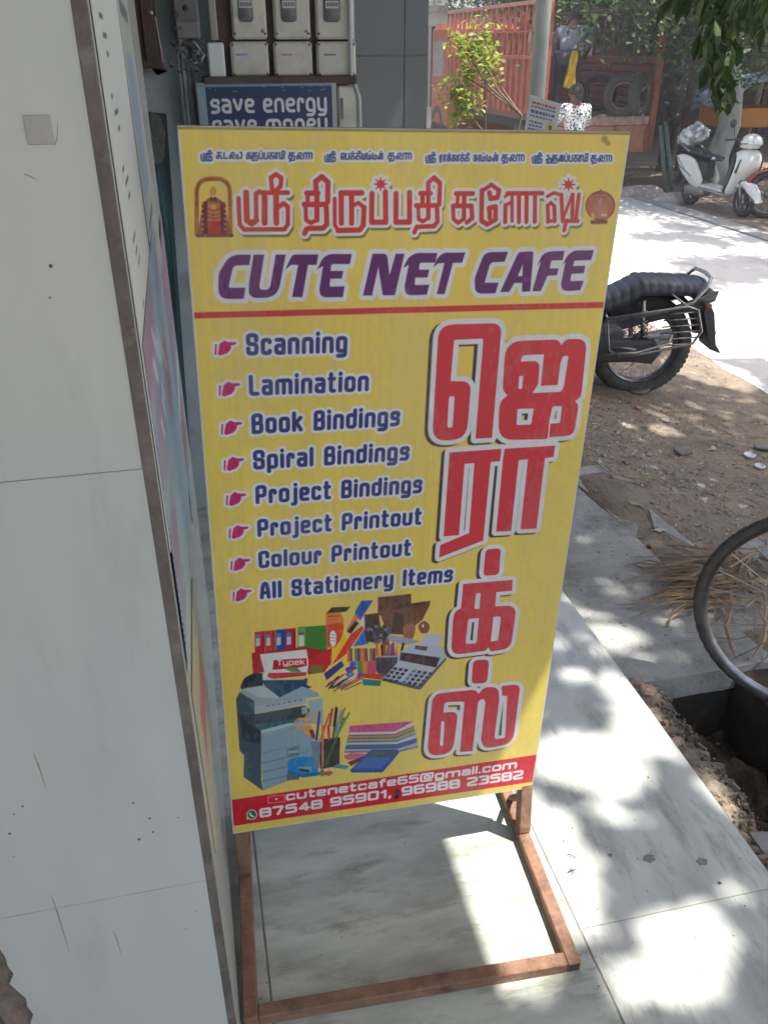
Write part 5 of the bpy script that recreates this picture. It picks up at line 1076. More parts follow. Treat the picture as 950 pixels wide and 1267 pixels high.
    V.put('front_mudguard', MB().add([(-1.27+R*math.sin(a), y, .295+R*math.cos(a)) for a in [(-1.2+i*.17) for i in range(13)] for R, y in ((.31, -.055), (.325, -.03), (.328, 0), (.325, .03), (.31, .055))],
          [(i*5+j, i*5+j+1, (i+1)*5+j+1, (i+1)*5+j) for i in range(12) for j in range(4)], smooth=True), paint)
    V.put('headlamp', MB().lathe([(0, -.13), (.05, -.12), (.085, -.06), (.09, 0), (.085, .008), (0, .012)], (-1.12, 0, .86), 'x', 22), M['black'])
    hb = V.put('handlebar', MB().tube([(-.90, -.36, 1.0), (-1.0, -.22, 1.03), (-1.02, -.08, .98), (-1.02, .08, .98), (-1.0, .22, 1.03), (-.90, .36, 1.0)], .0115, 8), M['chrome'])
    for sd in (-1, 1):
        V.put('grip', MB().tube([(-.93, sd*.32, 1.01), (-.88, sd*.42, .995)], .017, 10), M['black'], hb)
        mo = V.put('mirror', MB().lathe([(0, -.012), (.045, -.01), (.055, 0), (.045, .008), (0, .009)], (-.98, sd*.32, 1.16), 'x', 18).tube([(-.99, sd*.24, 1.03), (-.98, sd*.30, 1.12)], .005, 6), M['black'])
        V.put('mirror_glass', MB().lathe([(0, .0105), (.043, .0095), (.043, .009)], (-.98, sd*.32, 1.16), 'x', 18), M['glass'], mo)
    V.put('side_stand', MB().tube([(-.55, S_*.10, .28), (-.50, S_*.24, .01)], .009, 6), M['blackpaint'])
    return V
mo_ = gpt(783, 489); mo_[2] = gz(mo_[0])+.012
motorcycle(mo_, (.985, -.17), 'black motorcycle with ribbed seat and chrome wheel guard parked behind the sign', 'motorcycles parked by the road', M['blackpaint'], k=.93)

# scooter, side view with its front to the right
def scooter():
    b = gpt(917, 268); b[2] = gz(b[0]); az = .2176+math.atan((890-475)/FPX); ax = (.13, -.99)
    n = math.hypot(*ax); ax = (ax[0]/n, ax[1]/n)
    V = Veh('scooter', b, ax, 'white gearless scooter parked on the far side of the road', 'scooter', k=.88)
    W = M['white']; wheel(V, (0, 0, .215), .215, .045, .04, 'chrome', .05, solid=6); wheel(V, (-1.22, 0, .215), .215, .048, .045, 'alloy', .06, solid=6)
    for sd in (-1, 1):
        V.put('rear_body_panel', MB().pillow(fillet([(-1.50, .72, .06), (-1.30, .76, .1), (-1.02, .70, .1), (-.80, .42, .08), (-.86, .30, .05), (-1.06, .33, .1), (-1.34, .50, .1)]), .03, 'y', .03, c=sd*.16), W)
        V.put('side_strip', MB().pillow([(-1.38, .60), (-1.05, .47), (-1.04, .45), (-1.38, .575)], .004, 'y', .001, c=sd*.193), M['alloy'])
    V.put('rear_core', MB().box((-1.45, -.13, .42), (-.86, .13, .72), bev=.05), M['black'])
    V.put('seat', MB().pillow(fillet([(-1.50, .75, .05), (-1.46, .84, .06), (-1.15, .85, .1), (-.98, .79, .06), (-.76, .78, .06), (-.70, .70, .04), (-1.0, .69, 0)]), .14, 'y', .035), M['vinyl'])
    V.put('floorboard', MB().pillow(fillet([(-.92, .29, .03), (-.30, .25, .05), (-.22, .30, .03), (-.30, .34, .03), (-.90, .37, .03)]), .17, 'y', .02), W)
    V.put('leg_shield', MB().pillow(fillet([(-.36, .27, .06), (-.20, .28, .05), (-.10, .50, .12), (.04, .64, .1), (.05, .84, .08), (-.05, .93, .06), (-.20, .90, .05), (-.17, .74, .1), (-.26, .48, .1)]), .19, 'y', .05), W)
    V.put('inner_panel', MB().pillow([(-.30, .36), (-.22, .60), (-.22, .86), (-.27, .86), (-.31, .6), (-.36, .38)], .15, 'y', .01), M['black'])
    V.put('front_apron_vent', MB().pillow([(-.10, .62), (-.02, .80), (.0, .80), (-.06, .60)], .004, 'y', .001, c=-.192), M['black'])
    V.put('front_mudguard', MB().pillow(fillet([(-.18, .42, .05), (-.10, .50, .08), (.10, .50, .1), (.25, .36, .06), (.30, .22, .03), (.22, .27, .03), (.12, .40, .1), (-.02, .44, .06)]), .075, 'y', .02), W)
    V.put('headstock_cowl', MB().pillow(fillet([(-.20, .93, .04), (.0, .93, .05), (.07, .99, .04), (.03, 1.10, .05), (-.10, 1.14, .05), (-.20, 1.06, .04)]), .13, 'y', .05), W)
    V.put('headlamp', MB().pillow(fillet([(.03, .98, .02), (.08, .99, .02), (.06, 1.07, .02), (.02, 1.08, .02)]), .08, 'y', .02), M['glass'])
    hb = V.put('handlebar', MB().tube([(-.22, -.36, 1.05), (-.14, -.2, 1.06), (-.12, 0, 1.05), (-.14, .2, 1.06), (-.22, .36, 1.05)], .013, 8), M['black'])
    for sd in (-1, 1): V.put('mirror', MB().lathe([(0, -.012), (.05, -.01), (.058, 0), (0, .01)], (-.13, sd*.33, 1.27), 'x', 16).tube([(-.14, sd*.25, 1.07), (-.13, sd*.31, 1.23)], .005, 6), M['black'], hb)
    V.put('fork', MB().tube([(0, .08, .215), (-.10, .06, .52)], .02, 8).tube([(0, -.08, .215), (-.10, -.06, .52)], .02, 8), M['alloy'])
    V.put('engine_case', MB().pillow([(-1.30, .16), (-1.32, .30), (-1.1, .36), (-.86, .32), (-.82, .20), (-1.0, .14)], .10, 'y', .03), M['alloy'])
    V.put('tail_lamp', MB().box((-1.54, -.08, .62), (-1.48, .08, .72), bev=.015), M['redlens']); V.put('rear_mudguard', MB().prism([(-1.52, .62), (-1.66, .28), (-1.63, .27), (-1.46, .5)], -.07, .07, 'y'), M['black'])
    V.put('grab_rail', MB().tube([(-1.20, -.16, .80), (-1.48, -.17, .90), (-1.55, 0, .92), (-1.48, .17, .90), (-1.20, .16, .80)], .012, 8), M['chrome'])
    # plastic wrapped bundle on the back of the seat
    rs = random.Random(4); bm = MB()
    n, mr = 22, 12
    for j in range(mr+1):
        for i in range(n):
            a = 2*math.pi*i/n; p = math.pi*j/mr; r = 1+.16*math.sin(5*a+3*p)*math.sin(p)+rs.uniform(-.09, .09)*math.sin(p)
            bm.v.append((-1.38+.27*r*math.sin(p)*math.cos(a), .17*r*math.sin(p)*math.sin(a), 1.01+.155*r*math.cos(p)+.05*math.cos(a)))
    for j in range(mr):
        for i in range(n): bm.f.append((j*n+i, j*n+(i+1) % n, (j+1)*n+(i+1) % n, (j+1)*n+i)); bm.m.append(0); bm.sm.append(False)
    q = MB(); q.add(bm.v, bm.f, V.M); c = V.M @ Vector((-1.38, 0, .87)); o = q.build('plastic_bundle', mat('crumpled_white_plastic', (.66, .68, .67), .35, (.22, .23, .24), 9, lo=.45, hi=.55, bump=.6, bscale=25), None, loc=c)
    tag(o, 'crumpled white plastic bundle riding on the back of the white scooter', 'bundle')
    return V
scooter()
m2 = gpt(962, 268); m2[2] = gz(m2[0])
motorcycle(m2+np.array([.95, -.50, 0]), (.93, -.36), 'red motorcycle half cut by the right edge beyond the white scooter', 'motorcycles parked by the road', mat('red_tank_paint', (.35, .03, .03), .3, coat=.4))

# ------------------------------------------------------------ truck
X0, X1, Y0, Y1, ZB, ZR, ZT = 5.36, 7.2, 11.96, 16.95, .56, 1.34, 2.03
tk = thing('cargo_truck', ((X0+X1)/2, (Y0+Y1)/2, -.49), 'orange slatted cargo truck seen from its open rear corner, parked across the road', 'truck')
m = MB(); m.box((X0+.05, Y0+.02, ZB-.10), (X1-.05, Y1, ZB)); m.build('cargo_bed', M['bedwood'], tk)
for xr in (X0+.35, X1-.5): m = MB(); m.box((xr, Y0+.1, ZB-.3), (xr+.15, Y1+1.5, ZB-.1)); m.build('chassis_rail', M['chassis'], tk)
NB = 19; dy = (Y1-Y0)/NB
for i in range(NB):          # left side: pressed ribs below, open slats above
    y = Y0+i*dy; m = MB(); m.prism([(y+.012, X0), (y+dy*.30, X0), (y+dy*.36, X0+.035), (y+dy*.94, X0+.035), (y+dy, X0), (y+dy+.0, X0+.05), (y+.012, X0+.05)], ZB, ZR-.002, 'z')
    q = MB(); q.v = [(b, a, c) for a, b, c in m.v]; q.f = m.f; q.m = m.m; q.sm = m.sm; q.build('side_rib_panel', M['orange'], tk)
for i in range(NB+1):
    y = Y0+i*dy; wd = .045 if i % 3 else .075; m = MB(); m.box((X0-.012, y-wd/2+.03, ZR+.001), (X0+.028, y+wd/2+.03, ZT-.001)); m.build('side_slat', M['orange'], tk)
for z, h in ((ZT, .05), (ZR+.33, .022), (ZR-.03, .05)):
    m = MB(); m.box((X0-.02, Y0, z), (X0+.045, Y1+.06, z+h), bev=.004); m.build('side_rail', mat('pinkish_rail', (.42, .22, .17), .7, (.34, .15, .11), 6) if z == ZT else M['orange'], tk)
for z in (.72, .88, 1.04, 1.2):
    m = MB(); m.box((X0+.0355, Y0, z), (X0+.044, Y1, z+.03)); m.build('panel_stiffener', M['orange'], tk)
NR = 7
for i in range(NR):          # right wall, inner face
    z = ZB+i*(ZR-ZB)/NR; m = MB(); m.box((X1-.05, Y0+.02, z+.006), (X1-.012, Y1, z+(ZR-ZB)/NR-.012), bev=.006); m.build('inner_board', M['bedwood'], tk)
m = MB(); m.box((X1-.012, Y0, ZB), (X1, Y1, ZR)); m.build('right_side_skin', M['orange'], tk)
for i in range(14):
    y = Y0+.05+i*.38; m = MB(); m.box((X1-.03, y, ZR+.001), (X1+.01, y+(.09 if i % 4 == 0 else .045), ZT-.05)); m.build('side_slat', M['bedwood'], tk)
m = MB(); m.box((X1-.03, Y0, ZT-.049), (X1+.02, Y1, ZT)); m.build('side_rail', M['bedwood'], tk)
m = MB(); m.box((X0+.06, Y1-.04, ZB), (X1-.06, Y1, ZR)); m.build('headboard', M['orange'], tk)
for i in range(7):
    x = X0+.1+i*.28; m = MB(); m.box((x, Y1-.035, ZR+.001), (x+.05, Y1-.005, ZT)); m.build('headboard_slat', M['orange'], tk)
for x, w_ in ((X0-.03, .10), (X1-.08, .10)):
    m = MB(); m.box((x, Y0-.06, ZB-.5), (x+w_, Y0-.001, ZT+.02 if x < 6 else ZR+.45), bev=.008); m.build('corner_post', M['orange'], tk)
m = MB(); m.box((X0+.08, Y0-.05, ZB-.14), (X1-.09, Y0, ZB-.012), bev=.008); m.build('rear_sill', mat('worn_sill', (.34, .18, .12), .8, (.50, .42, .35), 14, bump=.4), tk)
tl = mat('salmon_tailgate', (.42, .15, .09), .7, (.50, .24, .17), 5, bump=.2)
m = MB(); m.box((X0+.09, Y0-.075, ZB-.52), (X1-.10, Y0-.055, ZB-.142), bev=.004); tg = m.build('tailgate', tl, tk)
for i in range(4): x = X0+.09+i*(X1-X0-.19-.05)/3; m = MB(); m.box((x, Y0-.10, ZB-.52), (x+.05, Y0-.0755, ZB-.142), bev=.004); m.build('tailgate_rib', M['orange'], tg)
for i in range(26):
    s = random.uniform(.012, .04); x = random.uniform(X0+.7, X1-.15); MB().box((x-s, Y0-.03-s*.3, ZB-.011), (x+s, Y0+.02+s, ZB-.011+s*.8), bev=.005).build('bed_debris', M['sack'] if i % 3 else M['bedwood'], tk) if i < 18 else None
for x in (X0+.18, X1-.18):
    for y in (Y0+1.1, Y1+1.0):
        m = MB(); m.torus(.36, .11, (x, y, -.02), 'x', 30, 10); w2 = m.build('wheel', M['rubber'], tk); m = MB(); m.lathe([(0, -.05), (.10, -.05), (.26, .0), (.26, .06), (0, .05)], (x, y, -.02), 'x', 20); m.build('rim', M['chassis'], w2)
m = MB(); m.box((X0+.1, Y1+.15, -.05), (X1-.1, Y1+1.6, 1.9), bev=.12); cb = m.build('cab', M['orange'], tk); m = MB(); m.box((X0+.097, Y1+.6, .95), (X0+.11, Y1+1.35, 1.6), bev=.02); m.build('cab_window', M['meterdark'], cb)
# tyres and scrap lying in the bed
for i, (px, py, d, a, lb) in enumerate(((768, 122, 14.6, .3, 'tyre standing upright in the truck bed, nearest the open rear'), (740, 118, 15.6, -.2, 'tyre leaning in the truck bed behind the others'), (790, 128, 14.7, 1.15, 'tyre seen almost edge on at the right wall of the truck bed'))):
    p = at(px, py, d=d); p[2] = ZB+.27; ax = (math.cos(-.45+a), math.sin(-.45+a)); V = Veh('tyre', (p[0], p[1], ZB), ax, lb, 'tyre', 'tyres in the truck bed', k=1.)
    V.put('tyre_body', MB().lathe([(.17, -.05), (.22, -.08), (.26, -.08), (.275, -.05), (.275, .05), (.26, .08), (.22, .08), (.17, .05), (.17, -.05)], (0, 0, .275), 'y', 34), M['rubber']); V.put('bead_ring', MB().torus(.175, .012, (0, -.055, .275), 'y', 30, 6), mat('worn_bead', (.16, .14, .13), .7))

# ------------------------------------------------------------ people
def skin_mesh(name, pts, edges, rad, m, parent=None, loc=(0, 0, 0), sub=1):
    me = bpy.data.meshes.new(name); L0 = Vector(loc); me.from_pydata([tuple(Vector(p)-L0) for p in pts], edges, []); me.update()
    o = bpy.data.objects.new(name, me); COL.objects.link(o); o.parent = parent
    md = o.modifiers.new('skin', 'SKIN'); md.use_smooth_shade = True
    for i, r in enumerate(rad):
        sv = me.skin_vertices[0].data[i]; rr_ = r if isinstance(r, tuple) else (r, r); sv.radius = rr_; sv.use_root = (i == 0)
    s2 = o.modifiers.new('smooth', 'SUBSURF'); s2.levels = sub; s2.render_levels = sub; me.materials.append(m); return o
def person(base, facing, label, pose, shirt, trousers, sleeves=True, long_hair=False):
    """pose: joint table in the local frame (x right, y forward, z up), standing height about 1.62"""
    t = thing('person', base, label, 'person'); c, s = math.cos(facing), math.sin(facing)
    Wd = lambda p: (base[0]+p[0]*c-p[1]*s, base[1]+p[0]*s+p[1]*c, base[2]+p[2])
    J = {k: Wd(v) for k, v in pose.items()}
    names = ['pel', 'wai', 'che', 'nec', 'hea', 'top', 'shl', 'ell', 'wrl', 'hal', 'shr', 'elr', 'wrr', 'har', 'hpl', 'knl', 'anl', 'tol', 'hpr', 'knr', 'anr', 'tor']
    rad = dict(pel=.10, wai=.085, che=.09, nec=.05, hea=.085, top=.07, shl=.05, ell=.038, wrl=.026, hal=.03, shr=.05, elr=.038, wrr=.026, har=.03, hpl=.07, knl=.055, anl=.036, tol=.035, hpr=.07, knr=.055, anr=.036, tor=.035)
    E_ = [('pel', 'wai'), ('wai', 'che'), ('che', 'nec'), ('nec', 'hea'), ('hea', 'top'), ('che', 'shl'), ('shl', 'ell'), ('ell', 'wrl'), ('wrl', 'hal'), ('che', 'shr'), ('shr', 'elr'), ('elr', 'wrr'), ('wrr', 'har'), ('pel', 'hpl'), ('hpl', 'knl'), ('knl', 'anl'), ('anl', 'tol'), ('pel', 'hpr'), ('hpr', 'knr'), ('knr', 'anr'), ('anr', 'tor')]
    pts = [J[n] for n in names]; rd = [rad[n] for n in names]; ed = [(names.index(a), names.index(b)) for a, b in E_]
    for h, w_ in (('hal', 'wrl'), ('har', 'wrr')):   # five curled fingers on each hand
        H, Wr = Vector(J[h]), Vector(J[w_]); d = (H-Wr).normalized(); sd = d.cross(Vector((0, 0, 1))); sd = sd.normalized() if sd.length > .1 else Vector((1, 0, 0)); nn = d.cross(sd)
        for k, (o_, ln) in enumerate(((-.026, .055), (-.009, .068), (.009, .072), (.026, .062))):
            i0 = len(pts); pts += [tuple(H+sd*o_+d*.03), tuple(H+sd*o_*1.15+d*(.03+ln*.5)+nn*.008), tuple(H+sd*o_*1.15+d*(.03+ln*.9)+nn*.026)]; rd += [.0095, .0085, .0075]; ed += [(names.index(h), i0), (i0, i0+1), (i0+1, i0+2)]
        i0 = len(pts); pts += [tuple(H-sd*.036+d*.0), tuple(H-sd*.055+d*.028+nn*.012)]; rd += [.011, .009]; ed += [(names.index(h), i0), (i0, i0+1)]
    skin_mesh('body', pts, ed, rd, M['skin'], t, base, 2)
    def cloth(nm, ns, es, rs_, m): return skin_mesh(nm, [J[n] if isinstance(n, str) else Wd(n) for n in ns], es, rs_, m, t, base, 2)
    ss = ['pel', 'wai', 'che', 'shl', 'ell', 'shr', 'elr']; cloth('shirt', ss, [(0, 1), (1, 2), (2, 3), (3, 4), (2, 5), (5, 6)], [(.165, .14), (.145, .12), (.175, .13), .085, .062, .085, .062], shirt)
    ss = ['pel', 'hpl', 'knl', 'anl', 'hpr', 'knr', 'anr']; cloth('trousers', ss, [(0, 1), (1, 2), (2, 3), (0, 4), (4, 5), (5, 6)], [(.15, .125), .11, .08, .062, .11, .08, .062], trousers)
    hd, tp_ = Vector(J['hea']), Vector(J['top']); up = (tp_-hd).normalized(); fw = Vector((-s, c, 0)); q = MB(); hc = hd+up*.045-fw*.018; nn = 18
    rr_ = random.Random(1)
    for j in range(11):
        for i in range(nn):
            a = 2*math.pi*i/nn; p = math.pi*.62*j/10; R_ = .100*(1+rr_.uniform(-.05, .05)); v = Vector((math.sin(p)*math.cos(a)*.92, math.sin(p)*math.sin(a), math.cos(p)))*R_; q.v.append(tuple(hc+v))
    for j in range(10):
        for i in range(nn): q.f.append((j*nn+i, j*nn+(i+1) % nn, (j+1)*nn+(i+1) % nn, (j+1)*nn+i)); q.m.append(0); q.sm.append(True)
    if long_hair: q.lathe([(.0, .0), (.05, .0), (.06, -.05), (.0, -.09)], tuple(hc-fw*.09-up*.02), 'z', 10)
    q.build('hair', M['hair'], t, loc=base)
    fo = hd+fw*.088
    MB().lathe([(0, .02), (.014, .0), (.012, -.022), (0, -.026)], tuple(fo+Vector((0, 0, .01))), 'z', 8).build('nose', M['skin'], t, loc=base)
    for sd in (-1, 1):
        MB().lathe([(0, .012), (.011, 0), (0, -.012)], tuple(fo+Vector((c*sd*.034, s*sd*.034, .035))-fw*.012), 'z', 8).build('eye', M['hair'], t, loc=base)
        MB().lathe([(0, .03), (.016, 0), (0, -.03)], tuple(hd+Vector((c*sd*.088, s*sd*.088, .01))), 'z', 8).build('ear', M['skin'], t, loc=base)
    MB().box(tuple(fo+Vector((-.02, -.01, -.052))), tuple(fo+Vector((.02, .0, -.044)))).build('mouth', M['bedwood'], t, loc=base)
    for k_ in ('l', 'r'):
        A_, T_ = Vector(J['an'+k_]), Vector(J['to'+k_]); d = (T_-A_); d.z = 0; d.normalize(); Mx = Matrix.Translation((A_.x, A_.y, base[2]+(J['an'+k_][2]-base[2]-.075 if J['an'+k_][2]-base[2] > .2 else 0))) @ Matrix.Rotation(math.atan2(d.y, d.x), 4, 'Z'); MB().pillow([(-.07, 0), (.17, 0), (.18, .025), (.08, .06), (-.06, .075)], .045, 'y', .01, M=Mx).build('sandal', M['black'], t, loc=base)
    return t
# someone bending on the truck bed, back half turned
p = at(697, 142, Y=12.25); b = (p[0]+.02, 12.3, ZB+.005)
person(b, math.radians(-35), 'person in grey blue shirt and dark trousers bending on the truck bed', dict(pel=(0, -.05, .80), wai=(0, .02, .93), che=(0, .14, 1.10), nec=(0, .23, 1.20), hea=(0, .30, 1.27), top=(0, .34, 1.36), shl=(-.19, .17, 1.12), ell=(-.25, .30, .90), wrl=(-.18, .46, .78), hal=(-.16, .52, .74), shr=(.19, .17, 1.12), elr=(.25, .32, .92), wrr=(.17, .50, .82), har=(.14, .56, .78), hpl=(-.10, -.05, .76), knl=(-.13, .03, .42), anl=(-.12, -.06, .08), tol=(-.12, .08, .04), hpr=(.10, -.05, .76), knr=(.13, .10, .43), anr=(.13, .03, .08), tor=(.13, .17, .04)), M['greycloth'], M['darkcloth'])
yc = MB(); yb = at(712, 62, Y=12.0); R4 = random.Random(3); n = 12
for i in range(n):
    t = i/(n-1); w_ = .045+.035*t+.01*math.sin(t*9)
    for k in range(7): a = -1+k/3.; yc.v.append((yb[0]-.06*t+a*w_, yb[1]+.022*math.sin(k*2.4+t*3), yb[2]-.50*t+(.03*abs(a) if i == n-1 else 0)))
for i in range(n-1):
    for k in range(6): a = i*7+k; yc.f.append((a, a+1, a+8, a+7)); yc.m.append(0); yc.sm.append(True)
o = yc.build('hanging_cloth', M['yellow'], None, loc=(yb[0], yb[1], yb[2]-.5), fix=False); sl = o.modifiers.new('thickness', 'SOLIDIFY'); sl.thickness = .006; tag(o, 'bright yellow cloth hanging at the open rear of the truck', 'cloth')
# woman or man in a dotted shirt standing on the road behind the sign, back to us
p = at(716, 104, Y=10.4); zg = gz(p[0]); hgt = p[2]-zg; kf = hgt/1.60
b = (p[0], 10.4, zg)
pose = dict(pel=(0, 0, .90), wai=(0, .0, 1.04), che=(0, .02, 1.25), nec=(0, .03, 1.38), hea=(0, .06, 1.46), top=(0, .07, 1.55), shl=(-.18, .02, 1.29), ell=(-.30, .12, 1.10), wrl=(-.24, .34, 1.16), hal=(-.22, .41, 1.18), shr=(.18, .02, 1.29), elr=(.25, .10, 1.04), wrr=(.18, .32, 1.02), har=(.16, .39, 1.03), hpl=(-.09, 0, .86), knl=(-.10, .03, .47), anl=(-.10, -.03, .08), tol=(-.10, .1, .04), hpr=(.09, 0, .86), knr=(.10, .03, .47), anr=(.10, -.02, .08), tor=(.10, .11, .04))
pose = {k: (v[0]*kf, v[1]*kf, v[2]*kf) for k, v in pose.items()}
person(b, math.radians(8), 'person in black and white dotted shirt standing at the truck, back to the camera', pose, M['dotcloth'], M['darkcloth'], long_hair=True)
# silhouette further back between truck and shed
p = at(829, 152, d=17.5); b = (p[0], p[1], gz(p[0]))
pose2 = dict(pel=(0, 0, .90), wai=(0, .0, 1.04), che=(0, .02, 1.25), nec=(0, .03, 1.38), hea=(0, .06, 1.46), top=(0, .07, 1.55), shl=(-.18, .02, 1.29), ell=(-.22, .02, 1.02), wrl=(-.22, .10, .80), hal=(-.22, .13, .73), shr=(.18, .02, 1.29), elr=(.22, .0, 1.02), wrr=(.22, .08, .80), har=(.22, .11, .73), hpl=(-.09, 0, .86), knl=(-.10, .03, .47), anl=(-.10, -.03, .08), tol=(-.10, .1, .04), hpr=(.09, 0, .86), knr=(.10, .03, .47), anr=(.10, -.02, .08), tor=(.10, .11, .04))
person(b, math.radians(200), 'dark clothed person standing in the shade to the right of the truck', pose2, M['darkcloth'], M['darkcloth'])
# ------------------------------------------------------------ pole, placard, street things
pb = (2.625, 5.3, gz(2.625)); pt = thing('street_pole', pb, 'thick grey green painted steel pole rising behind the sign', 'pole')
MB().tube([(pb[0], pb[1], pb[2]), (pb[0]+.002, pb[1], 2.5), (pb[0]+.0, pb[1], 6.5)], [.058, .055, .05], 24).build('shaft', M['pole'], pt)
MB().lathe([(.058, 0), (.10, 0), (.10, .02), (.062, .03), (.062, .12), (.058, .125)], (pb[0], pb[1], pb[2]), 'z', 24).build('base_collar', M['pole'], pt)
NP = Print(.3, .26, 900, (.66, .69, .72)); NP.M = np.eye(3)
def ln(x, y, w_, h_, c): NP.a[int(y*900):int((y+h_)*900), int(x*900):int((x+w_)*900)] = c
rk = random.Random(2)
for y, h_, c in ((.035, .014, (.55, .25, .25)), (.062, .012, (.35, .35, .4)), (.09, .022, (.25, .30, .5)), (.125, .012, (.35, .35, .4))):
    x = .03
    while x < .24: w_ = rk.uniform(.01, .035); ln(x, y, w_, h_, c); x += w_+.008
for y in (.165, .19, .215):
    x = .03
    while x < .16: w_ = rk.uniform(.01, .03); ln(x, y, w_, .012, (.25, .30, .5)); x += w_+.008
ln(0, .235, .3, .025, (.62, .55, .45)); ccx = lambda r, col: NP.paint(NP.shape([np.array([(215+r*math.cos(a/4), 165+r*math.sin(a/4)) for a in range(25)])], (), 3), col)
ccx(36, (.62, .58, .35)); ccx(28, (.75, .73, .6)); ccx(18, (.35, .40, .28))
crn = [at(656, 117, d=6.7), at(694, 128, d=6.66), at(686, 172, d=6.72), at(648, 164, d=6.76)]
o = wallprint('placard', crn, NP.pixels(1), 'tilted white paper placard with a round seal tied to the grey pole', 'placard')
MB().tube([crn[1]+np.array([-.02, .03, -.02]), np.array([pb[0]+.05, pb[1]-.04, crn[1][2]])], .003, 5).build('tie_wire', M['wire'], o, loc=tuple(o.location))
# broken plastic and stone bits on the verge
R5 = random.Random(21)
def bit(name, c, s, m, label, cat, group=None, flat=.35):
    q = MB(); k = 8
    poly = [(s*R5.uniform(.7, 1.1)*math.cos(i*6.283/k), s*R5.uniform(.5, .9)*math.sin(i*6.283/k)) for i in range(k)]
    Mx = Matrix.Translation(c) @ Matrix.Rotation(R5.uniform(0, 3), 4, 'Z') @ Matrix.Rotation(R5.uniform(-.12, .12), 4, 'X')
    q.pillow(poly, s*flat, 'z', s*.12, M=Mx, c=s*flat*.8); o = q.build(name, m, None, loc=c); tag(o, label, cat, group); return o
zz_ = lambda p, h=.008: (p[0], p[1], vz(p[0], p[1])+h-.004)
bit('slate_piece', zz_(gpt(792, 492), .012), .085, M['slate'], 'flat blue grey slate lying under the motorcycle tyre', 'stone', flat=.10)
bit('slate_piece', zz_(gpt(842, 563), .012), .055, M['slate'], 'dark flat stone chip lying alone on the dirt behind the drain cover', 'stone', flat=.12)
bit('slate_piece', zz_(gpt(942, 562), .012), .05, M['slate'], 'dark flat stone at the right edge above the bottle caps', 'stone', flat=.12)
for (x, y, s, lb) in ((925, 572, .028, 'round white bottle cap lying on the dirt, upper of the pair'), (938, 584, .025, 'round white bottle cap lying on the dirt, lower of the pair')):
    c = zz_(gpt(x, y), .010); q = MB(); q.lathe([(0, .006), (s*.75, .006), (s*.85, .012), (s, .008), (s*1.0, 0), (0, 0)], c, 'z', 22); o = q.build('bottle_cap', M['cap'], None, loc=c); tag(o, lb, 'bottle cap', 'bottle caps on the dirt')
bit('white_chip', zz_(gpt(821, 526)), .028, M['cap'], 'small flat white chip on the dirt right of the sign', 'litter', flat=.15)
bit('pink_chip', zz_(gpt(788, 511)), .02, mat('pink_scrap', (.5, .2, .2), .8), 'tiny pink scrap on the dirt below the motorcycle wheel', 'litter', flat=.2)
bit('dark_pebble', (*at(803, 676, Z=-.04)[:2], -.043), .012, M['bedwood'], 'small dark red stone on the concrete drain cover', 'stone')
bit('pale_pebble', (*gpt(833, 604)[:2], gz(gpt(833, 604)[0])+.006), .02, M['slate'], 'lone grey pebble between slab and dirt', 'stone', flat=.5)
lt = MB()   # uncountable gravel, chips and leaf crumbs
for i in range(8500):
    x = 1.46+abs(R5.gauss(0, 1))*.75; y = R5.uniform(.5, 4.4)
    if x > 3.5 or (x < 1.66 and y < 1.78 and R5.random() < .93): continue
    s = R5.uniform(.0016, .0065)*(1+1.8*(R5.random() < .06)); z = vz(x, y)+.001; Mx = Matrix.Translation((x, y, z)) @ Matrix.Rotation(R5.uniform(0, 6.28), 4, 'Z') @ Matrix.Rotation(R5.uniform(-.3, .3), 4, 'X'); mi = R5.choice((0, 4, 4, 1, 2, 2, 2, 3))
    if mi >= 2: lt.add([(-s*2, -s*.6, .001), (0, -s*.9, .003), (s*2, 0, .001), (0, s*.9, .004)], [(0, 1, 2, 3)], Mx, mi)
    else: lt.add([(-s, -s*.7, 0), (s*.8, -s, 0), (s, s*.8, 0), (-s*.7, s, 0), (0, 0, s*.9)], [(0, 1, 4), (1, 2, 4), (2, 3, 4), (3, 0, 4)], Mx, mi)
lt.build('gravel', [M['slate'], M['concrete'], M['leafdry'], mat('pale_crumb', (.50, .46, .40), .9), M['dirt']], kind='stuff', fix=False)
lt = MB()
for i in range(260):
    x = R5.uniform(1.08, 1.62); y = R5.uniform(.46, 1.76); s = R5.uniform(.001, .006)*R5.random()+.0008; Mx = Matrix.Translation((x, y, -.0445)) @ Matrix.Rotation(R5.uniform(0, 6.28), 4, 'Z'); lt.add([(-s*1.6, -s*.6, 0), (s, -s, 0), (s*1.4, s*.8, 0), (-s*.7, s, 0), (0, 0, s*.6)], [(0, 1, 4), (1, 2, 4), (2, 3, 4), (3, 0, 4)], Mx, R5.choice((0, 1)))
for i in range(420):
    x = R5.uniform(1.17, 1.41); y = R5.uniform(-.3, .44); s = R5.uniform(.004, .014); Mx = Matrix.Translation((x, y, -.26-.09*(x-1.17)/.24+R5.random()*.04)) @ Matrix.Rotation(R5.uniform(0, 6.28), 4, 'Z') @ Matrix.Rotation(R5.uniform(-.5, .5), 4, 'X'); lt.add([(-s*2, 0, 0), (0, -s*.8, .002), (s*2, 0, 0), (0, s*.8, .002)], [(0, 1, 2, 3)], Mx, i % 7 == 0)
lt.build('leaf_crumbs', [M['leafdry'], M['slate']], kind='stuff', fix=False)
gr = MB()   # grit and crumbs on the marble
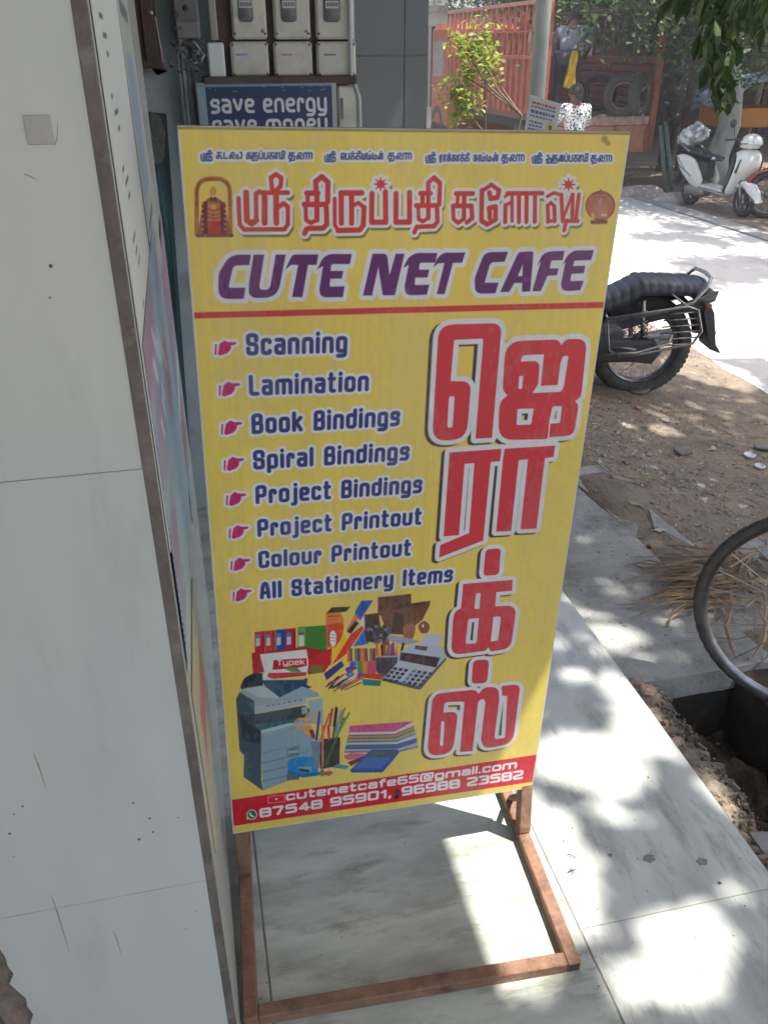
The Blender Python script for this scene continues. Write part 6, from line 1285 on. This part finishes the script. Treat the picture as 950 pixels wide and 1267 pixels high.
for i in range(420):
    x, y = R5.uniform(.0, 1.05), R5.uniform(-1.0, 1.2); s = R5.uniform(.0005, .0016)*(1+1.5*(R5.random() < .06)); Mx = Matrix.Translation((x, y, .0012)) @ Matrix.Rotation(R5.uniform(0, 6.28), 4, 'Z'); gr.add([(-s, -s*.7, 0), (s*1.3, -s, 0), (s, s*.8, 0), (-s*.7, s, 0), (0, 0, s*.8)], [(0, 1, 4), (1, 2, 4), (2, 3, 4), (3, 0, 4)], Mx, R5.choice((0, 1, 1)))
gr.build('grit', [M['slate'], M['leafdry']], kind='stuff', fix=False)
# dry palm fronds under the bicycle wheel: each blade its own piece
fr = thing('palm_frond', (1.5, .75, -.05), 'bundle of dry brown palm fronds spread over the drain cover', 'palm frond')
def blade(pts, w0, name='blade', m=None):
    q = MB(); n = len(pts); P_ = [np.array(p) for p in pts]
    for i, p in enumerate(P_):
        t = i/(n-1); d = (P_[min(i+1, n-1)]-P_[max(i-1, 0)]); d /= np.linalg.norm(d)+1e-9; sd = np.cross(d, [0, 0, 1]); w_ = w0*math.sin(math.pi*min(.98, .08+t*.9))**.6
        q.v += [tuple(p-sd*w_), tuple(p+[0, 0, w_*.7]), tuple(p+sd*w_), tuple(p-[0, 0, w_*.2])]
    for i in range(n-1):
        for k in range(4): a = i*4; b_ = (k+1) % 4; q.f.append((a+k, a+b_, a+4+b_, a+4+k)); q.m.append(0); q.sm.append(False)
    q.f += [(0, 1, 2, 3), tuple((n-1)*4+k for k in range(4))]; q.m += [0, 0]; q.sm += [False]*2
    return q.build(name, m or M['frond'], fr)
R6 = random.Random(12)
for i in range(70):
    a = at(905+R6.uniform(-25, 40), 722+R6.uniform(-36, 30), Z=-.03); L_ = R6.uniform(.16, .34); an = math.radians(R6.gauss(172, 9)) + (-.25 if i % 5 == 0 else 0); h0 = R6.uniform(.0, .035); pts = []
    for k in range(7):
        t = k/6; an2 = an+R6.uniform(-.07, .07)+t*R6.uniform(-.12, .12); pts.append((a[0]+math.cos(an2)*L_*t, a[1]+math.sin(an2)*L_*t, -.043+h0*(1-t)+.012*math.sin(t*3.1)+.003))
    blade(pts, R6.uniform(.0022, .0075))
for i, pp_ in enumerate((((905, 755), (898, 775), (905, 800), (912, 818)), ((938, 755), (948, 772), (944, 795), (930, 815)), ((903, 702), (925, 688), (955, 672)))):
    pts = [at(x, y, Z=.03-.02*k) for k, (x, y) in enumerate(pp_)]; blade([tuple(p) for p in pts], .008, m=M['leafdry'] if i < 2 else M['frond'])
for i in range(60):
    a = at(880+R6.random()*90, 690+R6.random()*110, Z=-.02); L_ = R6.uniform(.05, .15); an = R6.uniform(0, 6.28); pts = [(a[0]+math.cos(an+t*R6.uniform(-.5, .5))*L_*t, a[1]+math.sin(an)*L_*t, -.04+R6.uniform(0, .05)) for t in (0, .33, .66, 1)]; blade(pts, R6.uniform(.002, .006), 'leaf_strip', M['leafdry'])
rk_ = MB()
for i in range(26):
    a = at(915+R6.random()*50, 670+R6.random()*20, Z=-.04); s = R6.uniform(.01, .03); Mx = Matrix.Translation(a) @ Matrix.Rotation(R6.uniform(0, 6), 4, 'Z'); rk_.box((-s, -s*.7, -.01), (s, s*.7, s*.5), Mx, bev=s*.2)
rk_.build('broken_stones', M['concrete'], kind='stuff')

# sacks lying at the far kerb
for (x, y, s, lb, mt) in ((793, 240, .42, 'dusty brown sack lying at the far kerb near the truck', mat('rust_brown_sacking', (.32, .24, .21), .95, (.5, .44, .4), 7, bump=.8, bscale=16)), (834, 247, .36, 'pale crumpled sack lying left of the white scooter', M['sack'])):
    c = gpt(x, y+3); c[2] = gz(c[0]); q = MB(); n, mr = 26, 12; rs = random.Random(int(x))
    ph = [rs.uniform(0, 6) for _ in range(6)]
    for j in range(mr+1):
        for i in range(n):
            a = 2*math.pi*i/n; p_ = math.pi/2*j/mr; r = 1+.13*math.sin(3*a+ph[0])+.09*math.sin(7*a+ph[1]+4*p_)+.06*math.sin(11*a+ph[2]); q.v.append((c[0]+s*r*math.sin(p_)*math.cos(a), c[1]+s*.45*r*math.sin(p_)*math.sin(a), c[2]+s*.38*math.cos(p_)*(1+.2*math.sin(5*a+ph[3])*math.sin(p_))))
    for j in range(mr):
        for i in range(n): q.f.append((j*n+i, j*n+(i+1) % n, (j+1)*n+(i+1) % n, (j+1)*n+i)); q.m.append(0); q.sm.append(True)
    o = q.build('sack', mt, None, loc=c); tag(o, lb, 'sack', 'sacks at the far kerb')
# leaning boards beside the truck
for i, (x0, y0, x1, y1, lb) in enumerate(((817, 155, 826, 222, 'dark plank leaning beside the truck tail, left of the two'), (823, 150, 834, 226, 'dark plank leaning beside the truck tail, right of the two'))):
    A_, B_ = at(x0, y0, Y=11.6), at(x1, y1, Y=11.3); B_[2] = gz(B_[0]); q = MB().tube([A_, B_], .035, 4); o = q.build('leaning_plank', M['greenpaint'], None, loc=B_); tag(o, lb, 'plank', 'planks leaning beside the truck')

# ------------------------------------------------------------ background buildings
def wbox(t, name, px0, px1, Y, z0, z1, dep, m, bev=0.):
    a, b = at(px0, 100, Y=Y)[0], at(px1, 100, Y=Y)[0]; q = MB(); q.box((a, Y, z0), (b, Y+dep, z1), bev=bev); return q.build(name, m, t)
sh = thing('roadside_shed', (13, 19, -.5), 'dark roadside shed filling the shade behind the white scooter', 'shed')
wbox(sh, 'wall', 842, 1150, 19.5, -.5, 3.2, 5, M['darkshed']); q = MB(); q.box((8.6, 13.6, 3.3), (22, 24.6, 3.38)); q.build('added_roof', M['chassis'], sh)  # roof added out of view, carried forward to shade the ground behind the scooter
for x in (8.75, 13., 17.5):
    q = MB(); q.box((x, 13.7, -.5), (x+.09, 13.79, 3.3)); q.build('added_roof_post', M['bedwood'], sh)  # posts under the added roof
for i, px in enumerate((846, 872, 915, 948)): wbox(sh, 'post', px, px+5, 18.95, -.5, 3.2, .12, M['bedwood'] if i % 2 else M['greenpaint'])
tp_ = MB(); a, b = at(846, 60, Y=18.6), at(882, 135, Y=18.6); n = 14
for j in range(n):
    for i in range(n): tp_.v.append((a[0]+(b[0]-a[0])*i/(n-1), 18.6+.10*math.sin(i*1.3+j*.4)-.05*j/n, a[2]+(b[2]-a[2])*j/(n-1)))
for j in range(n-1):
    for i in range(n-1): q = j*n+i; tp_.f.append((q, q+1, q+n+1, q+n)); tp_.m.append(0); tp_.sm.append(True)
o = tp_.build('tarpaulin', M['tarp'], None, loc=(a[0], 18.6, b[2]), fix=False); sl = o.modifiers.new('thickness', 'SOLIDIFY'); sl.thickness = .02; tag(o, 'dark striped tarpaulin hanging from the shed front right of the truck', 'tarpaulin')
gt = thing('white_gate', (9.5, 22, -.5), 'bright white latticed gate glimpsed between the truck and the shed', 'gate')
wbox(gt, 'gate_panel', 812, 842, 22, -.5, at(820, 104, Y=22)[2], .06, M['white']); 
for i in range(9): px = 815+i*3.1; wbox(gt, 'bar', px, px+1.1, 22.0, at(820, 103, Y=22)[2], at(820, 86, Y=22)[2], .04, M['white'])
wbox(gt, 'top_rail', 812, 842, 21.98, at(820, 86, Y=22)[2], at(820, 84, Y=22)[2], .08, M['white'])
fw = thing('sunlit_house', (4, 21, -.5), 'sunlit pale plastered house glimpsed between the grey pillar and the truck', 'house')
wbox(fw, 'wall', 300, 552, 21, -.5, 5.2, 6, M['farwall'])
for px, z0, z1 in ((533, .2, 1.9), (520, .2, 1.9), (538, 2.6, 3.6)):
    w3 = wbox(fw, 'window', px, px+9, 20.96, z0, z1, .06, M['chassis']); wbox(w3, 'pane', px+1.5, px+7.5, 20.94, z0+.1, z1-.1, .03, M['meterdark'])
    w3['base'] = fw['base']
wbox(fw, 'sill_band', 300, 552.5, 20.9, 2.2, 2.32, .15, M['concrete'])
bh = thing('street_wall', (18, 27, -.5), 'long grey compound wall far behind the trees on the right', 'wall')
q = MB(); q.box((4, 30, -.5), (40, 30.3, 2.6)); q.build('wall_face', M['concrete'], bh)
for i in range(12): q = MB(); q.box((4.5+i*3, 29.9, -.5), (4.8+i*3, 29.999, 2.75)); q.build('wall_pier', M['concrete'], bh)
# pale blue covered vehicle at the right edge
cv = thing('covered_handcart', (*at(940, 120, d=16.5)[:2], -.5), 'handcart under a pale blue and white cover at the upper right edge', 'handcart')
c = at(946, 112, d=16.5); q = MB(); n = 20
for j in range(9):
    for i in range(n):
        t = i/(n-1); q.v.append((c[0]-.9+1.9*t, c[1]-.5+1.0*j/8, c[2]-.18+.42*math.sin(t*math.pi)**.7+.05*math.sin(t*9+j)))
for j in range(8):
    for i in range(n-1): a = j*n+i; q.f.append((a, a+1, a+n+1, a+n)); q.m.append(0); q.sm.append(True)
o = q.build('cover', M['bluecover'], cv, fix=False); sl = o.modifiers.new('thickness', 'SOLIDIFY'); sl.thickness = .02
MB().box((c[0]-.85, c[1]-.45, c[2]-.50), (c[0]+.95, c[1]+.45, c[2]-.22), bev=.02).build('tray', mat('orange_tray', (.55, .22, .05), .6), cv)
for sx in (-.8, .85):
    for sy in (-.4, .4): MB().tube([(c[0]+sx, c[1]+sy, c[2]-.5), (c[0]+sx, c[1]+sy, -.5)], .03, 8).build('leg', M['bedwood'], cv)
for sx in (-.45, .45): MB().torus(.28, .03, (c[0]+sx, c[1]-.5, -.19), 'y', 28, 8).build('wheel', M['rubber'], cv)

# ------------------------------------------------------------ trees
def leaf_mesh(name, C, N_, s0, s1, m, parent, rs, droop=.3, loc=None, shape=1.9):
    """many small folded leaves at points C"""
    n = len(C); L0 = np.array(loc if loc is not None else parent['base']); C = C-L0
    a = rs.uniform(0, 2*np.pi, n); d = np.stack([np.cos(a), np.sin(a), rs.uniform(-.9, .35, n)-droop], 1); d /= np.linalg.norm(d, axis=1)[:, None]
    up = np.stack([rs.normal(0, .5, n), rs.normal(0, .5, n), np.ones(n)], 1); sd = np.cross(d, up); sd /= np.linalg.norm(sd, axis=1)[:, None]; nm = np.cross(sd, d)
    L_ = rs.uniform(s0, s1, n)[:, None]; w_ = L_/shape/2*2*.5
    V_ = np.stack([C-d*L_*.5, C+sd*w_+nm*w_*.35, C+d*L_*.5, C-sd*w_+nm*w_*.35], 1).reshape(-1, 3)
    me = bpy.data.meshes.new(name); me.vertices.add(4*n); me.vertices.foreach_set('co', V_.ravel()); idx = np.arange(4*n).reshape(-1, 4); F = np.concatenate([idx[:, [0, 1, 2]], idx[:, [0, 2, 3]]], 0)
    me.loops.add(F.size); me.loops.foreach_set('vertex_index', F.ravel()); me.polygons.add(len(F)); me.polygons.foreach_set('loop_start', np.arange(0, F.size, 3)); me.update(calc_edges=True); me.materials.append(m)
    o = bpy.data.objects.new(name, me); COL.objects.link(o); o.parent = parent
    if parent is None: o.location = tuple(L0)
    return o
def tree(base, h, top, R, crown_z, nleaf, label, m, trunk_r=.16, lean=(0, 0), seed=1, clumps=34, ls=(.10, .18), flat=.7, lime=None, cat='tree', group=None, extra=None, barkm='bark', name='tree'):
    rs = np.random.RandomState(seed); t = thing(name, base, label, cat, group); tip = np.array([base[0]+lean[0], base[1]+lean[1], base[2]+h])
    b0 = np.array(base); tr = MB(); pts = [tuple(b0+(tip-b0)*k/6+np.array([math.sin(k*1.7+seed), math.cos(k*2.1+seed), 0])*trunk_r*.35*(k > 0)) for k in range(7)]
    tr.tube(pts, [trunk_r*(1.25-.5*k/6) for k in range(7)], 14); tr.build('trunk', M[barkm], t)
    cc = np.array([tip[0], tip[1], base[2]+crown_z]); ctr = []
    while len(ctr) < clumps:
        p = rs.uniform(-1, 1, 3)
        if .25 < np.linalg.norm(p) < 1: ctr.append(cc+p*np.array([R, R, R*flat]))
    ctr = np.array(ctr)
    if extra is not None: ctr = np.vstack([ctr, extra])
    lb = MB()
    for k, c in enumerate(ctr[:26]):
        st_ = np.array(pts[4 if k % 2 else 6]); mid = (st_+c)/2+rs.uniform(-.2, .2, 3)*R*.3; lb.tube([tuple(st_), tuple(mid), tuple(c)], [trunk_r*.35, trunk_r*.2, trunk_r*.06], 6)
    lb.build('limbs', M[barkm], t)
    per = nleaf//len(ctr); C = np.vstack([c+rs.normal(0, 1, (per, 3))*R*np.array([.17, .17, .12])*rs.uniform(.7, 1.25) for c in ctr])
    leaf_mesh('crown', C, None, ls[0], ls[1], m, t, rs)
    return t
tree((3.9, 21.5, -.5), 3.6, 4, 2.6, 4.3, 17100, 'leafy tree just left of the orange truck behind the grey pillar', M['leaf'], seed=3, ls=(0.084, 0.144))
tree((8.2, 18.6, -.5), 3.2, 4, 2.4, 3.7, 28500, 'broad green tree whose crown hangs over the open truck', M['leaf'], seed=5, ls=(0.066, 0.114), flat=.62, clumps=44)
tree((11.6, 21.0, -.5), 3.2, 4, 2.9, 4.2, 22800, 'bushy green tree behind the shed at the centre right', M['leaf'], seed=8, ls=(0.084, 0.144), flat=.7)
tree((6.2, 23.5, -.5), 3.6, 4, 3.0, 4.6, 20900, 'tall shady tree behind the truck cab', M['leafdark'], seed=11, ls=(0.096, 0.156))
tree((17.5, 24, -.5), 3.6, 4, 3.6, 4.4, 19000, 'large tree at the far upper right behind the handcart', M['leaf'], seed=14, ls=(0.096, 0.156))
tree((9.6, 13.2, -.5), 3.4, 4, 3.0, 4.9, 30400, 'street tree added beside the truck, its crown spread overhead for shade', M['leafdark'], seed=41, ls=(0.084, 0.132), flat=.35, clumps=46, extra=np.array([at(x_, y_, d=13.2+.5*(i_ % 3)) for i_, (x_, y_) in enumerate(((812, -18), (835, -14), (770, -60), (815, -50), (850, -4), (862, 20), (880, -10), (905, 0), (930, 10), (945, 40), (900, 35)))]))  # crown added overhead, mostly out of view, to darken the truck
tree((11.2, 8.2, -.5), 3.6, 4, 3.2, 5.0, 30400, 'unseen street tree added on the right to shade the scooters', M['leafdark'], seed=43, ls=(0.084, 0.132), flat=.35, clumps=60)  # out of view, added so its shadow darkens the far roadside
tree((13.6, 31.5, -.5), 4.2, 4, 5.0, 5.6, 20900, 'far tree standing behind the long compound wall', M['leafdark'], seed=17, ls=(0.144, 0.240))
tree((5.0, 33, -.5), 4.2, 4, 4.6, 5.6, 15200, 'far tree above the sunlit house', M['leaf'], seed=18, ls=(0.144, 0.240))
sh_pts = []
for (x_, y_), (sx_, sy_) in (((932, 328), (.55, .16)), ((905, 333), (.3, .1)), ((930, 300), (.7, .12)), ((868, 352), (.25, .08)), ((950, 345), (.4, .12)), ((850, 296), (.5, .1)), ((800, 262), (.8, .2)), ((900, 282), (.8, .15))):
    g_ = gpt(x_, y_)
    for q_ in range(2): sh_pts.append(np.array([g_[0], g_[1], 0])+SUN/SUN[2]*(5.2+.4*q_)+np.array([sx_*(q_-.5), sy_*(q_-.5), 0]))
tree((9.8, 1.2, -.5), 4.6, 4, 1.0, 5.4, 9000, 'unseen street tree added on the right to shade the road', M['leafdark'], seed=51, ls=(.09, .14), flat=.4, clumps=8, extra=np.array(sh_pts))  # out of view; leaf clumps placed along the sun to shade the road
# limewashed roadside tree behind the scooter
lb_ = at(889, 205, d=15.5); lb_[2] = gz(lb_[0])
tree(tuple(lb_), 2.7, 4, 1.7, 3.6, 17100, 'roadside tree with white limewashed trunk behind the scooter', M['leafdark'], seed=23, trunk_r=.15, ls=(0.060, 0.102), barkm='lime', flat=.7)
# young shrub left of the pole
sb0 = np.array([2.45, 5.9, gz(2.45)]); shb = thing('roadside_sapling', tuple(sb0), 'spindly sapling with yellow green leaves between pillar and truck', 'sapling')
rs = np.random.RandomState(6); stm = MB(); tgt = []
for k, (px, py) in enumerate(((566, 50), (600, 40), (572, 92), (580, 120), (604, 78), (562, 138), (590, 62), (556, 110))):
    c = at(px, py, d=6.6+.1*(k % 3)); q0 = at(645, 142, d=6.6) if k % 2 == 0 else at(600, 165, d=6.7); mid = q0*.5+c*.5+np.array([0, 0, -.05+.03*(k % 3)])
    stm.tube([tuple(sb0+np.array([.12*(k % 2), 0, 0])), tuple(q0), tuple(mid), tuple(c)], [.013, .009, .006, .003], 6); tgt += [c, c*.75+mid*.25]
stm.build('stem', M['bark'], shb); C = np.vstack([c+rs.normal(0, 1, (52, 3))*np.array([.05, .06, .048]) for c in tgt]); leaf_mesh('foliage', C, None, .035, .065, M['leaflight'], shb, rs, droop=.1, shape=1.7)

# big shade tree beside the shop; its crown dapples the pavement and one spray hangs into view
lit = [((715, 842), (30, 9), 10), ((782, 890), (66, 26), 48), ((722, 950), (72, 36), 15), ((672, 1090), (30, 62), 70), ((838, 1190), (60, 62), 50), ((770, 1230), (34, 30), 0), ((600, 1095), (110, 130), 0), ((755, 772), (36, 18), 20), ((708, 745), (14, 12), 0), ((795, 777), (10, 6), 0),
       ((895, 985), (44, 22), 52), ((805, 850), (16, 9), 40), ((915, 400), (70, 30), 0), ((838, 548), (20, 7), 0), ((790, 552), (10, 5), 0), ((905, 455), (60, 16), 12), ((745, 1010), (30, 12), 30), ((560, 990), (60, 20), 0), ((880, 1120), (30, 12), 0)]
LE = []
for (cx, cy), (rx, ry), an in lit:
    a = math.radians(an); pts = []
    rx, ry = rx*1.22, ry*1.22
    for u, v in ((0, 0), (rx, 0), (0, ry)):
        x, y = cx+u*math.cos(a)-v*math.sin(a), cy+u*math.sin(a)+v*math.cos(a); g_ = at(x, y, Z=-.02 if x < 1000 and y > 560 else -.25); pts.append(g_[:2])
    A_ = np.stack([pts[1]-pts[0], pts[2]-pts[0]], 1); LE.append((pts[0], np.linalg.inv(A_)))
def is_lit(G, z0=-.05):
    m = np.zeros(len(G), bool)
    for c, Ai in LE:
        q = (G-c) @ Ai.T; m |= (q**2).sum(1) < 1
    return m
rs = np.random.RandomState(31); st_t = thing('shade_tree', (3.9, -.6, gz(3.9)), 'large shade tree beside the shop, its dark leaves hanging into the upper right corner', 'tree')
n = 62000; C = np.stack([rs.uniform(2.2, 6.4, n), rs.uniform(-4.4, 2.6, n), rs.uniform(4.6, 6.3, n)], 1)
den = sum(np.sin(C[:, 0]*k1+C[:, 1]*k2+p) for k1, k2, p in ((3.1, 1.2, .3), (-1.7, 4.1, 1.), (7.3, -6.9, 2.), (15.1, 12.3, .5), (-17., 19., 1.7)))
G = C[:, :2]-SUN[:2]/SUN[2]*(C[:, 2]+.03)[:, None]
keep = (~is_lit(G)) & (den+rs.normal(0, .9, n) > -1.25) & ~(G[:, 1] > 3.75) & ~(G[:, 0] > 3.75)  # leaves removed wherever their shadow would cover a chosen sun patch
C = C[keep]; leaf_mesh('crown', C, None, .08, .14, M['leaf'], st_t, rs, droop=.15, shape=1.8)
tr = MB(); tp0 = [(3.9, -.6, gz(3.9)), (3.93, -.58, .6), (3.85, -.62, 1.6), (3.88, -.6, 3.6), (3.8, -.8, 5.4)]; tr.tube(tp0, [.22, .18, .16, .14, .10], 16); tr.build('trunk', M['bark'], st_t)
lb = MB(); cs = C[rs.choice(len(C), 34)]
for k, c in enumerate(cs): s_ = np.array(tp0[3 if k % 2 else 4]); mid = (s_+c)/2+np.array([0, 0, .15]); lb.tube([tuple(s_), tuple(mid), tuple(c)], [.035, .016, .005], 6)
tw = [at(1010, -60, d=3.6), at(930, 10, d=3.5), at(900, 60, d=3.45), at(893, 118, d=3.4)]; lb.tube([tuple(np.array(tp0[4])), tuple(tw[0]), tuple(tw[1]), tuple(tw[2]), tuple(tw[3])], [.03, .012, .006, .004, .002], 6); lb.build('limbs', M['bark'], st_t)
pts = []
for (px, py, sx, sy, n_) in ((900, 20, 26, 26, 90), (890, 70, 17, 28, 90), (896, 112, 10, 18, 34), (935, 15, 20, 24, 50), (868, 4, 36, 12, 26)):
    for _ in range(n_): pts.append(at(px+rs.normal()*sx*.6, py+rs.normal()*sy*.6, d=3.45+rs.normal()*.16))
lm = bpy.data.meshes.new('leaf'); lm.from_pydata([(-.5, 0, 0), (-.15, -.2, .05), (.2, -.17, .04), (.5, 0, -.05), (.2, .17, .04), (-.15, .2, .05), (0, 0, 0)], [], [(0, 1, 6), (1, 2, 6), (2, 3, 6), (3, 4, 6), (4, 5, 6), (5, 0, 6)]); lm.materials.append(M['leafdark'])
for p in pts[:290]:
    o = bpy.data.objects.new('leaf', lm); COL.objects.link(o); o.parent = st_t; o.location = tuple(p-np.array(st_t['base'])); o.rotation_euler = (rs.uniform(-.8, .8), rs.uniform(.5, 1.4), rs.uniform(0, 6.28)); k = rs.uniform(.055, .10); o.scale = (k, k, k)

# ------------------------------------------------------------ thin haze added for lens veil and dust
hz = MB(); hz.box((-182, -62, -1.7), (182, 242, 12)); hm = bpy.data.materials.new('veil_and_dust'); hm.use_nodes = True; hn = hm.node_tree.nodes; hn.remove(hn['Principled BSDF'])
vv = hn.new('ShaderNodeVolumePrincipled'); vv.inputs['Color'].default_value = (.93, .96, 1, 1); vv.inputs['Density'].default_value = .0035; vv.inputs['Anisotropy'].default_value = 0.; hm.node_tree.links.new(vv.outputs[0], hn['Material Output'].inputs['Volume'])
hz.build('haze', hm, kind='stuff')

for o in bpy.data.objects:
    if 'base' in o: del o['base']
